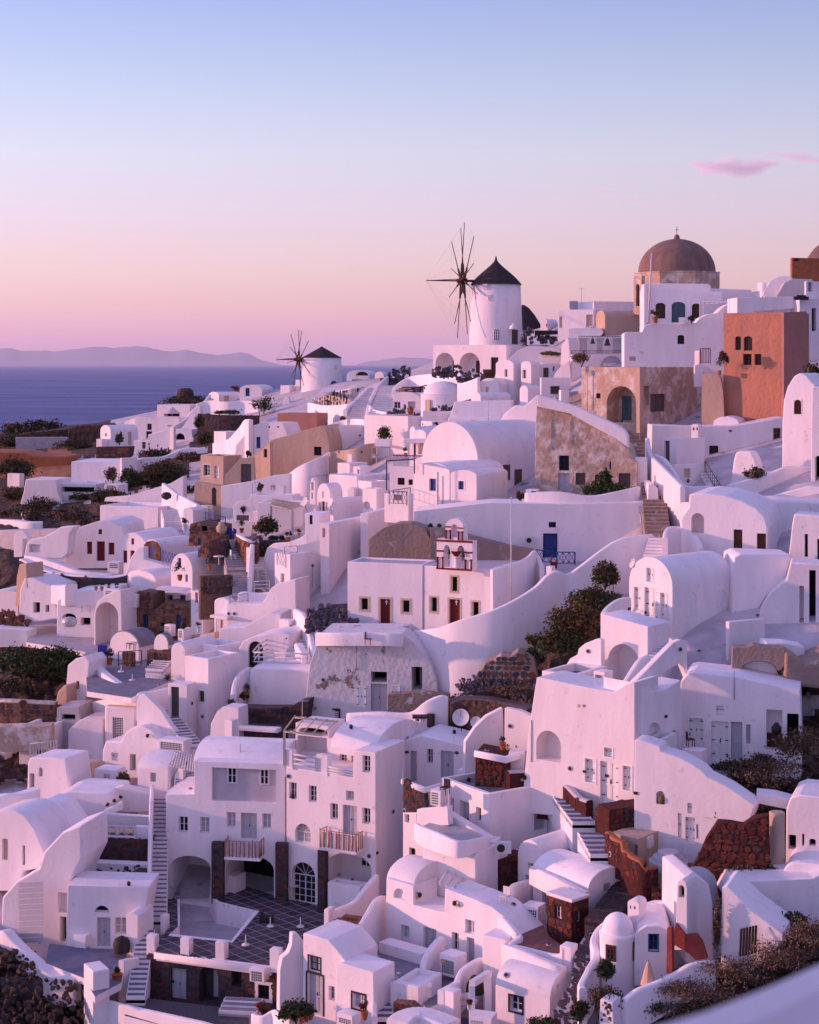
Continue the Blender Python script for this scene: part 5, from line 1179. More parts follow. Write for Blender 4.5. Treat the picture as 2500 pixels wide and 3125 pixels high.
H('long pinkish white house with shadowed left end',384,1475,1410,218,400,8,'flat',D=222,L=8,ops=[('F','k',307,1458,318,1470,dict(depth=.3))],name='long_white_house')
H('lower white storey of the long house',388,1530,1468,265,400,12,'flat',D=216,L=5,ops=[('F','sw',306,1459,318,1471)])
H('white flat stone building on the far left hilltop',50,1372,1334,48,208,82,'flat',m='greywhite',D=282,L=None,name='ruined_building',cat='ruin',ops=[('S','sW',98,1336,172,1367)])
FW('dark hill wall behind the ruined building',[(48,1372),(50,1326),(100,1318),(205,1310),(208,1372)],(120,1372,288),0,6,'cliff',name='rock_bank',cat='rock',bev=.4)
FW('dark flat-topped rock terrace above the sea',[(205,1380),(208,1306),(240,1298),(320,1298),(312,1330),(300,1380)],(250,1378,284),5,8,'cliff',name='rock_bank',cat='rock',bev=.5)
FW('orange earthen cliff wall at the left edge',[(-60,1470),(-60,1378),(60,1380),(120,1392),(205,1394),(212,1420),(196,1462),(80,1462)],(80,1466,248),4,8,'terracotta',name='earth_cliff',cat='cliff',bev=.6,ops=[('F','k',100,1438,120,1452,dict(depth=.8,bm=0)),('F','k',140,1444,190,1462,dict(shape='seg',depth=.8,bm=0))])
bush('dark tree mass at the left edge below the orange cliff',45,1465,130,70,n=2200,leaf=.16,D=232,mats=('leaf_dark','leaf_brown'),name='tree_clump',cat='trees',stem=False)
FW('blinding white sloping wall house at the far left',[(55,1560),(72,1500),(78,1462),(172,1464),(176,1500),(200,1556)],(120,1555,214),10,5,name='white_house',cat='house',bev=.3)
H('white flat roof with dark strip opening, far left',292,1552,1478,172,330,12,'flat',D=214,L=6,name='flat_white_house',ops=[('F','k',176,1486,288,1502,dict(depth=1)),('F','k',208,1512,270,1540,dict(depth=1.2))])
H('pale small cube on the left scrub',60,1480,1446,22,74,30,'flat',D=228,name='white_hut')
H('white chimney lump on the left scrub',78,1600,1570,64,90,30,'vF',D=205,L=1.2,rise=8,name='chimney',cat='chimney')
W('long broken white ledge at the left',[(-20,1596,1584,206),(40,1600,1586,203),(90,1602,1592,200),(130,1600,1592,200)],t=1.2)
W('grey stone ledge above the red door house',[(-20,1640,1618,196),(60,1645,1615,192),(120,1640,1614,190),(190,1632,1612,188)],t=1.5,m='greywhite',name='stone_ledge',cat='ledge')
H('big white terrace house with blank lit wall',483,1625,1548,305,560,20,'par',D=192,par=(.3,.35),bev=.15,name='terrace_house')
FW('white end of the terrace roof seen behind the blank wall',[(318,1530),(322,1518),(400,1512),(520,1475),(560,1452),(560,1540)],(440,1540,200),16,1)
W('short white stub wall on the terrace roof, upper',[(500,1530,1474,196),(524,1534,1492,194),(548,1545,1510,192)],t=.5)
W('short white stub wall on the terrace roof, lower',[(545,1560,1508,190),(580,1572,1526,187),(606,1580,1540,185)],t=.5)
c = P(508,1520,190); mb = MB(); mb.lathe(c,[(.1,-.2),(.5,0),(.6,.3),(.4,.6),(.05,.68)],12); tag(mb.build('round_pot','metal_dark',None,c),'round dark pot on the terrace roof','pot')
steps('white stair at the right of the blank walled terrace house',(534,1615),(516,1555),width=1.8,n=9,D0=183,D1=187,tm='greywhite')
H('white arched shed at the foot of the terrace stair',590,1620,1560,558,612,25,'vF',D=182,rise=10,L=3)
pot('white pot with a small palm at the terrace stair',564,1620,20,m='white_wood',D=178,ph=1.1)
FW('white house with red double door and red shutters',[(196,1735),(202,1640),(212,1620),(250,1606),(300,1590),(335,1590),(372,1606),(385,1735)],(300,1725,178),10,7,name='red_door_house',cat='house',bev=.2,ops=[
 ('F','dr',295,1652,320,1712),('F','sr',265,1653,281,1691),('F','sr',331,1656,349,1693),('F','sn',300,1615,311,1631)])
FW('broken bright white wall at the left of the red door house',[(72,1700),(80,1660),(95,1645),(130,1640),(150,1630),(185,1608),(228,1606),(212,1632),(208,1690),(190,1705),(110,1705)],(140,1705,176),16,1.5,bev=.3,name='broken_wall',ops=[('F','k',84,1645 + 12,128,1690,dict(depth=.5,bm=0))])
FW('white gateway arch at the far left edge of the village',[(42,1700),(42,1640),(50,1622),(70,1622),(84,1636),(84,1645),(70,1645),(68,1700)],(60,1700,177),20,.8,bev=.1,name='gateway',cat='gate',smooth=False)
H('white arched house with two red doors',448,1735,1680,360,560,24,'vF',D=174,rise=52,bev=.12,ops=[('F','sn',400,1643,409,1662),('F','sr',375,1680,388,1718),('F','sr',397,1680,411,1712)])
H('stone fronted vault house with blue window',490,1720,1674,437,592,34,'vF',D=168,rise=26,ops=[('F','sb',455,1665,469,1702)],fm='warmmortar',name='stone_vault_house',stone='F',smats=('warmstone0','warmstone1','warmstone2'))
FW('rough stone gable face of the blue window vault',[(438,1712),(437,1675),(442,1660),(452,1652),(464,1650),(478,1656),(488,1672),(490,1712)],(464,1712,167.6),34,.15,'warmmortar',name='stone_facing',bev=.02,stone=True,smats=('warmstone0','warmstone1','warmstone2','stone2'),ssize=.3,ops=[('F','sb',455,1665,469,1702,dict(depth=.1))])
railing('violet blue latticed railing before the vault roof',[(497,1712,163),(545,1728,160)],1.0,'violet_paint','cross',5)
FW('white wall sweeping down left of the violet railing',[(376,1800),(380,1760),(400,1700),(420,1672),(440,1670),(440,1706),(520,1728),(520,1800)],(440,1800,164),16,1.0,bev=.2)
H('white vaulted house with slim blue window',588,1800,1746,521,690,34,'vF',D=158,rise=54,bev=.12,ops=[('F','sb',542,1703,553,1732),('F','sb',565,1753,573,1776)])
pot('tall pot with a shrub on the white ledge under the vault',549,1772,18,D=155,ph=2.2)
H('pale ribbed vault roof with white net',475,1830,1772,385,548,40,'vF',D=160,rise=26,name='pale_vault_roof')
W('brown stone retaining wall curving below the red door house',[(72,1740,1704,170),(110,1770,1722,168),(160,1795,1742,166),(220,1800,1752,164),(290,1800,1756,163),(345,1802,1758,163),(390,1798,1750,163)],t=1.0,m='stone_mortar',cop='white',stone=True,name='stone_wall',ssize=.42,smats=('stone2','stone0','stone1'))
W('lit white kerb wall on top of the curved stone wall',[(84,1702,1694,171),(130,1716,1702,169),(190,1742,1722,167),(250,1756,1742,165),(344,1762,1752,164)],t=.8)
T('',[(160,1705),(330,1712),(345,1752),(250,1750),(190,1730)],ref=3,m='greywhite',name='courtyard')
H('louvred white box on the courtyard',362,1750,1716,328,366,14,'flat',D=166,L=1.2,down=.2,bev=.04,ops=[('F','l',334,1720,360,1736,dict(depth=.1))],name='louvred_box',cat='box')
FW('lit white lump house with two ragged windows',[(56,1905),(60,1800),(75,1762),(100,1764),(130,1778),(168,1790),(174,1888),(140,1895)],(120,1898,160),20,4,name='old_white_house',cat='house',bev=.35,ops=[('F','k',101,1838,122,1870,dict(depth=.6)),('F','k',138,1846,150,1868,dict(depth=.5))])
FW('orange edged buttress at the left of the lump house',[(46,1850),(50,1760),(58,1722),(80,1718),(84,1790),(70,1850)],(64,1850,161),40,2,'beige',bev=.3,name='buttress',cat='buttress')
W('white ledge wall with small cream box below the stone wall',[(172,1800,1784,160),(200,1806,1786,159),(218,1808,1782,158)],t=1.2)
FW('white house mass left of the big arch niche',[(172,1960),(174,1832),(214,1806),(290,1800),(330,1800),(330,1960)],(250,1955,158),12,5,bev=.3,name='white_house',cat='house',ops=[('F','k',190,1872,232,1908,dict(depth=.8,shape='seg')),('F','k',246,1885,276,1908,dict(depth=.8))])
c = P(212,1912,156); mb = MB(); mb.lathe(c,[(.5,0),(.7,.3),(.7,.6),(.5,.8),(.1,.9)],10); tag(mb.build('covered_cart','metal_light',None,c),'grey covered heap in the recess','heap')
railing('tiny cream window grid on the old wall',[(250,1868,157),(275,1868,157)],.6,'cream','bars',3)
FW('white arched gateway wall with deep arch',[(286,1985),(286,1880),(296,1836),(320,1818),(340,1806),(370,1800),(374,1985)],(330,1975,153),24,3.0,name='arched_house',cat='house',bev=.2,ops=[('F','k',291,1838,361,1972,dict(shape='arch',depth=2.4,bm=0,inner='sb',iabs=lambda a0,a1,z0,z1: (a1 - .75,a1 - .2,z0 + .2,z0 + 1.8)))])
H('white louvred balcony box above the big arch',362,1812,1798,316,378,10,'flat',D=155,L=1.0,down=1.0,ops=[('F','l',322,1805,351,1830,dict(depth=.1))],name='louvred_box',cat='box')
for k,(x,c_) in enumerate(((293,'leaf_dark'),(311,'leaf_mid'),(332,'leaf_brown'),(356,'leaf_dark'))):
 pot('terracotta pot on the ledge above the big arch, %s' % ('leftmost','second from left','third from left','rightmost')[k],x,1802,12,plant=c_,D=156,ph=1.2,group='pots above the big arch')
H('white boxy boulder house at the far left edge',55,1860,1812,-30,70,20,'vF',D=166,L=4,rise=8,name='white_house')
rocks('brown boulder wall at the left edge',[(-20,1915),(0,1872),(50,1868),(88,1886),(90,1916)],40,.8,D=160,m='warmstone1',name='boulder_wall')
FW('jumbled white wall below the boulder wall',[(-40,1975),(-40,1912),(30,1920),(85,1925),(90,1960),(260,1975)],(60,1970,158),10,2,bev=.2)
T('',[(90,1910),(290,1910),(370,1990),(260,1990),(80,1960)],z=zrow(1955,156),m='greywhite',name='courtyard')
FW('long brown stone facade with blue windows',[(368,1955),(368,1845),(420,1852),(470,1862),(500,1838),(560,1850),(598,1858),(598,1955)],(480,1945,154),18,4,'warmmortar',name='stone_house',cat='house',bev=.06,stone=True,ssize=.36,smats=('warmstone0','warmstone1','warmstone2','stone2'),ops=[
 ('F','sb',390,1886,401,1920),('F','wb',436,1874,452,1917),('F','sb',538,1876,553,1922),('F','k',490,1900,502,1910,dict(depth=.4)),('F','sb',485,1925,498,1940)])
FW('upper stone block with white corner and blue window',[(368,1850),(368,1810),(419,1816),(420,1806),(466,1814),(467,1866),(420,1856)],(418,1850,154.6),18,2.5,'warmmortar',name='stone_block',bev=.05,cat='wall',stone=True,smats=('warmstone0','warmstone1','stone2'))
FW('white plaster corner with slim blue window over the stones',[(368,1848),(368,1809),(418,1815),(418,1855)],(395,1848,154.1),18,.5,bev=.05,ops=[('F','sb',390,1817,402,1846)])
H('white flat porch roof house with blue door',575,1865,1812,478,600,18,'flat',D=156,L=3,ops=[('F','k',482,1800 + 18,503,1842,dict(depth=.8)),('F','k',508,1816,527,1840,dict(depth=.8)),('F','db',548,1816,566,1848)])
FW('thin white porch slab',[(474,1800),(478,1793),(560,1800),(566,1806),(560,1808)],(510,1806,155),14,1.6,bev=.03,name='porch_roof',cat='canopy')
H('white house with tall slim blue window',621,1880,1806,582,728,32,'flat',D=152,bev=.12,ops=[('F','sb',594,1803,605,1845)])
H('low stone parapet terrace behind the slim blue window house',612,1805,1760,606,712,70,'par',D=150,m='warmmortar',name='stone_terrace',cat='terrace',stone='S',ssize=.4,par=(.3,.2),smats=('stone0','stone2','stone3'))
pot('terracotta pot on the stone terrace left',640,1738,14,D=153,ph=2.0);
c = P(668,1724,154); mb = MB(); mb.lathe(c + UP * .75,[(.5,0),(.5,.05),(.02,.06)],16); mb.tube(c,c + UP * .75,.05,.05,5); tag(mb.build('table','white_wood',None,c),'round white table on the stone terrace','table')
FW('round stone arch cheek above the stone terrace',[(602,1700),(605,1675),(625,1655),(640,1650),(640,1700)],(620,1700,158),20,2,'warmmortar',smooth=False,bev=.1,name='stone_wall',stone=True,smats=('warmstone0','warmstone2','stone2'))
FW('dark stone block left of the blue stair',[(636,1720),(637,1655),(680,1652),(700,1720)],(665,1720,157.6),10,2,'stone_mortar',name='stone_wall',stone=True)
FW('brown stone walls stepping behind the vault, left of the gate',[(575,1665),(580,1600),(600,1594),(640,1606),(690,1636),(690,1665)],(630,1665,163),14,3,'warmmortar',name='stone_wall',stone=True,smats=('warmstone0','warmstone1','stone2','stone0'),ops=[('F','sb',604,1640,614,1664,dict(depth=.2)),('F','k',614,1604,634,1622,dict(depth=.5))])
FW('upper stone wall with violet rail behind the urn',[(628,1625),(628,1590),(700,1600),(700,1632)],(660,1625,168),10,1,'warmmortar',name='stone_wall',stone=True,smats=('warmstone0','warmstone1','stone2'))
railing('violet blue rail above the stone walls',[(628,1590,170),(688,1606,168)],.9,'violet_paint','bars',12)
c = P(676,1632,163); mb = MB(); mb.lathe(c,[(.2,0),(.5,.35),(.52,.7),(.25,1.05),(.3,1.2)],14); tag(mb.build('urn','beige',None,c),'large buff urn on the stone wall','urn')
H('white house wall above the urn behind the violet rail',768,1636,1590,672,775,14,'par',D=172,L=2,par=(.2,.5))
FW('violet blue double gate at the stair head',[(689,1645),(689,1609),(708,1612),(708,1645)],(698,1645,163.5),20,.12,'violet_paint',name='gate_leaf',cat='gate',bev=.02)
FW('violet blue open gate leaf, right one',[(714,1646),(714,1612),(722,1616),(722,1650)],(718,1648,163),-40,.12,'violet_paint',name='gate_leaf',cat='gate',bev=.02)
steps('upper dark blue grey stair between stone walls',(726,1736),(706,1646),width=2.0,n=13,D0=155,D1=162,m='greywhite',tm='bluefloor')
steps('lower dark blue grey stair',(742,1815),(744,1756),width=1.9,n=9,D0=150,D1=153,m='greywhite',tm='bluefloor')
T('',[(690,1738),(752,1740),(765,1756),(700,1756)],ref=0,m='bluefloor',name='stair_landing')
W('brown stone wall with slim white door right of the stair',[(724,1700,1628,160),(748,1740,1642,157),(770,1750,1652,155),(784,1752,1650,156)],t=.5,m='warmmortar',cop='white',smooth=False,name='stone_wall',stone=True,smats=('warmstone0','warmstone1','stone2'))
FW('slim white door post wall beside the lower stair',[(751,1745),(752,1670),(761,1672),(760,1748)],(756,1746,154.5),40,.3,bev=.03,name='door_post',cat='post')
W('white stair wall turning down to the lower stair',[(770,1765,1660,154),(768,1790,1680,152),(762,1810,1760,150)],t=.4)
steps('cream stair beyond the white stair wall',(790,1740),(792,1700),width=1.3,n=6,D0=154,D1=157,tm='cream')
H('pink gabled vault with grey tarred roof, larger one',423,1998,1976,336,478,30,'vF',D=146,rise=44,m='white',name='grey_vault',bev=.03)
H('pink gabled vault with grey tarred roof, smaller one',513,1992,1970,470,530,28,'vF',D=144,rise=32,m='white',name='grey_vault',bev=.03)
for (xa,xb,xr,y,rs,D_) in ((336,423,478,1976,44,145.9),(470,513,530,1970,32,143.9)):
 C = P(xb,y,D_); dl,dr = zc(30); wl = reach(C,dl,xa); wr = reach(C,dr,xr); O = C + dl * wl; mb = MB(); pr = None; rm = rs * D_ / F
 for i in range(17):
  a = math.pi * i / 16; ring = []
  for d,e in ((.12,1.0),(.12,1.06),(wr * .98,1.06),(wr * .98,1.0)): ring.append(O - dl * (wl / 2 - math.cos(a) * wl / 2 * e) + UP * (math.sin(a) * rm * e + .01) + dr * d)
  if pr:
   for k in range(4): mb.face((pr[k],pr[(k + 1) % 4],ring[(k + 1) % 4],ring[k]),0,k != 0)
  pr = ring
 tag(mb.build('vault_roof','floor',None,C),'dark tar skin over the %s pink vault' % ('larger' if xa == 336 else 'smaller'),'roof')
T('',[(300,2000),(520,2010),(520,2080),(400,2130),(265,2110),(262,2040)],z=zrow(2050,141),m='floor',name='cafe_terrace')
H('stone corner plinth between the two vaults',400,2020,1992,372,425,30,'flat',D=143,m='warmmortar',name='stone_plinth',cat='plinth',L=.6,stone='F')
railing('thin grey terrace railing before the pink vaults',[(362,2030,140),(432,2026,140)],1.1,'metal_dark','bars',4)
FW('stone stair cheek below the smaller vault',[(446,2050),(448,1984),(468,1988),(520,1984),(520,2010),(480,2050)],(470,2050,140),24,.8,'warmmortar',name='stone_wall',stone=True)
steps('white and grey stair rising behind the small vault',(470,2044),(516,1996),width=1.5,n=8,D0=138,D1=141)
steps('short stair beside the louvred box',(540,1990),(546,1955),width=1.6,n=6,D0=143,D1=147,tm='bluefloor')
H('white slatted air conditioner box by the stone facade',520,1940,1908,502,536,34,'flat',D=148,down=.1,bev=.03,ops=[('F','l',503,1912,518,1932,dict(depth=.08))],name='air_conditioner',cat='air conditioner')
H('second slatted box with ball shrub on it',560,1960,1922,543,590,30,'flat',D=146,down=.3,bev=.03,ops=[('F','l',545,1926,556,1948,dict(depth=.08))],name='louvred_box',cat='box')
bush('round clipped dark shrub on the slatted box',561,1922,20,26,n=420,leaf=.07,D=146.4,name='ball_shrub')
pot('white pot with small red flowers right of the clipped shrub',606,1928,14,m='white_wood',D=146,flower=True)
pot('terracotta urn on the cafe terrace',334,2030,22,D=141); pot('smaller terracotta pot beside the urn, left',308,2034,18,D=141.2)
c = P(313,2010,142.5); mb = MB(); mb.box(c - Vector((.35,.3,0)),(.7,0,0),(0,.6,0),(0,0,1.15)); tag(mb.build('covered_heater','violet_paint',None,c),'violet blue tall box on the cafe terrace','box')
for k,(x,y) in enumerate(((370,2050),(404,2076),(308,2120))):
 c = P(x,y,138 - k); mb = MB(); mb.lathe(c,[(.28,0),(.26,.06),(.04,.1),(.03,.5)],12); tag(mb.build('parasol_stand','white_wood',None,c),'white parasol stand on the grey terrace, %s' % ('upper','middle','lower left')[k],'parasol stand','parasol stands on the grey terrace')
W('lit white ledge wall running down the grey terrace',[(262,2020,2004,143),(290,2040,2024,141),(330,2078,2058,138),(365,2110,2084,136),(396,2130,2118,134)],t=.7)
FW('crooked white pier at the left of the grey terrace',[(196,2160),(202,2080),(206,2030),(230,2010),(260,2002),(275,2020),(268,2080),(258,2150)],(230,2150,139),24,2.5,bev=.25,name='white_pier',cat='pier',ops=[('F','k',232,2078,242,2104,dict(depth=.8,shape='seg'))])
FW('orange pink lump at the foot of the crooked pier',[(168,2150),(176,2110),(196,2090),(206,2092),(206,2155)],(190,2150,138),24,2,'beige',bev=.3,smooth=False,name='plaster_lump',cat='lump')
bush('large dark green tree mass at the left edge',80,2060,220,90,n=5200,leaf=.15,D=148,name='tree_clump',cat='trees',stem=False)
bush('feathery green tree right of the tree mass',180,2050,110,80,n=2600,leaf=.14,D=147,name='tree',cat='tree',mats=('leaf_mid','leaf_dark'))
bush('low dark green scrub below the trees',60,2110,160,40,n=2000,leaf=.13,D=144,name='scrub',stem=False,mats=('leaf_dark','leaf_brown'))
W('brown stone field wall at the left edge',[(-40,2215,2132,137),(60,2212,2136,136),(130,2210,2140,136),(172,2208,2142,136)],t=1.0,m='warmmortar',cop='tan',name='stone_wall',stone=True,ssize=.42,smats=('stone2','warmstone1','stone0'),smooth=False)
W('earth ledge under the brown field wall',[(-40,2245,2214,132),(60,2240,2212,132),(160,2232,2208,132)],t=1.5,m='tan',name='earth_ledge',cat='ledge')
# ================================================================== CENTRE
H('tall white house wall with lit slim left side, above the church',1006,1860,1598,978,1126,24,'flat',D=150,bev=.12,ops=[('F','sp',984,1612,993,1640)])
H('long white roofed wing running back to the navy balcony',1124,1700,1568,1100,1262,16,'flat',D=153,bev=.12)
H('small lit white house with window grille by the patio',980,1660,1568,931,990,14,'flat',D=157,L=3,ops=[('F','gk',945,1572,954,1600,dict(depth=.1))])
H('white balcony house with crossed railing and gabled door',886,1860,1692,838,1062,40,'flat',D=149,bev=.12,ops=[('F','sp',856,1750,868,1780)])
railing('grey crossed railing on the lit balcony end',[(846,1722,148),(873,1732,147)],1.1,'grey_wood','cross',3)
railing('low grey railing behind the lit balcony end',[(868,1692,150),(908,1690,150)],.7,'grey_wood','cross',2)
FW('white perforated lattice screen on the balcony terrace',[(908,1694),(908,1666),(1003,1641),(1003,1690)],(950,1692,151),8,.08,'white_wood',bev=.01,name='lattice_screen',cat='screen')
FW('white swooping wall with rounded top left of the balcony house',[(802,1770),(806,1700),(815,1672),(835,1658),(880,1655),(915,1642),(938,1626),(940,1770)],(870,1760,153),20,.5,bev=.15)
FW('white stepped wall sweeping down from the balcony house',[(690,2000),(690,1842),(797,1843),(815,1822),(826,1796),(845,1782),(902,1768),(905,2000)],(760,1960,147),20,3,bev=.15)
W('curved white stair wall between the railings',[(727,1836,1812,149),(745,1832,1806,149),(790,1832,1810,149),(828,1826,1806,149)],t=.8)
railing('grey crossed rail on the white terrace corner',[(702,1842,147.5),(757,1836,148)],.7,'grey_wood','cross',3)
railing('white tube rails of the small side terrace',[(776,1808,150),(822,1806,150)],1.0,'white_wood','rails3')
railing('white tube rails higher on the side terrace',[(786,1768,152),(812,1768,152),(812,1738,154)],.9,'white_wood','rails3')
H('white bench with round lamp behind the tube rails',838,1772,1738,810,842,20,'flat',D=153,L=1,bev=.08,name='bench_wall')
H('lit curved white house end left of the stepped wall',700,1900,1842,654,712,26,'vF',D=149,rise=16,L=5)
H('flat white canopy on a thin post',694,1890,1882,641,700,30,'flat',D=147,L=2,down=.0,bev=.03,name='canopy',cat='canopy')
mb = MB(); a = P(661,1960,146.5); mb.tube(a,P(661,1888,146.5),.05,.05,6); tag(mb.build('canopy_post','white_wood',None,a),'thin white post under the flat canopy','post')
H('lit white wall with slim door under the canopy',700,1950,1888,656,704,18,'flat',D=148.5,L=2,ops=[('F','sp',672,1892,680,1920)])
FW('white gable slope rising to the right, behind the arched door',[(660,2000),(672,1918),(745,1914),(822,1871),(856,1873),(858,2000)],(760,1990,143),14,3,bev=.12)
H('white cube right of the gable slope',882,1985,1892,853,896,30,'flat',D=141,bev=.12)
W('cream shaded garden wall left of the white gable',[(576,1982,1938,148),(620,1985,1934,146),(664,1985,1928,145)],t=.5,m='beige')
FW('rounded white facade with big dark green arched door',[(729,2050),(729,1978),(742,1956),(775,1942),(850,1930),(884,1936),(884,2050)],(800,2040,137.5),16,4,bev=.2,name='arched_house',cat='house',ops=[('F','dk',758,1957,803,2038,dict(shape='arch',depth=.3)),('F','k',871,1946,876,1951,dict(depth=.2))])
steps('white stair climbing right of the arched door terrace',(905,2010),(918,1932),width=1.9,n=9,D0=135,D1=141,tm='greywhite')
T('',[(775,2036),(945,2040),(915,1995),(800,2010)],ref=1,m='greywhite',name='roof_terrace')
railing('white tube railing around the roof terrace',[(772,2034,134),(836,2036,133.5),(942,2040,133)],1.15,'white_wood','rails3',r=.04)
railing('white tube railing at the left side of the roof terrace',[(772,2034,134),(790,2012,136),(825,1990,138)],1.2,'white_wood','rails3',r=.04)
W('white swirl wall by the roof terrace stair',[(904,1900,1858,142),(926,1918,1872,140),(944,1950,1900,138),(950,1990,1935,136.5),(958,2040,1985,134),(968,2060,2030,132.5)],t=.5,down=2)
W('short lit white wall with lamps beside the terrace',[(912,1980,1962,136),(920,2010,1975,134.5),(935,2036,2000,133)],t=.7)
FW('great rounded white bastion wall under the roof terrace',[(752,2185),(757,2105),(764,2040),(778,2036),(960,2041),(972,2050),(972,2130),(960,2185)],(860,2170,131.5),14,4,bev=.5,name='bastion_house',cat='house')
FW('white lower wall with cut corner right of the bastion',[(940,2210),(958,2050),(988,2052),(990,2064),(1036,2050),(1042,2076),(1082,2102),(1086,2210)],(1010,2200,129.5),10,2.5,bev=.12)
H('dark slatted air conditioner cover on the white roof',1036,2200,2164,1000,1048,24,'flat',m='brown_wood',D=127.5,L=1,down=.1,bev=.03,name='air_conditioner',cat='air conditioner',ops=[('F','l',1003,2168,1033,2196,dict(depth=.06))])
FW('upper dark lava stone wall under the bastion',[(730,2225),(733,2160),(800,2162),(880,2162),(915,2142),(943,2138),(936,2190),(930,2225)],(840,2215,127),12,1.5,'stone_mortar',name='lava_stone_wall',stone=True,ssize=.36,bev=.05)
FW('lower dark lava stone wall with white coping',[(712,2275),(714,2216),(855,2222),(868,2226),(866,2275)],(790,2270,124.5),12,1.2,'stone_mortar',name='lava_stone_wall',stone=True,ssize=.36,bev=.05)
W('thin white coping on the lower lava wall',[(714,2220,2212,124.3),(790,2226,2217,124),(854,2230,2220,123.6)],t=.7,down=.1)
FW('lit white gable wall left of the lava walls',[(640,2300),(643,2210),(662,2172),(682,2156),(728,2160),(732,2300)],(690,2280,124.5),22,1.5,bev=.12)
H('white pier with slab cap beside the lava walls',708,2282,2200,686,720,30,'flat',D=122.5,L=.8,bev=.06,name='pier',cat='pier')
bush('yellow green shrub behind the white gable wall',705,2160,30,30,n=400,leaf=.08,mats=('leaf_mid','leaf_gold'),D=127)
bush('reddish potted shrub left of the bastion',745,2135,30,24,n=400,leaf=.08,mats=('leaf_brown','leaf_gold'),D=130)
W('curved white parapet around the steps left of the bastion',[(712,2160,2120,128.5),(718,2140,2080,130),(735,2110,2052,132),(758,2090,2036,133)],t=.4)
H('white tower house, lit left face with small window',637,2250,2011,564,735,36,'par',D=131,bev=.15,par=(.25,.6),ops=[('F','sg',606,2108,624,2142,dict(sur='whitepaint',st=.06))])
H('lower lit white house with dark green door',572,2210,2090,513,600,22,'flat',D=130,bev=.12,ops=[('F','dg',521,2096,546,2190)])
H('rounded white house behind the green door house',566,2090,1990,522,662,26,'vF',D=137,rise=26,bev=.15)
H('white parapet walled terrace left of the arched door',664,2005,1972,590,740,40,'par',D=138,par=(.3,.7))
steps('white stair with grey treads descending to the pergola',(592,2275),(522,2188),width=1.3,n=10,D0=124,D1=129.5)
FW('lit white stair side wall with sloping top',[(417,2300),(418,2140),(424,2122),(440,2116),(490,2165),(520,2212),(552,2252),(552,2300)],(480,2290,127),26,.5,bev=.15)
W('curved lit parapet around the small upper terrace',[(424,2150,2122,128),(432,2140,2112,130),(470,2128,2108,132),(514,2118,2098,133)],t=.45)
T('',[(440,2150),(514,2128),(516,2170),(490,2172)],ref=2,m='floor',name='small_terrace')
H('white rounded house with big lattice window',416,2300,2160,318,430,18,'par',D=131,bev=.5,par=(.3,.5),ops=[('F','g',343,2190,375,2258,dict(depth=.15))])
FW('lit white domed front with open door and closed window',[(311,2375),(313,2290),(322,2262),(368,2264),(384,2236),(405,2220),(432,2216),(462,2228),(488,2258),(490,2375)],(400,2370,126.5),22,3,bev=.25,name='domed_house',cat='house',ops=[('F','sW',340,2297,360,2322),('F','k',396,2302,414,2352,dict(depth=1))])
H('white box wall with lattice grille',560,2310,2262,485,588,24,'flat',D=123,L=1.2,bev=.06,ops=[('F','g',489,2266,555,2300,dict(depth=.1))])
H('small white vault roofed house with one window',514,2440,2352,420,532,18,'vS',D=120,rise=36,bev=.12,ops=[('F','sw',458,2358,476,2386)],L=4)
pergola('white slatted pergola at the left end of the big building',[(516,2420,117),(612,2424,115),(612,2390,119),(530,2386,121)],1.9,'white_wood',13,posts=(0,),beam=.06,over=.5)
H('white pergola terrace with low parapet',594,2480,2420,506,600,12,'par',D=115.5,L=3,par=(.2,.15))
steps('tiny white stair behind the pergola terrace',(558,2400),(562,2360),width=1.2,n=5,D0=119,D1=121)
FW('lit curved wall beside the tiny stair',[(530,2410),(532,2370),(545,2345),(560,2335),(560,2410)],(545,2405,120),22,.4)
FW('pinkish white garden wall block left of the lattice house',[(206,2345),(208,2228),(246,2196),(314,2196),(318,2345)],(260,2335,133),12,3,bev=.15)
W('white curved wall strip above the pinkish block',[(240,2165,2140,138),(290,2170,2140,137),(330,2160,2132,136),(380,2140,2120,134),(430,2128,2110,133)],t=.6,down=3)
T('',[(212,2338),(325,2335),(372,2400),(340,2420),(212,2418)],ref=3,m='floor',name='lower_courtyard')
FW('beige curved shaded wall behind the lower courtyard',[(212,2390),(212,2322),(300,2326),(325,2345),(308,2384)],(260,2388,127),10,1,'beige',bev=.3)
H('white storage box with small doors by the courtyard',352,2396,2352,288,362,20,'flat',D=124,L=1.5,bev=.05,down=.3,ops=[('F','sW',316,2362,338,2390)],name='storage_box',cat='box')
bush('green flowering shrub in the courtyard corner',378,2396,44,42,n=800,leaf=.08,D=122,mats=('leaf_dark','leaf_mid','leaf_gold'))
FW('rounded lit white wall in front of the small vault house',[(338,2480),(340,2425),(352,2404),(375,2396),(462,2412),(463,2480)],(400,2475,119),10,.5,bev=.2)
T('',[(318,2486),(375,2450),(462,2470),(462,2492)],ref=0,m='floor',name='roof_terrace')
for k,(x,y) in enumerate(((330,2470),(349,2458),(368,2446))): pot('low green plant in the sloping white planter, %s' % ('lowest','middle','highest')[k],x,y,8,m='white_wood',D=117,ph=1.4,group='plants in the sloping planter')
W('sloping white planter kerb',[(318,2482,2472,116.8),(350,2464,2456,117),(374,2452,2444,117.2)],t=.4,down=.3)
FW('white back wall with lamps over the crossed balcony',[(316,2530),(316,2484),(463,2494),(463,2530)],(390,2528,116),6,.5,bev=.05)
W('pink side wall of the crossed balcony',[(250,2540,2516,113),(285,2528,2496,115),(316,2516,2482,116.5)],t=.4)
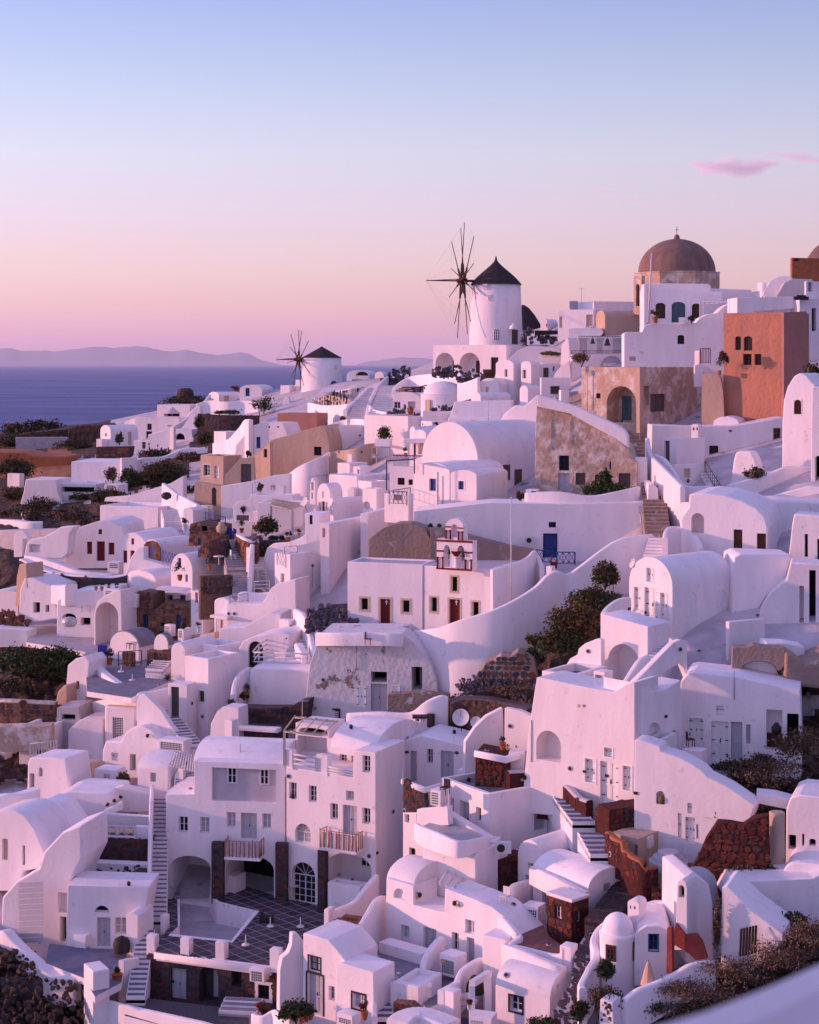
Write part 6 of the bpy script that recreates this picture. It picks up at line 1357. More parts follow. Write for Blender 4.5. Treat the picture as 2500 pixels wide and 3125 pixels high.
FW('white balcony parapet with gap for the crossed rail',[(249,2566),(249,2518),(300,2518),(300,2552),(414,2556),(414,2522),(458,2524),(460,2570)],(350,2564,112.6),6,.35,bev=.06,name='balcony',cat='balcony')
railing('white crossed timber railing over the lava stone wall',[(302,2553,112.5),(358,2555,112.3),(413,2557,112.1)],.72,'white_wood','cross',2,r=.04)
FW('dark lava stone wall under the crossed balcony',[(249,2640),(251,2556),(457,2566),(457,2645)],(350,2636,112.3),6,1.5,'stone_mortar',name='lava_stone_wall',stone=True,ssize=.36,bev=.03)
o = FW('white wall studded with black pebbles',[(215,2720),(225,2640),(260,2632),(456,2640),(454,2720)],(350,2700,110.5),6,.8,bev=.1,name='pebbled_wall'); pebbles(o,o_faces[o.name][0],270,2642,440,2690,34,.2)
H('dark brown slatted basket box on the white ledge',440,2700,2665,402,448,20,'flat',m='brown_wood',D=108.5,L=1,down=0,bev=.02,name='slatted_box',cat='box',ops=[('F','l',404,2668,438,2698,dict(depth=.05))])
steps('long narrow white staircase beside the big building',(484,2808),(490,2438),width=1.08,n=28,D0=106.5,D1=117,wdir=Vector((1,0,0)))
steps('lower flight of the long white staircase',(414,3046),(446,2838),width=1.1,n=14,D0=98.5,D1=105,wdir=Vector((1,0,0)))
W('white wall along the left of the long staircase',[(452,2860,2820,105),(455,2790,2700,107.5),(458,2700,2560,110.5),(462,2600,2440,113.5),(464,2500,2395,117)],t=.25,smooth=False)
# -------- the big white building
FW('big white building, left wing with arches and balcony',[(505,2800),(506,2424),(592,2424),(592,2322),(868,2332),(872,2800)],(866,2750,112),10,5,bev=.1,fm='panelgrey',name='big_white_building',cat='building',ops=[
 ('F','k',646,2346,843,2448,dict(depth=.30,bm=1)),  # recess back in grey: the shade of the recess is put into the colour
 ('F','ww',545,2492,573,2540),('F','wwc',611,2494,639,2543),('F','wwc',692,2479,719,2525),('F','wwc',800,2483,827,2530),('F','dw',735,2481,784,2560),
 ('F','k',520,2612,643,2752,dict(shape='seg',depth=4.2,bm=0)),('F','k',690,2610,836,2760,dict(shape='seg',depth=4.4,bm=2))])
fcp = Face(P(866,2750,112),zc(10)[0] * -1,-zc(10)[1]); fcp.O.z = 0
pr_ = bpy.data.objects['big_white_building']
for x0,x1,y0,y1 in ((692,720,2344,2393),(791,818,2349,2397)):
 s0,z1 = fcp.hit(x0,y0); s1,_ = fcp.hit(x1,y0); _,z0 = fcp.hit((x0 + x1) / 2,y1)
 surround(pr_,fcp,s0,s1,z0,z1,.05,'white_wood',off=-.29,proud=.04); fill(pr_,fcp,'ww',s0,s1,z0,z1,'rect',.27)
H('curved white roof over the left wing',868,2345,2334,592,1010,10,'vS',D=113,rise=48,L=5,down=.2,bev=.1,name='vaulted_house',cat='house')
W('white raised kerb on the curved roof by the lava wall',[(640,2292,2272,118),(720,2284,2268,119),(800,2290,2276,119),(862,2296,2280,119)],t=.5)
FW('big white building, right wing with french doors',[(874,2840),(874,2340),(1078,2374),(1078,2291),(1147,2296),(1147,2840)],(1147,2800,108.8),27,4.1,bev=.12,name='big_white_wing',cat='building',ops=[
 ('F','ww',883,2388,905,2437),('F','ww',942,2398,966,2448),('F','ww',1106,2306,1130,2358),('F','wwc',1056,2414,1080,2443),
 ('F','ww',1008,2452,1031,2501),('F','ww',1106,2466,1130,2515),('F','dw',1046,2458,1090,2546),
 ('F','wwc',901,2514,948,2573,dict(shape='arch')),('F','ww',890,2632,962,2758,dict(shape='arch',depth=.35)),
 ('F','k',1002,2604,1134,2712,dict(shape='seg',depth=1.8,bm=0,inner='ww',iabs=lambda a0,a1,z0,z1: ((a0 + a1) / 2 - .1,(a0 + a1) / 2 + .7,z0 + 1.0,z0 + 2.2)))])
H('white pier at the left end of the roof rail',892,2360,2290,866,896,27,'flat',D=111.8,L=.5,bev=.05,name='pier',cat='pier',down=.3)
H('white pier between the two roof rails',1000,2382,2306,966,1003,27,'flat',D=110.6,L=.5,bev=.05,name='pier',cat='pier',down=.3)
railing('white tube rail on the roof, left bay',[(896,2345,111.5),(964,2358,110.9)],.95,'white_wood','rails3',r=.04)
railing('white tube rail on the roof, right bay',[(1002,2366,110.4),(1078,2380,109.7)],.55,'white_wood','rails3',r=.04)
H('white upper room with window behind the roof rails',1094,2385,2264,1000,1140,26,'flat',D=113.3,L=3,bev=.1,ops=[('F','ww',1036,2281,1058,2330),('F','sw',1072,2285,1090,2345)])
H('shaded loggia with dark arched mouth under the pergola',1003,2345,2215,902,1010,24,'flat',D=115,L=2.5,bev=.1,ops=[('F','k',908,2248,998,2300,dict(depth=1.2,bm=0)),('F','k',912,2222,1000,2244,dict(shape='seg',depth=1.2))])
pergola('white bleached timber pergola on the roof',[(868,2330,112),(985,2352,110.8),(1030,2305,115),(900,2290,116.5)],2.1,'cream',5,posts=(0,),beam=.08,over=.3)
H('broad white curved roof of the right wing',1147,2310,2296,1008,1286,27,'vS',D=111.5,rise=66,bev=.12,down=.1,name='vaulted_house',cat='house')
H('white chimney with dark cap on the curved roof',1284,2245,2190,1264,1298,34,'flat',D=117,L=.8,bev=.04,down=.5,name='chimney',cat='chimney',ops=[('F','k',1268,2194,1280,2202,dict(depth=.2))])
c = P(1281,2190,117.2); mb = MB(); mb.box(c - Vector((.5,.4,0)),(1,0,0),(0,.9,0),(0,0,.12)); tag(mb.build('chimney_cap','dark_frame',None,c),'dark slab on the white chimney','chimney cap')
FW('white recessed wing with two doors, right of the big building',[(1232,2420),(1232,2262),(1284,2246),(1360,2262),(1446,2286),(1450,2420)],(1380,2395,113.5),20,4,bev=.1,name='recessed_wing',cat='house',ops=[
 ('F','dw',1252,2292,1272,2385),('F','ww',1303,2286,1321,2330),('F','dw',1345,2292,1385,2380)])
T('',[(1284,2250),(1420,2268),(1440,2240),(1300,2215)],ref=0,m='greywhite',name='flat_roof')
H('white planter bench by the recessed wing doors',1418,2385,2352,1396,1434,30,'flat',D=112,L=1,bev=.06,name='bench',cat='bench',down=.2)
for k,(x,y) in enumerate(((1242,2298),(1394,2300))):
 c = P(x,y,112.5); mb = MB(); mb.lathe(c,[(.16,0),(.12,.12),(.03,.16)],8); mb.box(c + Vector((-.02,0,-.1)),(.04,0,0),(0,.4,0),(0,0,.05)); tag(mb.build('wall_lamp','metal_dark',None,c),'small dark wall lamp %s of the recessed doors' % ('left','right')[k],'lamp')
def balcony(label,fc,px0,px1,yf,hpx,depth,cloth,D,nb=9):
 s0,z = fc.hit(px0,yf); s1,_ = fc.hit(px1,yf); o = empty('balcony',fc.at(s0,z),label,'balcony'); mb = MB()
 mb.box(fc.at(s0,z - .18,0),fc.u * (s1 - s0),fc.n * depth,UP * .18); mb.build('slab','white',o); h = hpx * D / F; g = random.Random(px0)
 def pt(a,d): return fc.at(a,z,d)
 for (a,b_,n) in ((pt(s0 + .05,depth - .06),pt(s1 - .05,depth - .06),nb),(pt(s0 + .05,.1),pt(s0 + .05,depth - .06),2),(pt(s1 - .05,.1),pt(s1 - .05,depth - .06),3)):
  for k in range(n + 1):
   mb = MB(); p = a.lerp(b_,k / n) + fc.u * g.uniform(-.05,.05); mb.tube(p,p + UP * h * g.uniform(.92,1.12) + fc.u * g.uniform(-.05,.05),.035,.03,6); mb.build('pole','bamboo',o)
  mb = MB(); mb.tube(a + UP * h * .97,b_ + UP * h * .97,.03,.03,6); mb.build('rail','bamboo',o)
 mb = MB(); a,b_ = pt(s0 + .1,depth - .1),pt(s1 - .1,depth - .1); N_ = 30
 for k in range(N_):
  p = a.lerp(b_,k / N_) + fc.n * g.uniform(-.03,.03); q = a.lerp(b_,(k + 1) / N_) + fc.n * g.uniform(-.03,.03)
  mb.face((p + UP * .04,q + UP * .04,q + UP * h * .88,p + UP * h * .88),0,True)
 mb.build('cloth',cloth,o); return o
fL = o_faces['big_white_building'][0]; fR = o_faces['big_white_wing'][0]
balcony('balcony with bamboo poles and pale cloth, left wing',fL,697,806,2602,50,1.0,'cloth',112)
balcony('balcony with bamboo poles and torn cloth, right wing',fR,1000,1112,2572,54,1.1,'cloth',109)
for k,(x0,x1,y0,y1,d) in enumerate(((645,684,2573,2752,111.6),(840,879,2576,2756,111.2),(969,996,2598,2776,109.4))):
 H('dark lava stone pier, %s' % ('left one between the arches','middle one','slim one beside the french doors')[k],x1 - 4,y1,y0,x0,x1 + 1,12 if k < 2 else 27,'flat',m='stone_mortar',D=d,L=.45,bev=.02,name='lava_stone_pier',cat='pier',stone='F',ssize=.3,down=.2)
H('white low wall of the arched loggia',1098,2770,2708,1000,1110,27,'par',D=107.8,L=1.2,bev=.06,name='low_wall',cat='wall',down=.3)
# -------- tiled terrace, pool, lava stone front
ZT = P(860,2752,111.3).z
ter = [(505,2746),(549,2741),(549,2826),(520,2852),(706,2873),(777,2782),(661,2758),(640,2736),(640,2700),(700,2690),(880,2745),(1003,2768),(1000,2862),(893,2872),(826,2952),(476,2906),(507,2838)]
tp = [Pz(x,y,ZT) for x,y in ter]; tp2 = [(p.x,p.y) for p in tp]
to,_ = T('tiled terrace of the big white building',ter,z=ZT - .004,m='grout',name='tiled_terrace',kind='structure',th=.5)
ang = R(41); ua = Vector((math.cos(ang),math.sin(ang),0)); ub = Vector((-ua.y,ua.x,0)); S_ = .84; o0 = Pz(700,2830,ZT); cnt = 0; rest = MB()
for i in range(-26,27):
 for j in range(-26,27):
  c = o0 + ua * S_ * i + ub * S_ * j; q = .10; corners = [c + ua * (S_ - q) * a + ub * (S_ - q) * b_ for a,b_ in ((0,0),(1,0),(1,1),(0,1))]
  ins = [in_poly(tp2,p.x,p.y) for p in corners]
  if not any(ins): continue
  mb = MB()
  if all(ins): mb.box(corners[0],ua * (S_ - q),ub * (S_ - q),UP * .012)
  else:
   for a in range(6):
    for b_ in range(6):
     w_ = (S_ - q) / 6; p = corners[0] + ua * w_ * a + ub * w_ * b_; m_ = p + (ua + ub) * w_ * .5
     if in_poly(tp2,m_.x,m_.y): mb.face([p + UP * .012,p + ua * w_ + UP * .012,p + (ua + ub) * w_ + UP * .012,p + ub * w_ + UP * .012])
  if not mb.v: continue
  if cnt < 300: mb.build('tile','tile',to); cnt += 1
  else:
   n = len(rest.v); rest.v += mb.v; rest.f += [tuple(x + n for x in f) for f in mb.f]; rest.m += mb.m; rest.sm += mb.sm
if rest.v: tag(rest.build('tiles','tile',to),kind='stuff')
pl = [(549,2741),(549,2826),(520,2852),(706,2873),(777,2782),(661,2758),(640,2736),(640,2690),(549,2690)]
pp = [Pz(x,y,ZT) for x,y in pl]; mb = MB(); ce = sum(pp,Vector()) / len(pp)
for a,b_ in zip(pp,pp[1:] + pp[:1]): mb.face((a + UP * .05,b_ + UP * .05,b_ - UP * 1.5,a - UP * 1.5));
inn = [p - UP * 1.3 for p in pp]; mb.face(inn,1)
for a,b_ in zip(pp[:7],pp[1:8]):
 ao = a + (a - ce).normalized() * .3; bo = b_ + (b_ - ce).normalized() * .3; mb.face((a + UP * .05,b_ + UP * .05,bo + UP * .05,ao + UP * .05)); mb.face((ao + UP * .05,bo + UP * .05,bo - UP * .05,ao - UP * .05))
tag(mb.build('swimming_pool',['white','greywhite'],None,pp[0]),'empty white angular pool sunk in the tiled terrace','pool')
fo = FW('dark lava stone front wall under the tiled terrace',[(446,3085),(447,2916),(856,2968),(854,3125)],(826,2960,99.6),18,1.0,'stone_mortar',bev=.03,name='lava_stone_wall',cat='wall',stone=True,ssize=.40,ops=[
 ('F','dw',521,2956,568,3052,dict(depth=.3)),('F','k',608,2950,666,3062,dict(shape='arch',depth=.9,bm=0,inner='dw',iabs=lambda a0,a1,z0,z1: (a1 - .65,a1 - .02,z0 + .1,z1 - .35))),
 ('F','wk',706,2958,736,3012,dict(depth=.5)),('F','wk',788,3006,822,3048,dict(sur='white',st=.2))])
W('white kerb along the front of the tiled terrace',[(476,2917,2903,102),(650,2940,2926,100.6),(826,2963,2950,99.2)],t=.5,down=.1,smooth=False)
for k,(x0,x1,y0,y1,d) in enumerate(((447,477,2858,2918,102.2),(550,582,2867,2928,101.2),(657,690,2878,2942,100.3),(823,856,2900,2965,98.9))):
 H('white terrace pier, %s' % ('leftmost at the stair','second from the left','third from the left','rightmost')[k],x1 - 5,y1,y0,x0,x1,20,'flat',D=d,L=.55,bev=.05,down=.1,name='terrace_pier',cat='pier',group='white piers of the tiled terrace')
H('white pier at the top of the lower stair',505,2845,2796,489,515,22,'flat',D=105.5,L=.5,bev=.05,down=.2,name='pier',cat='pier')
H('white lattice air conditioner box on the lava front',806,3000,2962,762,820,18,'flat',D=98.6,L=.8,bev=.03,down=0,ops=[('F','g',766,2965,800,2996,dict(depth=.08))],name='air_conditioner_box',cat='air conditioner')
T('',[(400,3040),(600,3065),(760,3085),(760,3200),(380,3100)],z=P(480,3050,99.5).z,m='gravel',name='gravel_yard')
steps('two white block steps at the lava front',(725,3090),(745,3045),width=2.2,n=3,D0=96.8,D1=98.4,tm='floor')
W('white garden wall with drain holes along the bottom',[(284,3080,3040,99),(380,3110,3066,97.5),(500,3140,3092,95.8),(620,3170,3118,94),(760,3220,3160,92)],t=.35,smooth=False)
H('tall slim lit white wall end at the lower left',284,3100,2966,255,292,60,'flat',D=97.6,L=1,bev=.15,name='wall_end',cat='wall')
for k,(x,y) in enumerate(((750,2885),(825,2828),(560,2890),(917,2829))):
 c = Pz(x,y,ZT); mb = MB(); mb.lathe(c,[(.25,.02),(.22,.08),(.04,.1),(.03,.6)],12); tag(mb.build('parasol_stand','white_wood',None,c),'white parasol stand on the tiles, %s' % ('in front of the pool','right of the pool','by the front piers','before the loggia')[k],'parasol stand','parasol stands on the tiled terrace')
c = Pz(792,2818,ZT); mb = MB(); mb.box(c,(.9,0,0),(0,.5,0),(0,0,.35)); mb.box(c + Vector((.1,.1,.35)),(.12,0,0),(0,.3,0),(0,0,.3)); tag(mb.build('dark_chair','metal_dark',None,c),'black low chair beside the pool','chair')
H('white hearth block inside the dark arch',718,2718,2676,690,735,30,'flat',D=113,L=1.2,bev=.04,down=.2,name='hearth',cat='hearth')
# -------- lower left courtyard
FW('white courtyard house with fanlight and pale door',[(200,2900),(208,2700),(455,2708),(440,2790),(430,2900)],(330,2890,105),4,3,bev=.15,name='courtyard_house',cat='house',ops=[
 ('F','ww',289,2764,333,2785,dict(shape='arch')),('F','dw',296,2800,337,2890),('F','wwc',349,2800,386,2852)])
H('white buttress right of the courtyard door',420,2925,2800,385,436,20,'vF',D=103.5,L=2,rise=12,bev=.1,name='buttress',cat='buttress')
T('',[(150,2880),(270,2895),(385,2898),(385,2925),(370,3000),(290,3042),(255,2985),(140,2940)],z=P(330,2893,104.8).z,m='bluefloor',name='blue_courtyard')
FW('lumpy white wall with grey boarded side at the left',[(0,3000),(6,2740),(50,2690),(120,2650),(135,2600),(190,2540),(248,2520),(250,2620),(215,2690),(208,2900),(150,2940)],(130,2920,107),14,4,bev=.3,name='old_white_house',cat='house',ops=[('F','k',176,2724,204,2786,dict(depth=.5,bm=0)),('F','k',180,2792,204,2882,dict(depth=.8))])
for k in range(11):
 mb = MB(); y = 2700 + k * 17; a = P(56,y + 8,105.9); b_ = P(128,y + 4,105.2); mb.box(a,b_ - a,Vector((.1,-.06,0)),UP * .28); tag(mb.build('weathered_board','grey_wood',None,a),'weathered grey board on the lumpy white wall, %s from the top' % ORD[10 - k],'board','boards on the lumpy white wall')
FW('bright pink lit round gable at the left edge',[(-30,2720),(-30,2480),(0,2474),(40,2474),(75,2490),(105,2530),(125,2580),(140,2612),(120,2650),(70,2660),(60,2720)],(60,2680,110),24,3.5,bev=.2,name='vaulted_house',cat='house',ops=[('F','sp',6,2560,24,2625),('F','sn',68,2580,76,2640)])
FW('white vault body behind the pink gable',[(60,2600),(66,2470),(110,2450),(160,2465),(195,2520),(235,2560),(240,2600)],(140,2595,113),20,3,bev=.4,name='vaulted_house',cat='house')
FW('tall twin white chimney walls at the left',[(80,2480),(84,2330),(92,2312),(150,2312),(200,2316),(212,2400),(210,2480)],(150,2470,122),22,3,bev=.3,name='old_white_house',cat='house',ops=[('F','k',118,2342,130,2370,dict(shape='arch',depth=.6,bm=0)),('F','k',90,2360,105,2405,dict(depth=.7))])
FW('sloping white wall running right from the chimney walls',[(160,2560),(170,2440),(185,2420),(215,2414),(335,2422),(345,2450),(330,2480),(250,2520),(245,2560)],(250,2550,118),10,4,bev=.3)
W('white rim wall at the far left middle',[(-30,2470,2430,117),(20,2460,2424,117),(60,2450,2420,118),(110,2440,2404,119)],t=1)
H('pale blue white house at the left edge',14,2370,2225,-60,60,30,'flat',D=134,L=6,bev=.1,ops=[('S','k',18,2310,56,2356,dict(shape='seg',depth=.8,bm=0))])
FW('grey old tower wall at the left',[(172,2340),(174,2160),(240,2158),(246,2200),(212,2230),(212,2340)],(195,2330,134.5),12,3,'greywhite',bev=.1,name='old_tower',cat='tower',ops=[('F','k',188,2180,230,2196,dict(depth=.5))])
H('cluttered pink and white terrace ruin at the left',142,2330,2222,58,175,16,'par',D=132,L=4,par=(.3,.8),name='ruin_terrace',cat='ruin',ops=[('F','k',64,2240,84,2290,dict(depth=.7)),('F','k',112,2262,126,2300,dict(depth=.7)),('F','k',132,2262,140,2300,dict(depth=.7))])
railing('jumbled white posts on the terrace ruin',[(92,2310,130),(172,2302,130)],1.0,'white_wood','picket',9)
W('white rim wall curving around the lower left rubble slope',[(-10,2890,2850,106),(20,2900,2838,105),(60,2940,2880,104),(110,2985,2925,102.5),(170,3005,2975,101),(240,3000,2975,100.5)],t=.8)
H('low white box beside the blue courtyard',262,2885,2858,226,272,16,'flat',D=104.6,L=1.5,bev=.08,down=.2,name='white_bench',cat='bench')
pot('terracotta jar with a small plant on the blue courtyard',357,3005,34,D=99.5,ph=.6)
c = P(371,2905,103.4); mb = MB(); mb.lathe(c,[(.5,0),(.52,.5),(.4,.8),(.1,.95)],12); tag(mb.build('covered_grill','dark_frame',None,c),'dark covered grill by the courtyard door','grill')
W('pink edged white wall beside the lower stair',[(370,3010,2930,100.5),(385,2990,2926,101),(420,2975,2922,101.5)],t=.35,smooth=False)
rocks('rubble slope of brown stones in the lower left corner',[(-20,2890),(60,2900),(130,2985),(255,3000),(255,3125),(-20,3140)],240,.38,D=97,lift=5,m='cliff',name='rubble_slope')
# ================================================================== CHURCH AND THE LONG WALLS
H('white chapel, left half with two cream framed windows and red door',1290,1925,1723,1061,1330,18,'par',D=137,par=(.2,.12),fm='panelgrey',name='white_chapel',cat='church',bev=.06,ops=[
 ('F','kk',1101,1826,1123,1861,dict(sur='cream',st=.16,depth=.35)),('F','dr',1160,1828,1191,1914,dict(sur='cream',st=.16,depth=.25)),('F','kk',1228,1832,1250,1869,dict(sur='cream',st=.16,depth=.35))])
H('white chapel, right half below the bell tower, with red door',1497,1900,1738,1292,1640,26,'par',D=134.5,par=(.2,.12),fm='panelgrey',name='white_chapel',cat='church',bev=.1,ops=[
 ('F','kk',1314,1823,1334,1867,dict(sur='cream',st=.14,depth=.35)),('F','kk',1377,1760,1396,1805,dict(sur='cream',st=.14,depth=.35)),
 ('F','dr',1371,1829,1404,1904,dict(sur='cream',st=.14,depth=.25)),('F','kk',1441,1837,1461,1882,dict(sur='cream',st=.14,depth=.35))])
for nm,xm in (('white_chapel',1178),('white_chapel.001',1391)):
 f_ = o_faces[nm][0]; a,z = f_.hit(xm,1840); mb = MB(); mb.box(f_.at(a - .02,z - .18,-.14),f_.u * .05,UP * .4,f_.n * .03); mb.box(f_.at(a - .11,z + .04,-.14),f_.u * .23,UP * .05,f_.n * .03); mb.build('cross','whitepaint',bpy.data.objects[nm])
o = FW('small red and white bell tower on the chapel',[(1333,1730),(1333,1644),(1360,1645),(1360,1607)] + arcpx(1360,1414,1607,1582) + [(1414,1650),(1442,1652),(1442,1742),(1420,1741)] + arcpx(1418,1395,1686,1665) + [(1395,1737),(1374,1735)] + arcpx(1374,1353,1684,1663) + [(1353,1732)],(1440,1740,133.6),26,.9,bev=.02,name='bell_tower',cat='bell tower',ops=[('F','k',1378,1600,1396,1640,dict(shape='arch',depth=.5,bm=0))])
fb = o_faces['bell_tower'][0]
def band(x0,x1,y,t,parent=o,m='red_paint',out=.05):
 a0,z = fb.hit(x0,y); a1,_ = fb.hit(x1,y); mb = MB(); mb.box(fb.at(a0,z,-.02),fb.u * (a1 - a0),UP * t,fb.n * (out + .02)); mb.build('red_band',m,parent)
for q in ((1332,1443,1652,.16),(1332,1355,1683,.13),(1418,1443,1688,.13),(1332,1440,1737,.15),(1359,1378,1609,.1),(1397,1414,1613,.1)): band(*q)
for x,y0,y1 in ((1336,1700,1732),(1352,1700,1734),(1421,1708,1736),(1439,1708,1738),(1362,1618,1644),(1375,1618,1646),(1400,1622,1648),(1412,1622,1650)):
 a,z1 = fb.hit(x,y0); _,z0 = fb.hit(x,y1); mb = MB(); mb.tube(fb.at(a,z0,.05),fb.at(a,z1,.05),.07,.07,7); mb.tube(fb.at(a,z1 - .12,.05),fb.at(a,z1 + .02,.05),.07,.13,7); mb.build('column','red_paint',o)
a,z = fb.hit(1393,1731); p_ = fb.at(a,z,.02); mb = MB(); mb.lathe(p_,[(.24,0),(.16,.12),(.15,.8),(.2,.85)],12); mb.build('column','white',o)
mb = MB(); mb.lathe(p_ + UP * .85,[(.12,0),(.3,.2),(.42,.36),(.46,.4)],12); mb.build('bell_cup','red_paint',o)
bell('small bronze bell in the bell tower, left arch',1370,1674,1690,133.9); bell('small bronze bell in the bell tower, right arch',1412,1680,1700,133.4)
FW('rough ochre ruin wall behind the chapel',[(1125,1730),(1125,1645),(1168,1612),(1208,1598),(1250,1597),(1296,1612),(1318,1655),(1345,1688),(1345,1735)],(1240,1720,143),10,2.5,'taupe',name='ruined_wall',bev=.12)
FW('ochre stone wall with dark edge right of the bell tower',[(1312,1722),(1314,1612),(1362,1612),(1430,1634),(1500,1652),(1560,1668),(1630,1680),(1640,1722)],(1450,1715,142),3,1.5,'taupe',name='ruined_wall',bev=.06)
for x in (1313,1340): bush('small dark weed on the ochre ruin wall, %s' % ('left' if x < 1320 else 'right'),x,1610,18,12,n=90,leaf=.09,D=142.5,mats=('leaf_dark','leaf_mid'),name='weed',cat='plant',stem=False)
FW('long white retaining wall with blue door',[(1255,1735),(1262,1560),(1440,1540),(1500,1534),(1720,1538),(1976,1531),(1979,1478),(1992,1476),(2008,1490),(2012,1556),(2038,1585),(2022,1625),(2010,1735)],(1700,1700,145),4,4.5,name='retaining_wall',bev=.12,ops=[
 ('F','wk',1675,1593,1697,1610),('F','db',1661,1631,1698,1702,dict(depth=.25,sur='dark_frame',st=.09)),('F','l',1684,1534 + 20,1686,1556)])
def ac(label,px,py,D,s=1.0,th=0):
 c = P(px,py,D); r = Matrix.Rotation(-R(th),3,'Z'); u = r @ Vector((1,0,0)); v = r @ Vector((0,1,0)); o = empty('air_conditioner',c,label,'air conditioner')
 mb = MB(); mb.box(c,u * .85 * s,v * .32 * s,UP * .6 * s); mb.build('casing','white_wood',o)
 k = c + u * .30 * s + UP * .3 * s; mb = MB(); n = 20
 for i in range(n): t0,t1 = 6.2832 * i / n,6.2832 * (i + 1) / n; mb.face((k - v * .01,k + (u * math.cos(t0) + UP * math.sin(t0)) * .22 * s - v * .01,k + (u * math.cos(t1) + UP * math.sin(t1)) * .22 * s - v * .01))
 mb.build('fan','metal_dark',o); return o
ac('white air conditioner left of the blue door',1604,1660,144.2)
railing('blue crossed porch railing before the blue door',[(1636,1714,142.5),(1700,1722,141.5),(1755,1722,142)],1.0,'blue_wood','cross',3,r=.035)
c = P(1682,1735,140.5); mb = MB(); mb.box(c,(.5,0,0),(0,.5,0),(0,0,.5)); mb.box(c,(.06,0,0),(0,.5,0),(0,0,1)); tag(mb.build('red_chair','red_paint',None,c),'red chair below the blue railing','chair')
W('curved low white wall under the ruin garden',[(1604,1532,1504,147),(1700,1536,1500,146),(1800,1538,1512,145.5),(1880,1534,1500,145.5),(1950,1528,1484,146.5)],t=.5)
H('white box with blue doors on the wall terrace',1640,1530,1495,1605,1655,14,'flat',D=147.5,L=1.2,bev=.05,down=.2,ops=[('F','sb',1621,1499,1637,1528,dict(depth=.08))],name='white_hut')
bush('reddish shrub on the wall terrace',1588,1528,32,32,n=300,leaf=.09,D=147.8,mats=('leaf_brown','leaf_dark'))
H('tall white pillar beside the dark stairs',1973,1535,1396,1939,1975,20,'flat',D=150,L=.6,bev=.1,name='pillar',cat='pillar')
c = P(1960,1630,141); mb = MB(); mb.tube(c,P(1955,1565,141),.05,.05,6); mb.box(P(1948,1566,140.8),(.38,0,0),(0,.25,0),UP * .65); tag(mb.build('street_lamp','metal_light',None,c),'slim street lamp on the white wall','street lamp')
c = P(1559,1840,131.5); mb = MB(); mb.tube(c,P(1561,1516,131.5),.06,.04,7); tag(mb.build('flagpole','white_wood',None,c),'tall thin white pole beside the chapel','flagpole')
W('long white wall sweeping up from the chapel to the right',[(1256,1975,1924,131),(1300,2000,1921,129),(1345,2030,1914,127.5),(1400,2050,1893,126.5),(1500,2020,1862,126),(1570,1990,1830,126.5),(1632,1940,1791,127.5),(1667,1900,1757,128.2),(1700,1880,1741,128.8),(1730,1860,1751,129),(1764,1840,1731,129),(1841,1800,1673,129.5),(1900,1780,1642,130),(1990,1760,1630,130.5)],t=.45,down=2.5)
H('small white gate block on the long wall',1684,1760,1729,1667,1688,30,'flat',D=129.5,L=.6,bev=.08,down=.6,name='gate_post',cat='post')
W('white courtyard wall running up to the gate block',[(1500,1880,1738,133),(1560,1850,1722,134),(1610,1800,1700,136),(1634,1760,1680,138),(1652,1750,1722,137),(1655,1790,1724,134)],t=.35)
steps('dark rubble stair climbing left of the tall pillar',(2010,1640),(1992,1470),width=2.0,n=15,D0=134,D1=151,m='ruin',tm='taupe')
steps('upper dark stair to the ochre house',(1975,1450),(1925,1330),width=2.4,n=11,D0=153,D1=166,m='ruin',tm='taupe')
W('white wall right of the dark stairs',[(1976,1420,1336,157),(1986,1460,1384,152),(2020,1520,1420,146),(2062,1580,1462,141),(2084,1640,1484,138)],t=.4,down=2)
steps('small white stair at the corner of the long wall',(1992,1700),(2010,1640),width=1.4,n=6,D0=127,D1=130,tm='greywhite')
W('rounded white stair wall above the vault house',[(2030,1680,1640,126),(2036,1660,1615,127.5),(2056,1650,1606,128.5),(2090,1660,1612,128.5),(2128,1680,1640,127),(2140,1690,1672,126)],t=.4)
T('',[(2018,1694),(2230,1700),(2230,1680),(2060,1672)],ref=0,m='greywhite',name='flat_roof',th=.6)
# -------- upper right houses
FW('broad white house wall below the pink tower',[(1985,1520),(1990,1297),(2110,1302),(2240,1300),(2300,1290),(2388,1274),(2400,1274),(2400,1520)],(2200,1510,159),2,4,bev=.12,name='white_house',cat='house',ops=[('F','wk',2165,1360,2193,1405),('F','dk',2200,1428,2222,1478),('F','wn',2361,1307,2382,1372,dict(sur='beige',st=.06)),('F','wn',2356,1388,2382,1420)])
H('white cubic house with side door by the dark stairs',2066,1460,1338,2023,2152,56,'par',D=154,par=(.2,.3),ops=[('F','dT',2028,1345,2044,1412)],bev=.08)
H('low white cubic house with small window',2058,1500,1418,2044,2152,60,'par',D=150,par=(.2,.3),ops=[('S','sp',2088,1430,2108,1458)],bev=.08)
H('little white twin-arched chimney',2132,1340,1300,2110,2142,30,'vF',D=157,L=1,rise=6,bev=.06,name='chimney',cat='chimney',ops=[('F','k',2114,1304,2120,1313,dict(depth=.3)),('F','k',2125,1304,2130,1313,dict(depth=.3))])
W('stepped white parapet below the cubic house',[(2000,1420,1385,153),(2030,1450,1400,150),(2060,1500,1440,147),(2090,1520,1480,144),(2160,1520,1482,143),(2166,1520,1475,143)],t=.35)
steps('dark railed stair beside the little window house',(2200,1525),(2155,1440),width=1.2,n=9,D0=146,D1=152)
railing('dark iron railing of the little stair',[(2200,1518,145.5),(2152,1440,151.5)],1.0,'metal_dark','bars',8)
H('small white vault mound under the pink house wall',2256,1312,1292,2178,2262,20,'vF',D=161,rise=20,L=4)
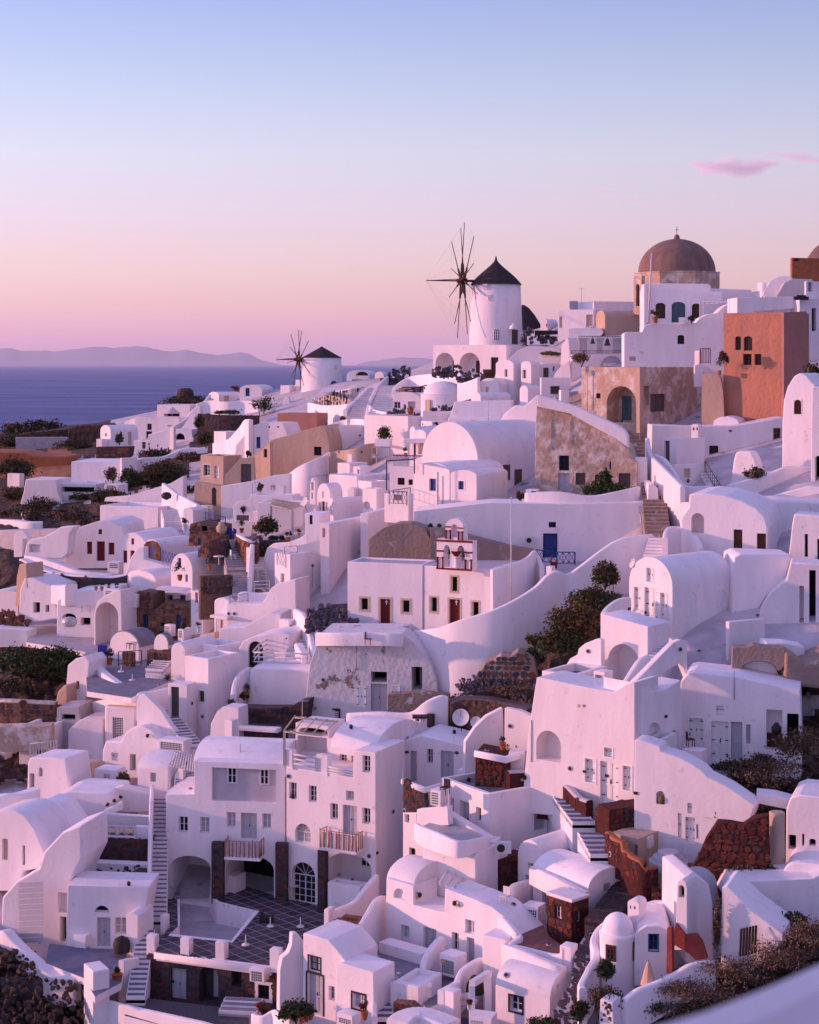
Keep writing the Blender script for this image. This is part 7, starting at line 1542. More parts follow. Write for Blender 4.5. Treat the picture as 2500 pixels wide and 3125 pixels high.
W('white swoop wall falling across the upper right',[(2225,1545,1478,143),(2290,1535,1462,144),(2350,1520,1444,145),(2400,1500,1424,146),(2470,1480,1424,147),(2540,1470,1430,147)],t=.6,down=4)
FW('pink lit sloping wall at the right below the swoop',[(2326,1545),(2340,1518),(2466,1484),(2560,1490),(2560,1560)],(2440,1550,140),20,1.5,bev=.2)
FW('grey white leaning lump sculpture',[(2230,1480),(2238,1410),(2244,1384),(2256,1376),(2292,1378),(2304,1396),(2318,1440),(2310,1480)],(2270,1475,146.5),30,1.5,bev=.4,name='plaster_lump',cat='lump')
bush('frosty dark shrub beside the lump',2300,1468,70,46,n=700,leaf=.1,D=144.5,mats=('leaf_dark','leaf_dry'))
FW('pink lit chapel gable with arched brown window, right',[(2386,1500),(2388,1290),(2393,1220),(2404,1180),(2424,1148),(2442,1138),(2460,1144),(2478,1166),(2490,1175),(2490,1500)],(2440,1495,148),26,6,bev=.25,name='chapel',cat='chapel',ops=[('F','sn',2423,1220,2446,1264,dict(shape='arch',sur='white',st=.05))])
FW('white wall with tall dark doorway at the right edge',[(2474,1540),(2478,1180),(2500,1180),(2570,1190),(2570,1540)],(2520,1535,143),20,3,bev=.2,ops=[('F','k',2488,1390,2520,1496,dict(depth=1.2,shape='seg'))])
bush('dark frosted tree at the right edge',2482,1190,60,90,n=1100,leaf=.12,D=156,mats=('leaf_dark','leaf_mid','leaf_dry'),name='tree',cat='tree')
FW('white curved-roof house with brown doors, right',[(2075,1745),(2078,1580),(2102,1548),(2104,1508),(2150,1505),(2210,1512),(2260,1526),(2310,1550),(2334,1576),(2344,1610),(2344,1760)],(2220,1735,127),20,8,bev=.3,name='curved_roof_house',cat='house',ops=[
 ('F','k',2110,1566,2149,1628,dict(shape='arch',depth=1.2,bm=0)),('F','dn',2239,1616,2266,1686),('F','k',2308,1624,2340,1690,dict(depth=.4,inner='sn',iabs=lambda a0,a1,z0,z1: (a0,a1,z0,z1)))])
H('white pier at the stairs of the curved-roof house',2112,1640,1538,2076,2120,40,'vF',D=129.5,L=.8,rise=4,bev=.15,name='pier',cat='pier')
FW('lavender smooth roof slope at the right',[(2330,1700),(2340,1580),(2300,1535),(2400,1530),(2570,1540),(2570,1700)],(2450,1690,133),0,6,bev=.2)
FW('white house with arched dark doorways at the right edge',[(2400,1760),(2418,1600),(2424,1568),(2570,1580),(2570,1760)],(2470,1750,125),20,3,bev=.25,name='white_house',cat='house',ops=[('F','k',2412,1622,2438,1712,dict(shape='seg',depth=1)),('F','k',2456,1630,2466,1700,dict(depth=.4)),('F','k',2494,1645,2510,1720,dict(depth=.6))])
FW('pale smooth plaster apron under the curved-roof house',[(2225,1960),(2240,1700),(2260,1690),(2420,1695),(2400,1760),(2340,1820),(2310,1870),(2300,1960)],(2280,1950,121),0,4,bev=.3)
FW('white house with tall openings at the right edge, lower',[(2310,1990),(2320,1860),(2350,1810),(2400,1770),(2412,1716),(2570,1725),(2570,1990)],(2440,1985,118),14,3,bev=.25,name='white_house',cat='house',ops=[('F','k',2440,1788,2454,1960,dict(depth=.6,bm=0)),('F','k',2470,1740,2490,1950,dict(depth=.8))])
H('white block below the arched side window',2226,1990,1898,2214,2336,60,'flat',D=115,bev=.2)
# -------- vault house and terraces
H('white vaulted house with tall doors, gable lit, at the right',2053,1985,1792,1920,2236,50,'vF',D=118,rise=84,bev=.08,ops=[
 ('F','sW',1973,1734,1999,1776),('F','sW',1935,1792,1957,1862),('F','dW',1967,1794,2007,1898),('F','sW',2015,1810,2042,1890),
 ('S','sW',2096,1806,2126,1880,dict(shape='arch',depth=.08)),('S','sW',2186,1798,2216,1870,dict(shape='arch',depth=.08)),('S','g',2194,1898,2214,1952,dict(depth=.12))])
dish('cream satellite dish left of the vault house',1932,1720,15,121,70,20,foot=1.6)
W('white wing wall left of the vault house terrace',[(1842,1900,1868,116),(1856,1890,1850,117),(1880,1875,1832,118),(1900,1860,1824,119),(1920,1850,1822,119.5)],t=.4)
FW('white block with big arch niche under the vault house',[(1832,2130),(1835,1873),(1978,1912),(1978,2130)],(1975,2100,112.5),38,2.8,bev=.12,name='arch_block',cat='house',ops=[('F','k',1856,1966,1950,2098,dict(shape='arch',depth=1.4,bm=0,inner='sW',iabs=lambda a0,a1,z0,z1: (a1 - 1.0,a1 - .1,z0 + .5,z1 - .5)))])
FW('white shell-stepped wall left of the arch block',[(1715,2070),(1718,2046),(1740,2010),(1762,1998),(1766,1980),(1785,1964),(1820,1950),(1836,1952),(1836,2070)],(1800,2060,113.5),34,.5,bev=.12)
W('white swirl wall running from the arch up to the stairs',[(1870,2130,2112,107),(1900,2120,2088,108),(1925,2100,2050,109),(1950,2080,2014,110),(1975,2060,1998,111)],t=.4)
steps('white stair between arch block and vault house',(1990,2030),(2022,1962),width=1.3,n=8,D0=110.5,D1=114.5,tm='greywhite')
FW('white flying wall with crescent opening',[(1937,2130),(1938,2082),(1980,2040),(2020,1998),(2056,1962),(2078,1952),(2098,1956),(2099,2070),(2082,2028),(2074,2026),(2040,2044),(2010,2070),(1986,2112),(1986,2130)],(1960,2120,106.2),-30,.5,bev=.12,smooth=False,name='flying_wall')
H('white hot tub block in the terrace',1760,2100,2060,1654,1836,36,'par',D=109.5,L=4,bev=.12,par=(.3,.5),fm='pooldark',name='hot_tub',cat='tub')
H('white bench with grille beside the arch',1846,2110,2052,1812,1856,38,'flat',D=108.8,L=1,bev=.06,ops=[('F','sw',1816,2060,1842,2080)],name='bench',cat='bench')
FW('large smooth white house with doors and arch niche',[(1590,2480),(1612,2240),(1628,2130),(1638,2067),(1660,2070),(1770,2094),(1872,2113),(1895,2098),(1915,2086),(1938,2083),(1938,2520),(1800,2500)],(1937,2490,102),36,3,bev=.15,name='smooth_white_house',cat='house',ops=[
 ('F','k',1637,2230,1712,2322,dict(shape='arch',depth=1.2,bm=0)),('F','sW',1786,2316,1818,2388,dict(sur='whitepaint',st=.08)),('F','dW',1832,2326,1887,2450),('F','sW',1844,2282,1870,2310,dict(sur='whitepaint',st=.07)),('F','sW',1901,2338,1928,2412,dict(sur='whitepaint',st=.08))])
FW('shaded white side wall right of the smooth house',[(1938,2500),(1938,2083),(1985,2112),(2030,2106),(2078,2075),(2090,2500)],(1942,2480,102.3),-42,2.5,bev=.08,name='side_wall',ops=[('F','k',1976,2205,2017,2256,dict(shape='arch',depth=.5,bm=0)),('F','k',2048,2228,2066,2256,dict(shape='arch',depth=.4,bm=0))])
FW('long white house with shutters and open doors at the right',[(2070,2380),(2078,2080),(2100,2056),(2120,2052),(2250,2066),(2442,2108),(2450,2380)],(2300,2330,106.5),14,4,bev=.15,name='long_white_house',cat='house',ops=[
 ('F','sW',2104,2192,2146,2268,dict(sur='whitepaint',st=.08)),('F','sW',2187,2153,2209,2183),('F','dW',2172,2202,2224,2322),('F','sw',2231,2203,2266,2320),('F','sw',2278,2211,2291,2270),
 ('F','k',2339,2166,2388,2290,dict(depth=1,bm=0,inner='dn',iabs=lambda a0,a1,z0,z1: (a0,a1,z0,z0 + .9))),('F','k',2402,2178,2438,2290,dict(depth=1))])
c = P(2370,2230,105); mb = MB(); mb.lathe(c,[(.05,-.35),(.3,-.1),(.32,.2),(.1,.5)],10); tag(mb.build('hanging_ornament','metal_dark',None,c),'dark oval ornament in the open doorway','ornament')
T('',[(2075,2330),(2230,2335),(2200,2390),(2130,2370),(2000,2290)],z=P(2200,2325,105.5).z,m='floor',name='terrace')
H('white tub block on the terrace edge',2010,2300,2264,1962,2092,30,'par',D=101.5,L=3,bev=.1,par=(.2,.4),fm='pooldark',name='hot_tub',cat='tub')
H('white bench with thin slab top on the terrace',2142,2330,2294,2084,2148,30,'flat',D=103,L=1,bev=.03,name='bench',cat='bench')
FW('long lit white wall with amber lamp niche sweeping down right',[(1934,2620),(1937,2258),(1958,2260),(2014,2278),(2018,2294),(2070,2310),(2110,2330),(2140,2350),(2158,2370),(2220,2400),(2305,2458),(2290,2500),(2240,2560),(2150,2640)],(2000,2580,98.5),24,1.6,bev=.15,name='long_lit_wall',ops=[
 ('F','k',2003,2414,2029,2455,dict(shape='arch',depth=.45,bm=0)),('F','sW',2098,2451,2112,2482),('F','sW',2069,2482,2080,2556),('F','dW',2092,2494,2120,2572),('F','sW',2125,2516,2132,2560)])
c = P(2020,2452,98.4); o = empty('amber_lamp',c,'amber glass jar lamp in the arched niche','lamp'); mb = MB(); mb.lathe(c,[(.1,0),(.2,.12),(.2,.35),(.1,.45)],10); mb.build('jar','leaf_gold',o)
for k,(x,y) in enumerate(((2082,2385),(2095,2398),(1768,2154),(1784,2154))):
 c = P(x,y,98.0 if k < 2 else 101.4); mb = MB(); mb.tube(c,c + Vector((-.03,-.06,0)),.1,.1,12); tag(mb.build('wall_vent','cream',None,c),'small round vent on the %s wall, %s' % (('long lit','smooth white')[k // 2],('left','right')[k % 2]),'vent')
FW('broken brown arch ruin on the right slope',[(2234,2060),(2236,1976),(2280,1976),(2300,1968),(2330,1974),(2395,1980),(2398,2030),(2380,2048)] + arcpx(2372,2262,2044,2014) + [(2262,2060)],(2300,2045,109.5),8,1.2,'taupe',bev=.08,name='arch_ruin',cat='ruin')
FW('white vault face inside the brown arch ruin',[(2258,2060)] + arcpx(2262,2372,2048,2018) + [(2376,2060)],(2300,2050,110.3),8,3,bev=.05,name='vaulted_house',cat='house')
FW('rounded brown mud slope and pink wall right of the arch ruin',[(2395,2090),(2398,1990),(2430,1998),(2456,2030),(2490,2020),(2560,1990),(2560,2110)],(2450,2085,109),0,4,'taupe',bev=.4,name='mud_bank',cat='bank')
FW('pinkish low vault wall above the mud bank',[(2330,1990),(2340,1962),(2400,1964),(2456,1974),(2456,2030),(2420,1992)],(2400,1990,112),0,2,bev=.1)
# -------- slope vegetation
for k,(x,y,w,h,n,mt,lb) in enumerate(((1720,2010,170,100,2800,('leaf_dark','leaf_mid','leaf_brown'),'lower mass of dark creepers on the slope'),(1760,1950,190,110,3600,('leaf_dark','leaf_brown','leaf_gold'),'middle mass of rusty creepers on the slope'),
 (1810,1870,160,80,2600,('leaf_brown','leaf_dark','leaf_mid'),'upper mass of reddish creepers on the slope'),(1635,1980,60,50,700,('leaf_gold','leaf_mid'),'golden shrub at the left of the creepers'),(1620,2020,50,46,600,('leaf_dark','leaf_mid'),'dark shrub below the long white wall'))):
 bush(lb,x,y,w,h,mt,n,.11,name='creeper',cat='shrub',stem=False)
bush('round dark tree standing above the creepers',1848,1795,84,84,n=2600,leaf=.1,name='round_tree',cat='tree',D=127)
FW('grey exposed stone footing under the long white wall',[(1440,2110),(1455,2058),(1474,2040),(1482,2022),(1510,2016),(1528,2000),(1560,2004),(1580,1990),(1612,1996),(1630,2010),(1650,2110)],(1540,2100,122),6,2,'taupe',bev=.1,name='stone_wall',stone=True,ssize=.4,smats=('rock','stone3','warmstone1'))
W('rough stone terrace bank above the satellite dishes',[(1372,2215,2140,119),(1420,2220,2126,119),(1500,2215,2130,118),(1580,2215,2146,116),(1632,2225,2160,114)],t=1.2,m='scorchedearth',cop='gravel',name='stone_bank',stone=True,ssize=.42,smats=('stone0','stone2','rock','redstone1'))
rocks('loose pale rubble on the slope below the long wall',[(1385,2125),(1400,2075),(1500,2050),(1640,2050),(1635,2150),(1500,2110)],260,.34,D=119.2,lift=4,name='rubble')
bush('brown weeds on the slope above the dishes',1560,2120,170,30,n=900,leaf=.09,D=117.5,mats=('leaf_brown','leaf_dry'),name='weeds',cat='plants',stem=False)
for k,(x,y,w,h,mt) in enumerate(((2340,2400,330,90,('leaf_brown','leaf_dry')),(2440,2330,190,120,('leaf_brown','leaf_dry')),(2330,2470,160,60,('leaf_brown','leaf_dry')),(2250,2360,160,40,('leaf_dark','leaf_brown')))):
 bush('brown scrub on the right hillside, %s' % ('broad middle patch','upper patch at the edge','dark patch above the chimney','strip under the long house')[k],x,y,w,h,mt,1500,.08,name='scrub',stem=False)
# -------- ruin with peeling plaster and the roofs before it
FW('peeling white ruin with curved end and black doorways',[(925,2200),(945,2030),(978,1932),(1228,1933),(1262,1958),(1295,1996),(1318,2034),(1333,2080),(1337,2112),(1292,2116),(1282,2200)],(1230,2165,127),8,5,'peel',bev=.12,name='peeling_ruin',cat='ruin',ops=[
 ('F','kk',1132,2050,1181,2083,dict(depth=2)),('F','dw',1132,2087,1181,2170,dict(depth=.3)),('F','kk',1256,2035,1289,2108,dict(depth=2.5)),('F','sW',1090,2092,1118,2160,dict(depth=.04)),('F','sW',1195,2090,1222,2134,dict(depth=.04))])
W('white parapet band along the top of the peeling ruin',[(965,1965,1930,127.6),(1060,1965,1931,127.2),(1180,1965,1931,126.6),(1228,1968,1932,126.2)],t=.6,down=.1,smooth=False)
FW('rubble base of the ruin',[(1180,2210),(1184,2120),(1282,2112),(1338,2116),(1372,2120),(1372,2210)],(1280,2190,125.4),6,.8,'ruin',bev=.1,name='ruined_wall')
rocks('big heap of dark purple rocks left of the chapel',[(930,1930),(935,1866),(980,1850),(1040,1856),(1062,1880),(1100,1905),(1130,1930)],130,.62,D=136,lift=4)
W('white roof edge wall below the ruin rising right',[(1062,2210,2176,121),(1160,2212,2172,120),(1250,2214,2174,119.5),(1300,2214,2140,119),(1345,2218,2122,119),(1368,2222,2126,119)],t=.5,down=2)
H('dark narrow flue pot beside the chimney',1320,2212,2182,1300,1324,20,'flat',m='dark_frame',D=118,L=.5,bev=.04,down=.2,name='flue',cat='flue')
dish('large white satellite dish with small emblem',1407,2190,26,116,10,20,foot=.9); dish('smaller white satellite dish at the white wall',1453,2204,17,115.5,15,20,foot=.6)
FW('white sloping garden wall right of the dishes, left flank',[(1416,2440),(1420,2264),(1450,2220),(1485,2186),(1535,2160),(1545,2440)],(1480,2420,111),-12,.5,bev=.15)
FW('white garden wall right flank with drain',[(1538,2440),(1540,2160),(1585,2168),(1625,2186),(1640,2440)],(1590,2430,110),26,.5,bev=.15,ops=[('F','k',1573,2275,1578,2282,dict(depth=.2))])
pot('terracotta pot with dry twigs in the corner',1534,2288,22,D=108.5,plant='leaf_dry',ph=.8); pot('smaller buff pot in the corner',1549,2288,14,D=108.4,m='beige',ph=.1)
# ================================================================== LOWER RIGHT AND BOTTOM
LS = dict(m='stone_mortar',stone=True,ssize=.34); RS = dict(smats=('redstone0','redstone1','stone2','stone0','redstone2'))
FW('dark red stone wall of the corner terrace',[(1450,2420),(1452,2295),(1540,2312),(1554,2316),(1554,2420)],(1500,2400,107.5),14,2.5,'redmortar',name='red_stone_wall',stone=True,ssize=.34,bev=.03,**RS)
W('white coping around the corner terrace',[(1450,2300,2290,107.6),(1542,2320,2308,106.8),(1594,2304,2294,108)],t=.4,down=.15,smooth=False)
H('white block steps beside the corner terrace',1600,2370,2300,1552,1622,8,'flat',D=107.6,L=1.2,bev=.1)
W('curved dark red stone wall winding down the stair',[(1550,2405,2352,106.6),(1600,2400,2350,107),(1660,2400,2356,107),(1705,2410,2372,106),(1740,2440,2400,104.5),(1770,2480,2430,103),(1800,2500,2442,102)],t=.5,m='redmortar',cop='panelgrey',name='red_stone_wall',stone=True,ssize=.34,down=2,**RS)
FW('red stone house wall right of the winding stair',[(1815,2520),(1818,2462),(1858,2472),(1862,2560),(1830,2560)],(1840,2540,100),45,2.5,'redmortar',name='red_stone_wall',stone=True,ssize=.32,**RS)
FW('broad red stone wall under the smooth house door',[(1858,2560),(1860,2472),(1978,2455),(1980,2520),(1935,2560)],(1900,2540,99),-20,1.5,'redmortar',name='red_stone_wall',stone=True,ssize=.34,cat='wall',**RS)
H('beige plaster terrace block with white tub',1948,2640,2560,1862,2058,40,'flat',m='beige',D=96.8,L=7,bev=.06,name='terrace_block',cat='terrace',ops=[('F','sw',1936,2578,1946,2612)])
H('white sunken tub on the beige block',1980,2580,2556,1918,2056,30,'par',D=97.4,L=3,bev=.06,par=(.15,.4),fm='panelgrey',name='hot_tub',cat='tub',down=.2)
W('stepped red stone wall in front of the beige block',[(1858,2580,2536,97.5),(1880,2610,2556,96.6),(1905,2620,2566,96),(1908,2640,2590,95.6),(1935,2664,2612,94.8),(1962,2676,2624,94.2),(1964,2700,2650,94),(2000,2690,2640,94.5)],t=.5,m='redmortar',cop='terracotta',smooth=False,name='red_stone_wall',stone=True,ssize=.3,**RS)
for k in range(3):
 c = P(2040,2640 - k * 14,96); mb = MB(); mb.lathe(c,[(1.1 - k * .25,-.2),(1.1 - k * .25,.26)],18); tag(mb.build('round_step','panelgrey',None,c),'round grey step, %s' % ('lowest','middle','top')[k],'step','round grey steps')
FW('big red stone wall with curved top, lower right',[(1985,2800),(1990,2712),(2018,2728),(2050,2708),(2095,2672),(2130,2620),(2155,2562),(2190,2510),(2225,2512),(2268,2520),(2300,2498),(2345,2490),(2352,2640),(2240,2740),(2100,2800)],(2150,2740,92.5),12,.8,'redmortar',bev=.1,name='red_stone_wall',stone=True,ssize=.36,smats=('redstone0','redstone2','redstone1','stone2'))
steps('dark lava stone steps descending left of the domed turret',(1828,2812),(1925,2690),width=1.6,n=9,D0=91.5,D1=96.5,m='stone_mortar',tm='stone1')
H('stone tower annex with white AC box, left one',1524,2742,2625,1488,1604,46,'flat',m='redmortar',D=101.5,name='stone_annex',bev=.02,stone='FS',ssize=.34,smats=RS['smats'],ops=[('F','ww',1497,2642,1508,2682)],down=.5)
H('white machine box with air conditioner, on the stone annex',1512,2630,2570,1488,1604,20,'flat',D=102,L=1.2,bev=.05,down=0,name='machine_box',cat='box',ops=[('F','k',1510,2574,1511,2575,dict(depth=.1))])
ac('grey air conditioner in the white machine box',1512,2606,100.4,1.1)
H('red stone annex with two white windows, right one',1745,2890,2752,1669,1797,48,'flat',m='redmortar',D=93,name='stone_annex',bev=.02,stone='FS',ssize=.34,smats=RS['smats'],ops=[('F','ww',1692,2764,1714,2806),('S','ww',1761,2780,1777,2816)],down=.5)
c = P(1745,2752,93); H('white roof slab of the right stone annex',1746,2756,2746,1667,1799,48,'flat',D=92.9,bev=.04,down=0,name='roof_slab',cat='roof')
H('white vaulted house with small shuttered window, upper',1660,2740,2632,1580,1800,44,'vF',D=100,rise=58,bev=.1,ops=[('F','ww',1612,2582 + 52,1628,2662),('F','dw',1604,2672,1622,2738)])
H('long white vaulted house descending right, lower',1796,2830,2714,1626,1922,52,'vS',D=95,rise=50,bev=.1,ops=[('F','dw',1655,2692,1672,2790),('F','dw',1674,2696,1690,2795),('S','sw',1842,2694,1868,2722)])
W('white parapet along the long vault',[(1626,2680,2642,98.5),(1700,2720,2676,96.5),(1790,2760,2722,94.3)],t=.5,smooth=False,down=.3)
T('',[(1430,2728),(1560,2705),(1640,2790),(1680,2860),(1735,2900),(1700,2915),(1580,2885),(1560,2820),(1520,2780)],z=P(1600,2820,95.5).z,m='redfloor',name='red_terrace')
W('curved lit white wall on the red terrace',[(1558,2810,2720,97),(1566,2800,2700,98),(1590,2790,2690,99),(1626,2775,2684,100),(1645,2780,2700,99)],t=.35,down=.5)
H('white bench box with lattice front on the red terrace',1642,2812,2770,1594,1652,30,'flat',D=95.5,L=1,bev=.04,down=.2,ops=[('F','g',1598,2776,1638,2808,dict(depth=.08))],name='lattice_bench',cat='bench')
W('lit white parapet curving round the red terrace',[(1400,2800,2730,98),(1450,2810,2746,97),(1500,2830,2775,95.6),(1540,2860,2800,94.4),(1575,2890,2840,93),(1585,2900,2856,92.6),(1560,2915,2880,92),(1600,2925,2890,91.5),(1700,2945,2912,90.2),(1720,2950,2888,90)],t=.4,down=1)
H('round topped white pier at the terrace corner',1745,2980,2892,1708,1752,30,'flat',D=89.6,L=.8,bev=.15,name='pier',cat='pier')
H('white corner house with grey roof and open door',1493,2580,2424,1346,1672,56,'par',D=104.5,par=(.28,.3),fm='floor',bev=.08,name='corner_house',ops=[
 ('F','ww',1377,2435,1386,2480),('F','dw',1404,2446,1432,2552,dict(depth=.35)),('F','ww',1453,2464,1469,2508),('S','dw',1630,2434,1666,2532)])
W('sloping white stair wall right of the corner house',[(1670,2520,2394,108),(1690,2520,2410,106.5),(1715,2520,2450,104.8),(1742,2530,2486,103)],t=.35)
steps('white and grey winding stair, upper flight',(1782,2512),(1705,2412),width=1.35,n=8,D0=101,D1=106.5,wdir=Vector((1,0,0)))
steps('white and grey winding stair, lower flight',(1842,2612),(1802,2540),width=1.5,n=5,D0=97,D1=100,wdir=Vector((1,0,0)))
T('',[(1745,2515),(1775,2505),(1822,2532),(1790,2545)],ref=0,m='floor',name='stair_landing'); T('',[(1826,2620),(1858,2612),(1950,2680),(1940,2695),(1905,2690)],ref=0,m='floor',name='stair_landing')
FW('white wall under the balcony with red lava panel above',[(1230,2760),(1230,2480),(1290,2480),(1345,2470),(1492,2560),(1492,2780)],(1400,2760,104.2),46,.6,bev=.06,ops=[('F','ww',1234,2455 + 28,1250,2512),('F','ww',1270,2486,1288,2515),('F','wk',1249,2588,1268,2620),('F','k',1196,2583,1200,2584,dict(depth=.1))])
FW('dark lava stone parapet with red stripe',[(1231,2478),(1231,2378),(1294,2410),(1298,2476),(1290,2480)],(1290,2478,106.5),50,.35,'stone_mortar',name='lava_stone_parapet',cat='parapet',stone=True,ssize=.32,bev=.02)
W('white coping on the lava parapet',[(1231,2386,2376,108.4),(1298,2414,2403,106.3),(1345,2400,2390,107.5)],t=.35,smooth=False,down=.1)
H('white louvred air conditioner box on the wall',1345,2462,2415,1314,1366,34,'flat',D=104,L=.9,bev=.04,down=0,name='air_conditioner_box',cat='air conditioner',ops=[('F','l',1317,2420,1338,2458,dict(depth=.08))])
FW('white stepped shoulder below the louvred box',[(1270,2520),(1272,2470),(1320,2466),(1345,2458),(1366,2462),(1370,2520)],(1320,2515,104.6),40,.5,bev=.12)
W('curved white balcony parapet',[(1272,2560,2512,102.5),(1290,2580,2522,101.5),(1340,2600,2542,99.8),(1385,2614,2562,98.5),(1410,2616,2566,98.4),(1450,2600,2560,99.5),(1488,2588,2552,101)],t=.35,down=.0)
FW('white supporting wall under the curved balcony',[(1290,2800),(1290,2580),(1340,2598),(1400,2612),(1452,2606),(1454,2800)],(1400,2780,99.8),34,2.5,bev=.2)
T('',[(1275,2530),(1330,2500),(1400,2520),(1480,2560),(1440,2575),(1390,2590),(1330,2570)],z=P(1390,2560,99.2).z - .55,m='greywhite',name='balcony_floor',th=.25)
H('narrow white wall with utility shelf',1488,2760,2612,1452,1500,40,'flat',D=100.8,L=2,bev=.08)
FW('white front of the lower vault houses with arch window and doors',[(1176,3010),(1179,2680),(1262,2704),(1262,2762),(1356,2786),(1358,2712),(1440,2742),(1500,2768),(1540,2798),(1572,2836),(1596,2860),(1596,2898),(1560,2960),(1520,3010)],(1400,2960,96.5),40,2.2,bev=.1,name='lower_vault_house',cat='house',ops=[
 ('F','k',1201,2712,1238,2744,dict(shape='arch',depth=.6,bm=0)),('F','wwc',1226,2824,1250,2866,dict(sur='whitepaint',st=.05)),('F','dw',1292,2832,1332,2925,dict(depth=.3)),('F','ww',1379,2846,1400,2902),('F','dw',1424,2862,1448,2950,dict(depth=.3)),('F','wwc',1420,2808,1448,2850),('F','ww',1497,2912,1510,2960)])
H('white barrel roof beside the pergola beams',1264,2760,2704,1180,1378,40,'vS',D=99,rise=52,bev=.08,down=.1,name='vaulted_house',cat='house')
for k in range(3):
 a = P(1342 - k * -20,2706 + k * 6 - 8,97.6 - k * .2); b_ = P(1378 + k * 26,2640 + k * 14,101.5 - k * .2); mb = MB(); mb.tube(a,b_,.09,.08,7); tag(mb.build('roof_beam','white_wood',None,a),'white pole beam beside the barrel roof, %s' % ('left','middle','right')[k],'beam','white pole beams')
T('',[(1262,2770),(1356,2790),(1400,2740),(1300,2720)],ref=0,m='panelgrey',name='roof_terrace')
W('pink lit swooping wall left of the lower vault house',[(1102,2960,2820,97),(1120,2930,2790,98.5),(1145,2900,2748,100),(1168,2870,2733,101.5),(1182,2860,2745,102)],t=.4,down=1)
W('long white rounded wall dropping from the loggia',[(1004,2880,2785,103.5),(1040,2850,2768,104.5),(1080,2810,2750,105.5),(1120,2760,2700,106.5),(1150,2720,2668,107.5)],t=.4,down=1)
H('white gate pier at the edge of the tiles',1004,2870,2778,989,1014,24,'flat',D=103,L=.8,bev=.08,name='pier',cat='pier',down=.3)
steps('short white steps from the tiles to the loggia',(1020,2850),(1042,2800),width=1.6,n=4,D0=101.5,D1=104,wdir=Vector((1,0,0)))
FW('red pebbled stone planter wall, upper',[(1042,2850),(1043,2798),(1094,2806),(1096,2852)],(1070,2850,100.3),20,.6,'warmmortar',name='red_stone_wall',stone=True,ssize=.3,bev=.02,**RS)
FW('red pebbled stone wall beside the tile steps, lower',[(1044,2890),(1044,2852),(1104,2862),(1106,2912),(1085,2912)],(1070,2890,99.6),20,.6,'warmmortar',name='red_stone_wall',stone=True,ssize=.3,bev=.02,**RS)
steps('white steps with dark treads turning down from the tiles',(1088,2950),(1030,2868),width=1.6,n=5,D0=96.5,D1=99.8,wdir=Vector((1,.2,0)))
ot,zt_ = T('',[(1075,2936),(1110,2928),(1210,2990),(1160,2998)],ref=2,m='grout',name='tiled_landing')
for k in range(8):
 for j in range(4):
  p = Pz(1082 + k * 14 + j * 6,2935 + k * 7.2 - j * 1.5,zt_ + .015); p.z = zt_; mb = MB(); mb.box(p,(.2,.05,0),(.06,.34,0),(0,0,.014)); mb.build('tile','tile',ot)
W('white parapet along the tiled landing',[(1103,2925,2900,97.5),(1150,2960,2928,96),(1200,2995,2965,94.5),(1222,3005,2970,94)],t=.3,smooth=False)
steps('white broad steps with dark treads at the bottom',(1172,3112),(1174,2996),width=1.0,n=7,D0=91,D1=94.3,wdir=Vector((1,0,0)))
W('white wall left of the broad steps',[(1136,2985,2966,94.3),(1140,3060,3000,92.5),(1144,3140,3100,90.5)],t=.3,smooth=False)
FW('white corner house front with black framed door and window',[(922,3160),(925,2848),(960,2856),(1002,2870),(1030,2900),(1052,2930),(1052,3160)],(1000,3120,93.6),36,3,bev=.12,name='black_framed_house',cat='house',ops=[
 ('F','wkc',942,2920,978,2966,dict(sur='dark_frame',st=.06)),('F','dw',938,2974,986,3095,dict(sur='dark_frame',st=.09)),('F','ww',1003,3010,1022,3054)])
FW('pink white swirling wall joining tile terrace and black framed house',[(852,3140),(855,2962),(862,2925),(882,2908),(891,2884),(893,2850),(908,2848),(925,2870),(926,3140)],(900,3120,94.8),-25,.5,bev=.12)
FW('white block with black framed window at the bottom',[(1024,3180),(1027,2942),(1040,2940),(1140,2968),(1143,3180)],(1120,3140,91.5),34,2,bev=.1,name='lower_block',cat='house',ops=[('F','wwc',1076,3034,1114,3080,dict(sur='dark_frame',st=.1))])
H('white lattice box under the black framed window',1075,3180,3102,1028,1090,34,'flat',D=90.5,L=.8,bev=.03,ops=[('F','g',1034,3108,1070,3125,dict(depth=.06))],name='lattice_box',cat='box')
pot('terracotta pot of red flowers by the broad steps',1112,3112,26,D=90,flower=True); pot('dark pot with buff rim at the foot of the steps',1198,3125,18,D=88.5,m='terracotta',ph=.2)
bush('dark green bush of potted shrubs at the bottom',905,3118,110,64,n=2200,leaf=.09,D=92.5,mats=('leaf_dark','leaf_mid'))
for k,x in enumerate((918,935,948)): pot('terracotta pot under the dark bush, %s' % ('left','middle','right')[k],x,3125 - k * 6,18,D=91.6 + k * .3,group='pots under the dark bush')
bush('rusty red shrub in the raised bed',802,3092,52,34,n=700,leaf=.07,D=95,mats=('leaf_brown','flower_red','leaf_brown'))
W('white raised bed wall at the bottom',[(772,3115,3092,95),(800,3120,3100,94.5),(835,3110,3082,94.5),(860,3140,3092,93.5),(890,3160,3112,92.5)],t=.25)
T('',[(1140,2900),(1215,2905),(1300,2940),(1340,2980),(1230,3000)],z=P(1290,2930,96.2).z,m='floor',name='small_courtyard'); T('',[(1285,2990),(1340,2965),(1400,2985),(1395,3040),(1300,3080),(1270,3020)],z=P(1350,3010,93.6).z,m='floor',name='small_courtyard')
H('white built bench under the curtained window',1286,2960,2912,1156,1292,40,'flat',D=95.4,L=1,bev=.06,name='bench',cat='bench',down=.2)
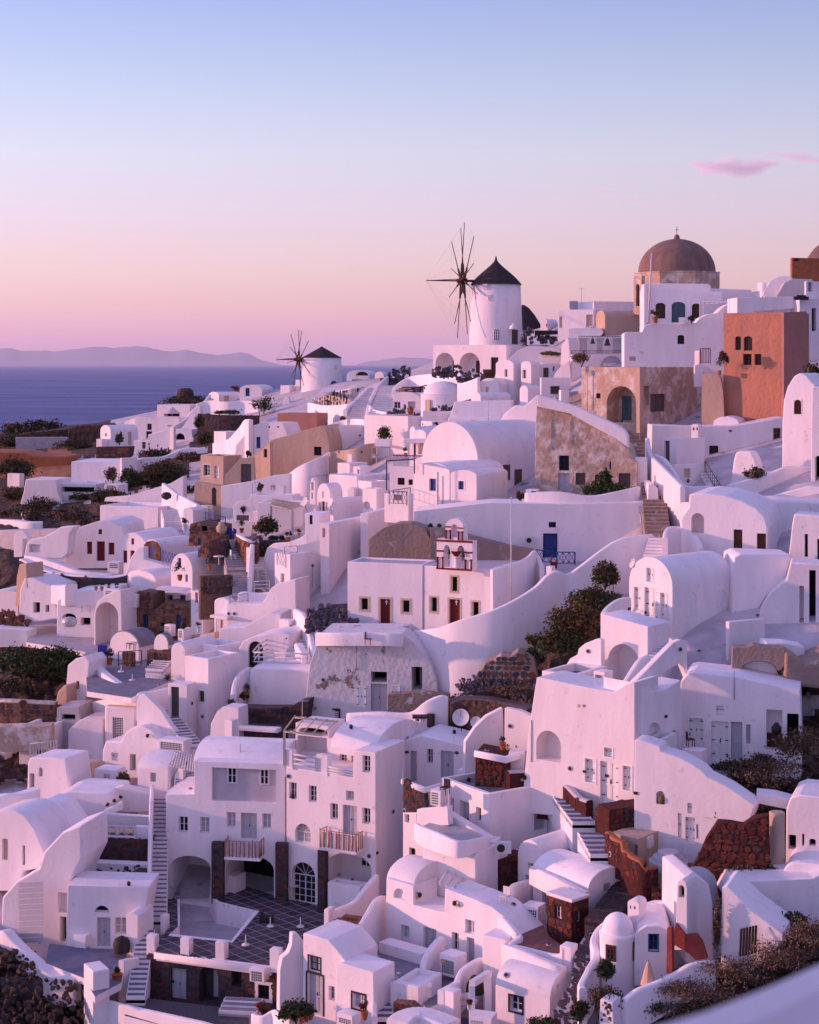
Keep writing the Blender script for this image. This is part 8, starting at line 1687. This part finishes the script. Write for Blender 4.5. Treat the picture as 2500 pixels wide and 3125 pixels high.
W('pink lit partition wall with rounded head, left courtyard',[(1290,2985,2950,93.5),(1300,2970,2912,94.5),(1328,2950,2874,95.6),(1348,2940,2858,96.2),(1354,2940,2866,96.4)],t=.35)
W('white wall stepping from the partition to the stairs',[(1200,3060,2998,92),(1240,3030,2982,93),(1290,3000,2955,94)],t=.35)
H('white rounded planter block over the pebbled wall',1280,3110,3012,1200,1296,30,'par',D=90.8,L=2.5,bev=.2,par=(.25,.2))
FW('red pebble stone wall at the bottom',[(1200,3125),(1200,3058),(1255,3062),(1275,3080),(1262,3110),(1230,3135)],(1230,3120,89.8),26,.5,'warmmortar',name='red_stone_wall',stone=True,ssize=.26,bev=.02,**RS)
H('white lattice fronted bench in the courtyard',1390,2975,2922,1342,1412,40,'flat',D=94,L=1,bev=.04,down=.2,ops=[('F','g',1348,2930,1386,2972,dict(depth=.06))],name='lattice_bench',cat='bench')
W('pink lit partition wall with rounded head, right courtyard',[(1395,3030,2990,91.4),(1410,3010,2960,92.3),(1440,2990,2936,93.2),(1470,2980,2922,94),(1480,2980,2930,94.3)],t=.35)
W('white wall below the right courtyard',[(1345,3095,3020,90),(1370,3060,3008,91),(1400,3040,2990,91.6)],t=.35)
H('white boxed wall end with small plaque',1385,3110,3030,1343,1392,36,'flat',D=89.6,L=.7,bev=.08,name='wall_end',cat='wall')
c = P(1305,3040,91.6); mb = MB(); mb.lathe(c,[(.22,0),(.2,.5),(.25,.52),(.2,.7)],14); tag(mb.build('white_urn','white',None,c),'round topped white post in the courtyard','post')
for k in range(5): c = P(1392 + k * 12,3070 - (k % 2) * 14,90.4); mb = MB(); mb.lathe(c,[(.1,0),(.3,.12),(.32,.3),(.12,.42)],12); tag(mb.build('cushion','cloth',None,c),'pale round cushion in the corner heap, %s from the left' % ORD[k],'cushion','heap of pale cushions')
c = P(1450,3030,91.6); mb = MB(); mb.lathe(c,[(.5,0),(.45,.5),(.2,.9)],10); tag(mb.build('covered_chair','dark_frame',None,c),'dark covered chair beside the cushions','chair')
o = empty('portal_frame',P(1440,3130,88.5),'white square portal frame at the bottom','portal')
for x0,y0,x1,y1,d in ((1432,3160,1450,3010,88.5),(1480,3160,1500,2980,90.5)):
 mb = MB(); a = P(x0,y0,d); w_ = (x1 - x0) * d / F; mb.box(a,(w_,0,0),(0,w_,0),UP * ((y0 - y1) * d / F)); mb.build('post','white',o)
a = P(1432,3010,88.5); b_ = P(1484,2978,90.5); mb = MB(); mb.box(a,b_ - a,Vector((.3,-.1,0)),UP * .3); mb.build('beam','white',o)
pot('pot of red geraniums on the white post',1432,3082,14,D=87.6,flower=True,ph=1.6,m='white_wood')
T('',[(1200,3160),(1300,3085),(1440,3110),(1500,3200)],ref=1,m='bluefloor',name='lower_terrace')
H('white slatted box with dark vent grille, bottom',1500,3180,3110,1432,1530,20,'flat',D=87,L=1,bev=.03,name='vent_box',cat='box',ops=[('F','g',1436,3114,1470,3125,dict(depth=.05))])
W('white curved top of the bottom house',[(1215,3160,3115,88),(1240,3150,3095,88.6),(1280,3140,3085,89),(1330,3150,3098,88.6),(1380,3170,3118,88)],t=1.4)
H('small white barrel roofed house with black framed window',1680,3170,3050,1512,1752,34,'vS',D=87.5,rise=62,bev=.1,ops=[('F','ww',1556,3042,1594,3088,dict(sur='dark_frame',st=.09)),('S','k',1700,3005,1706,3014,dict(depth=.2))],name='barrel_house')
W('white parapet step above the small barrel house',[(1540,2925,2880,91.5),(1600,2945,2900,90.5),(1680,2975,2935,89.2),(1720,2990,2950,88.6)],t=.5,smooth=False)
H('white stair block between the terrace and barrel house',1545,2960,2868,1472,1560,30,'flat',D=92.5,L=1.5,bev=.15)
cob,zc_ = None,None
pm = MB(); path = [((1832,2806),(1862,2800),92.5),((1790,2850),(1832,2850),91.4),((1756,2900),(1800,2910),90.2),((1752,2950),(1790,2960),88.9),((1740,3010),(1778,3020),87.6),((1700,3070),(1770,3080),86.2),((1680,3150),(1770,3170),84.6)]
qs = [(P(a[0],a[1],d),P(b_[0],b_[1],d)) for a,b_,d in path]
for (a,b_),(c,d) in zip(qs,qs[1:]): pm.face((a,b_,d,c))
po = pm.build('cobbled_path','mortar_light',None,qs[0][0]); tag(po,'white and grey cobbled footpath',kind='structure')
for (a,b_),(c,d) in zip(qs,qs[1:]):
 n = (b_ - a).cross(a - c).normalized(); n = n if n.z > 0 else -n
 for k in range(34):
  u_,v_ = rnd.random(),rnd.random(); p = a.lerp(b_,u_).lerp(c.lerp(d,u_),v_); s = bpy.data.objects.new('cobble',stone_mesh(rnd.randrange(7),'pebble')); COL.objects.link(s); s.parent = po
  s.matrix_local = Matrix.Translation(p - po.location + n * .01) @ n.to_track_quat('Y','Z').to_matrix().to_4x4() @ Matrix.Rotation(rnd.uniform(0,6),4,'Y') @ Matrix.Diagonal((rnd.uniform(.25,.5),.04,rnd.uniform(.18,.34),1)) @ Matrix.Rotation(math.pi,4,'X')
W('low white wall right of the cobbled path',[(1868,2842,2800,91.6),(1830,2860,2830,91),(1812,2900,2868,90),(1820,2930,2912,88.5),(1800,3010,2950,87),(1775,3060,3000,85.8),(1780,3130,3015,84.5)],t=.4)
c = P(1886,3005,88.5); s = 88.5 / F; o = empty('domed_turret',c,'round white turret house with plaster dome','house')
mb = MB(); mb.lathe(c,[(58 * s,-3),(56 * s,0),(54 * s,80 * s),(56 * s,150 * s),(57 * s,160 * s),(50 * s,163 * s)],40); mb.build('drum','white',o)
mb = MB(); mb.lathe(c + UP * 158 * s,[(49 * s,0),(49 * s,10 * s)] + [(48 * s * math.cos(a * math.pi / 22),(10 + 52 * math.sin(a * math.pi / 22)) * s) for a in range(1,11)] + [(.02,62 * s)],36); mb.build('dome','white',o)
for x0,x1,y0,y1 in ((1846,1870,2872,2912),(1925,1947,2868,2914)):
 t_ = math.asin(((x0 + x1) / 2 - 1886) / 57); n = Vector((math.sin(t_),-math.cos(t_),0)); u = Vector((math.cos(t_),math.sin(t_),0)); f_ = Face(Vector((c.x,c.y,0)) + n * 55 * s,u,n)
 w_ = (x1 - x0) * s; z0,z1 = zrow(y1,88.5),zrow(y0,88.5); surround(o,f_,-w_ / 2,w_ / 2,z0,z1,.07,'brown_wood',proud=.06); fill(o,f_,'wn',-w_ / 2,w_ / 2,z0,z1,'seg',-.02)
H('white bell-topped chimney of the domed turret',1950,2850,2762,1916,1962,34,'vF',D=88.8,L=.9,rise=12,bev=.12,name='chimney',cat='chimney',ops=[('F','k',1922,2764,1927,2774,dict(depth=.2)),('F','k',1934,2766,1940,2776,dict(depth=.2))])
FW('white curved wall with blue window right of the turret',[(1935,3010),(1938,2862),(1950,2838),(1972,2826),(2012,2826),(2040,2840),(2052,2870),(2055,3010)],(1990,3000,87.6),6,4,bev=.15,ops=[('F','wb',1981,2852,2009,2902,dict(sur='blue_wood',st=.04))],name='turret_house',cat='house')
W('white roof rim behind the turret chimney',[(1960,2800,2776,91),(2000,2790,2750,92),(2060,2800,2760,91),(2080,2830,2780,90)],t=.6)
FW('tall white bell gable with dark bell niche',[(2058,2900),(2064,2810),(2066,2700),(2070,2688),(2082,2684),(2094,2692),(2098,2710),(2098,2870),(2090,2900)],(2080,2890,87),30,1.6,bev=.1,name='bell_gable',cat='chapel',ops=[('F','k',2071,2702,2089,2740,dict(shape='arch',depth=.5))])
FW('white ribbed chapel body behind the bell gable',[(2094,2940),(2096,2680),(2130,2672),(2165,2700),(2176,2760),(2180,2940)],(2140,2930,88),-10,4,bev=.2,name='chapel',cat='chapel')
c = P(2130,2700,91); mb = MB(); mb.lathe(c,[(62 * s,-1)] + [(60 * s * math.cos(a * math.pi / 20),55 * s * math.sin(a * math.pi / 20)) for a in range(0,10)] + [(.02,55 * s)],30); tag(mb.build('chapel_dome','greywhite',None,c),'mottled grey dome behind the bell gable','dome')
FW('bright red painted plaster patch of the chapel',[(2051,2880),(2063,2818),(2094,2853),(2126,2850),(2143,2873),(2160,2925),(2124,2932),(2105,2912)],(2100,2925,86.7),24,.2,'red_plaster',bev=.03,name='red_wall')
FW('dark red door post right of the blue window',[(2034,2972),(2036,2832),(2050,2830),(2052,2972)],(2042,2970,86.5),30,.3,'red_plaster',bev=.02,name='door_post',cat='post')
bush('dry brown hedge strip between chapel and white gable',2190,2920,28,190,n=1500,leaf=.06,D=86.5,mats=('leaf_brown','leaf_dry'),name='hedge',cat='hedge',stem=False)
FW('big pink white triangular house wall',[(2200,2960),(2204,2708),(2220,2704),(2290,2776),(2390,2850),(2390,2880),(2300,2960)],(2250,2950,86.5),22,3,bev=.12,name='triangular_house',cat='house')
FW('white sloped roof wall behind the triangular house',[(2210,2740),(2236,2690),(2480,2680),(2560,2640),(2560,2800),(2400,2860),(2330,2800)],(2400,2830,90),0,3,bev=.2,name='white_roof_wall')
FW('white lit vault at the right edge, lower',[(2390,2700),(2394,2650),(2410,2636),(2440,2632),(2520,2640),(2570,2650),(2570,2780),(2480,2770)],(2470,2770,91),20,4,bev=.2,name='vaulted_house',cat='house')
c = P(2372,2655,93); s = 93 / F; mb = MB(); mb.lathe(c,[(24 * s,-2),(24 * s,60 * s),(23 * s,130 * s),(24 * s,176 * s),(20 * s,178 * s)],20); tag(mb.build('round_chimney','beige',None,c),'tall round buff chimney on the brown slope','chimney')
FW('white house with arched windows at the right edge, lower',[(2398,2640),(2400,2470),(2412,2436),(2440,2426),(2570,2440),(2570,2640)],(2450,2620,94.5),20,4,bev=.2,name='white_house',cat='house',ops=[('F','k',2406,2548,2430,2592,dict(depth=.8)),('F','k',2448,2545,2455,2600,dict(depth=.5)),('F','k',2470,2560,2490,2610,dict(depth=.6,shape='seg'))])
FW('white boat shaped slabs on the brown slope',[(2310,2452),(2312,2424),(2370,2430),(2440,2448),(2400,2470)],(2360,2460,97),10,1.5,bev=.1,name='white_slab',cat='slab')
bush('dark green bush under the round chimney',2345,2700,80,60,n=1600,leaf=.08,D=92,mats=('leaf_dark','leaf_mid'))
bush('reddish brown brush left of the round chimney',2270,2690,150,70,n=2400,leaf=.07,D=92.5,mats=('leaf_brown','leaf_dry'),name='scrub',stem=False)
bush('dark shrub on the roof of the lower vault',2425,2830,90,50,n=1200,leaf=.07,D=88,mats=('leaf_dark','leaf_dry'))
o = empty('leaning_planks',P(2270,2905,85.8),'stack of brown planks leaning on the triangular house','planks')
for k in range(6): mb = MB(); a = P(2256 + k * 9,2920 - k * 2,85.6); mb.box(a,(.12,0,0),(0,.04,0),Vector((.12,.3,1.3))); mb.build('plank','brown_wood',o)
c = P(1979,3004,85.5); o = empty('closed_parasol',c,'closed apricot parasol by the turret','parasol'); mb = MB(); mb.lathe(c,[(25 * .0164,0),(20 * .0164,.3),(11 * .0164,.8),(5 * .0164,1.08),(.03,1.16)],10,smooth=False); mb.build('canopy','parasol',o); mb = MB(); mb.tube(c - UP,c + UP * 1.2,.03,.03,6); mb.build('pole','brown_wood',o)
o = W('pebbled white wall descending in front of the turret',[(1905,3080,3048,84),(1945,3060,3018,84.5),(1990,3040,3000,85),(2060,3000,2968,85.6),(2110,2975,2940,86),(2180,2960,2930,86.4)],t=.4)
o = FW('pebble studded white wall end at the bottom',[(1830,3180),(1832,3050),(1870,3060),(1876,3180)],(1850,3160,83.5),30,1,bev=.08,name='pebbled_wall'); pebbles(o,o_faces[o.name][0],1836,3058,1868,3120,16,.14)
bush('thorny brown bush at the foot of the turret',1850,3090,130,90,n=1700,leaf=.06,D=84.5,mats=('leaf_dry','leaf_brown','leaf_dark'))
bush('dark green plants in front of the turret',1850,2990,60,70,n=1100,leaf=.08,D=86,mats=('leaf_dark','leaf_mid'))
bush('green orange shrub at the bottom by the cobbled path',1770,3120,64,70,n=1100,leaf=.07,D=84,mats=('leaf_mid','leaf_brown','leaf_dark'))
bush('green shrub with gold tips at the very bottom',1660,3145,110,40,n=1000,leaf=.07,D=83.5,mats=('leaf_dark','leaf_gold','leaf_brown'))
for k,(x,y,w,h) in enumerate(((2120,3060,260,70),(2250,3000,260,80),(2380,2960,240,90),(2480,2900,180,110),(2010,3100,220,60),(2180,3090,240,60))):
 bush('dry brown scrub in front of the ledge, %s' % ('left centre','centre','right of centre','at the right edge','far left','lowest')[k],x,y,w,h,('leaf_brown','leaf_dry','leaf_dry') if k not in (4,) else ('leaf_mid','leaf_dark','leaf_dry'),1900,.055,D=84.5 + k * .2,name='scrub',stem=False)
mb = MB(); z = CAMZ
pts = [P(1750,3210,4.2),P(1950,3150,4.3),P(2150,3090,4.5),P(2330,3020,4.8),P(2500,2945,5.2),P(2700,2860,5.7)]
for a,b_ in zip(pts,pts[1:]):
 for d0,z0,d1,z1 in ((0,0,-.10,-.03),(-.10,-.03,-.16,-.10),(-.16,-.10,-.5,-.22),(-.5,-.22,-1.2,-1.2)):
  q = [a + Vector((0,d0,z0)),b_ + Vector((0,d0,z0)),b_ + Vector((0,d1,z1)),a + Vector((0,d1,z1))]; mb.face(q,0,True)
 mb.face((a,b_,b_ - UP * 1.5,a - UP * 1.5))
tag(mb.build('parapet','white',None,pts[0]),'blurred white parapet close to the viewer in the lower right corner','parapet')
# ================================================================== SMALL THINGS ON THE WALLS AND FLOORS
bpy.context.view_layer.update(); dgr = bpy.context.evaluated_depsgraph_get()
def hit(px,py):
 d = Vector(((px - 1250) / F,1,-(py - HOR) / F)).normalized()
 ok,loc,nrm,i_,ob,m_ = SC.ray_cast(dgr,Vector((0,6,CAMZ)) + d * 8,d)
 if nrm.dot(d) > 0: nrm = -nrm
 return (loc,nrm,ob) if ok else (None,None,None)
def top(o):
 while o.parent: o = o.parent
 return o
def fixture(px,py,r=.14,kind='lamp'):
 loc,n,ob = hit(px,py)
 if loc is None or loc.y > 330: return
 t_ = top(ob); mb = MB()
 if kind == 'lamp': mb.tube(loc - n * .02,loc + n * .05,r * 1.25,r * 1.25,12,0); mb.tube(loc + n * .05,loc + n * .09,r * .8,r * .7,12,1); mb.build('round_lamp',['greywhite','metal_dark'],t_)
 elif kind == 'vent': a = n.cross(UP); mb.box(loc - a * r - UP * r * .7,a * 2 * r,UP * 1.4 * r,n * .05); mb.build('vent','metal_dark',t_)
 elif kind == 'lantern': mb.tube(loc,loc + n * .22,.03,.03,6); mb.lathe(loc + n * .22 - UP * .22,[(.05,0),(.11,.05),(.13,.2),(.04,.28)],8); mb.build('lantern','metal_dark',t_)
 elif kind == 'plaque': a = n.cross(UP); mb.box(loc - a * r * 1.3 - UP * r * .6,a * 2.6 * r,UP * 1.2 * r,n * .04); mb.build('plaque','beige',t_)
 elif kind == 'pipe': a = loc + n * .05; mb.tube(a + UP * r,a - UP * r,.03,.03,5); mb.build('pipe','greywhite',t_)
for x,y in ((941,1752),(693,1905),(873,1948),(1826,2036),(451,2136),(553,2196),(589,2238),(533,2391),(1575,2279),(1065,2778),(1589,2871),(1904,2706),(1705,3008),(1567,3111),(1027,1388),(1099,1388),(293,3072),(484,3113),(502,2836),(2124,2033),(2182,2036),(2369,1920),(1500,2360),(1094,1335),(973,2122),(1120,2700),(1196,2555),(860,2440),(675,1905),(1862,1890),(545,2480),(1235,2555),(1770,2420)): fixture(x,y,.13)
for x,y in ((1818,2431),(1890,2445),(2155,2306),(1956,1897),(2008,1909),(2080,2252),(1985,2505),(390,2470),(1145,2690),(1700,1621),(1146,1745),(2040,1500),(2268,1323),(1922,1292)): fixture(x,y,.12,'vent')
for x,y in ((1441,2460),(1620,2441),(1274,2829),(1404,2858),(341,2800),(415,2297),(1063,2285),(878,2500),(1393,2301)): fixture(x,y,.1,'lantern')
for x,y in ((1242,2314),(1393,2317),(1619,2455),(1278,2843),(1407,2873),(1536,2362),(1361,3058),(1021,2758)): fixture(x,y,.14,'plaque')
for x,y,r in ((940,1785,.9),(1080,2040,1.2),(1340,1510,1.6),(1356,1530,1.8),(1760,1330,1.0),(1700,1335,1.4),(1980,1350,.8),(1230,2470,1.0),(1645,2330,1.3),(2300,2150,.9),(705,2360,.5)): fixture(x,y,r,'pipe')
def plant(label,px,py,hpx,kind='pot',**k):
 loc,n,ob = hit(px,py)
 if loc is None: return
 if kind == 'pot': pot(label,px,py,hpx,D=loc.y - .1,**k)
 elif kind == 'agave': agave(label,px,py,hpx,D=loc.y - .1,**k)
 else: bush(label,px,py,hpx * 1.3,hpx,D=loc.y - .1,stem=False,**k)
plant('big spiky agave in the white planter beside the cafe terrace',460,2104,40,'agave',n=60)
plant('round green shrub right of the big agave',486,2062,20,'bush',n=300,leaf=.08)
plant('spiky plant at the green door house corner',512,2076,24,'agave')
plant('small potted plant on the bastion step',752,2128,18,plant='leaf_mid')
plant('terracotta pot near the chapel steps of the ridge',1000,1240,9)
plant('low dry shrub at the foot of the wide ridge stair',1045,1284,16,'bush',n=180,leaf=.09,mats=('leaf_brown','leaf_dry'))
plant('spiky plant on the white roof beside the long planter',1668,1084,16,'agave')
plant('potted shrub beside the hot tub bench',1840,2106,12)
plant('little agave on the low cubic house terrace',2100,1474,16,'agave')
plant('tall dry agave stalk plant on the red stone wall',2188,2508,50,'agave',m='leaf_dry',n=14)
plant('dark green shrub right of the cobbled path wall',1835,2960,34,'bush',n=500,leaf=.06)
plant('terracotta pot on the red terrace',1615,2890,14,ph=.8)
plant('white pot with red flowers on the lower terrace',1240,3105,16,m='white_wood',flower=True)
g = random.Random(5)
for nm,rg,n_,mt in (('left hill',(0,1480,300,1640),26,('leaf_brown','leaf_dark','leaf_dry')),('upper left slope',(300,1400,560,1520),14,('leaf_brown','leaf_dark')),('far left edge',(0,1640,60,1840),12,('leaf_dark','leaf_brown','leaf_dry')),('tree bank',(0,2000,220,2130),16,('leaf_dark','leaf_mid')),('left gully',(0,2240,170,2420),12,('leaf_brown','leaf_dark')),('headland',(0,1300,300,1380),14,('leaf_brown','leaf_dark')),('dark bank above the dishes',(1380,2060,1640,2190),16,('leaf_brown','leaf_dry','leaf_dark')),('right slope',(2280,2260,2500,2500),20,('leaf_brown','leaf_dry')),('brown corner',(2260,2540,2420,2720),10,('leaf_brown','leaf_dry'))):
 V_ = []; F_ = []; M_ = []; k = 0
 for i in range(int(n_ * 1.8)):
  x,y = g.uniform(rg[0],rg[2]),g.uniform(rg[1],rg[3]); loc,n,ob = hit(x,y)
  if loc is None or ob.name.split('.')[0] != 'hillside': continue
  r = g.uniform(.5,1.5) * loc.y / 150; _bs[0] += 1; v,f,p = leafcloud((loc.x,loc.y,loc.z + r * .2),(r * 1.5,r,r * .7),420,.13 * loc.y / 130,_bs[0],12)
  F_.append(f + sum(len(a) for a in V_)); V_.append(v); M_.append((p + i) % len(mt))
 if V_: tag(cloudobj('ground_scrub',np.concatenate(V_),np.concatenate(F_),mt,np.concatenate(M_)),'patchy low scrub growing over the ' + nm,kind='stuff')
def adopt(o,p):
 o.parent = p; o.location = o.location - p.location
 for k in ('label','category','group','kind'):
  if k in o: del o[k]
BO = bpy.data.objects
LB = {o['label']: o for o in BO if 'label' in o}
for c,p in (('dark slab on the white chimney','white chimney with dark cap on the curved roof'),('curved white roof over the left wing','big white building, left wing with arches and balcony'),('broad white curved roof of the right wing','big white building, right wing with french doors'),
 ('white roof slab of the right stone annex','red stone annex with two white windows, right one'),('dark tar skin over the larger pink vault','pink gabled vault with grey tarred roof, larger one'),('dark tar skin over the smaller pink vault','pink gabled vault with grey tarred roof, smaller one'),
 ('thin white porch slab','white flat porch roof house with blue door'),('rough stone gable face of the blue window vault','stone fronted vault house with blue window'),('white plaster parapet band sloping along the top of the ruin','big weathered beige ruin wall with grey window and old door'),
 ('white roof slope with blind arch over the shutter','plain white house with sloping roof below the round house'),('dark front of the cafe','white vaulted cafe roof on the ridge right of the small mill'),('pointed brown wooden door gable','white vault roofed house behind the pointed door'),
 ('narrow arched slit window pier of the church drum','large brown domed church on the ridge'),('mottled grey dome behind the bell gable','white ribbed chapel body behind the bell gable'),('tiny white domed hood over the windmill door','tall white windmill with dark pointed thatch cap and big bare spar wheel'),
 ('lit narrow return wall of the buff house','big buff coloured house wall sloping down to the left'),('ochre corner pilaster of the weathered house','ochre weathered house with deep arched doorway'),('side of the pink house, its shade put into a mauve colour','tall salmon pink and orange house with red window niches')):
 if c in LB and p in LB:
  adopt(LB[c],LB[p])
 else: print('adopt?',c,'|',p)
def seat(label,px,py,m='white_wood',s=1.0):
 loc,n,ob = hit(px,py)
 if loc is None: return
 o = empty('garden_chair',loc,label,'chair'); g_ = random.Random(px); r = Matrix.Rotation(g_.uniform(0,6),3,'Z'); u = r @ Vector((1,0,0)); v = r @ Vector((0,1,0))
 for a in (-1,1):
  for b_ in (-1,1): mb = MB(); p = loc + u * .2 * a + v * .2 * b_; mb.tube(p,p + UP * .44,.025,.025,5); mb.build('leg',m,o)
 mb = MB(); mb.box(loc - u * .24 - v * .24 + UP * .42,u * .48,v * .48,UP * .05); mb.build('seat',m,o); mb = MB(); mb.box(loc - u * .24 + v * .2 + UP * .46,u * .48,v * .04,UP * .45); mb.build('backrest',m,o)
def table(label,px,py,m='white_wood'):
 loc,n,ob = hit(px,py)
 if loc is None: return
 o = empty('cafe_table',loc,label,'table'); mb = MB(); mb.tube(loc,loc + UP * .72,.05,.05,6); mb.build('leg',m,o); mb = MB(); mb.lathe(loc + UP * .72,[(.42,0),(.42,.04)],16); mb.build('tabletop',m,o)
for k,(x,y,w) in enumerate(((1135,1420,'before the small timber pergola'),(822,1508,'on the white terrace above the patio'),(652,1730,'left of the round stone terrace table'),(690,1732,'right of the round stone terrace table'),(360,2016,'before the larger pink vault'),(1118,2010,'by the peeling ruin'),(860,2820,'right of the black chair on the tiles'),(1365,2505,'on the corner house roof terrace'),(2160,2350,'on the terrace under the long white house'),(1560,2868,'on the red terrace'))): seat('small garden chair ' + w,x,y,('white_wood','metal_dark','brown_wood')[k % 3])
for x,y,w in ((1146,1424,'beside the timber pergola'),(372,2022,'on the cafe terrace'),(875,2828,'on the tiled terrace')): table('small round table ' + w,x,y)
for x,y,w in ((1088,1160,'on the cafe roof by the small mill'),(1790,924,'on the upper white roof'),(2326,862,'on the ridge chimney'),(1500,1290,'near the big barrel vault'),(905,2290,'above the roof pergola')):
 loc,n,ob = hit(x,y)
 if loc is not None:
  o = empty('antenna',loc,'thin television aerial ' + w,'antenna'); mb = MB(); mb.tube(loc,loc + UP * 2.2,.03,.02,5); mb.build('mast','metal_light',o); mb = MB(); q = loc + UP * 2.0
  for j in range(5): mb.tube(q + Vector((j * .16 - .3,-.25 + j * .03,0)),q + Vector((j * .16 - .3,.25 - j * .03,0)),.012,.012,4)
  mb.tube(q - Vector((.4,0,0)),q + Vector((.45,0,0)),.02,.02,5); mb.build('aerial','metal_light',o)
hz = bpy.data.materials.new('haze'); hz.use_nodes = True; t = hz.node_tree; t.nodes.clear()
pv = N(t,'ShaderNodeVolumePrincipled'); pv.inputs['Color'].default_value = (.92,.90,.98,1); pv.inputs['Density'].default_value = 0.95e-5; pv.inputs['Anisotropy'].default_value = .1
mo = N(t,'ShaderNodeOutputMaterial'); t.links.new(pv.outputs[0],mo.inputs['Volume']); MATS['haze'] = hz
mb = MB(); mb.box((-61000,-2500,-70),(122000,0,0),(0,127500,0),(0,0,1500)); tag(mb.build('haze','haze'),kind='stuff')
bpy.context.view_layer.update()
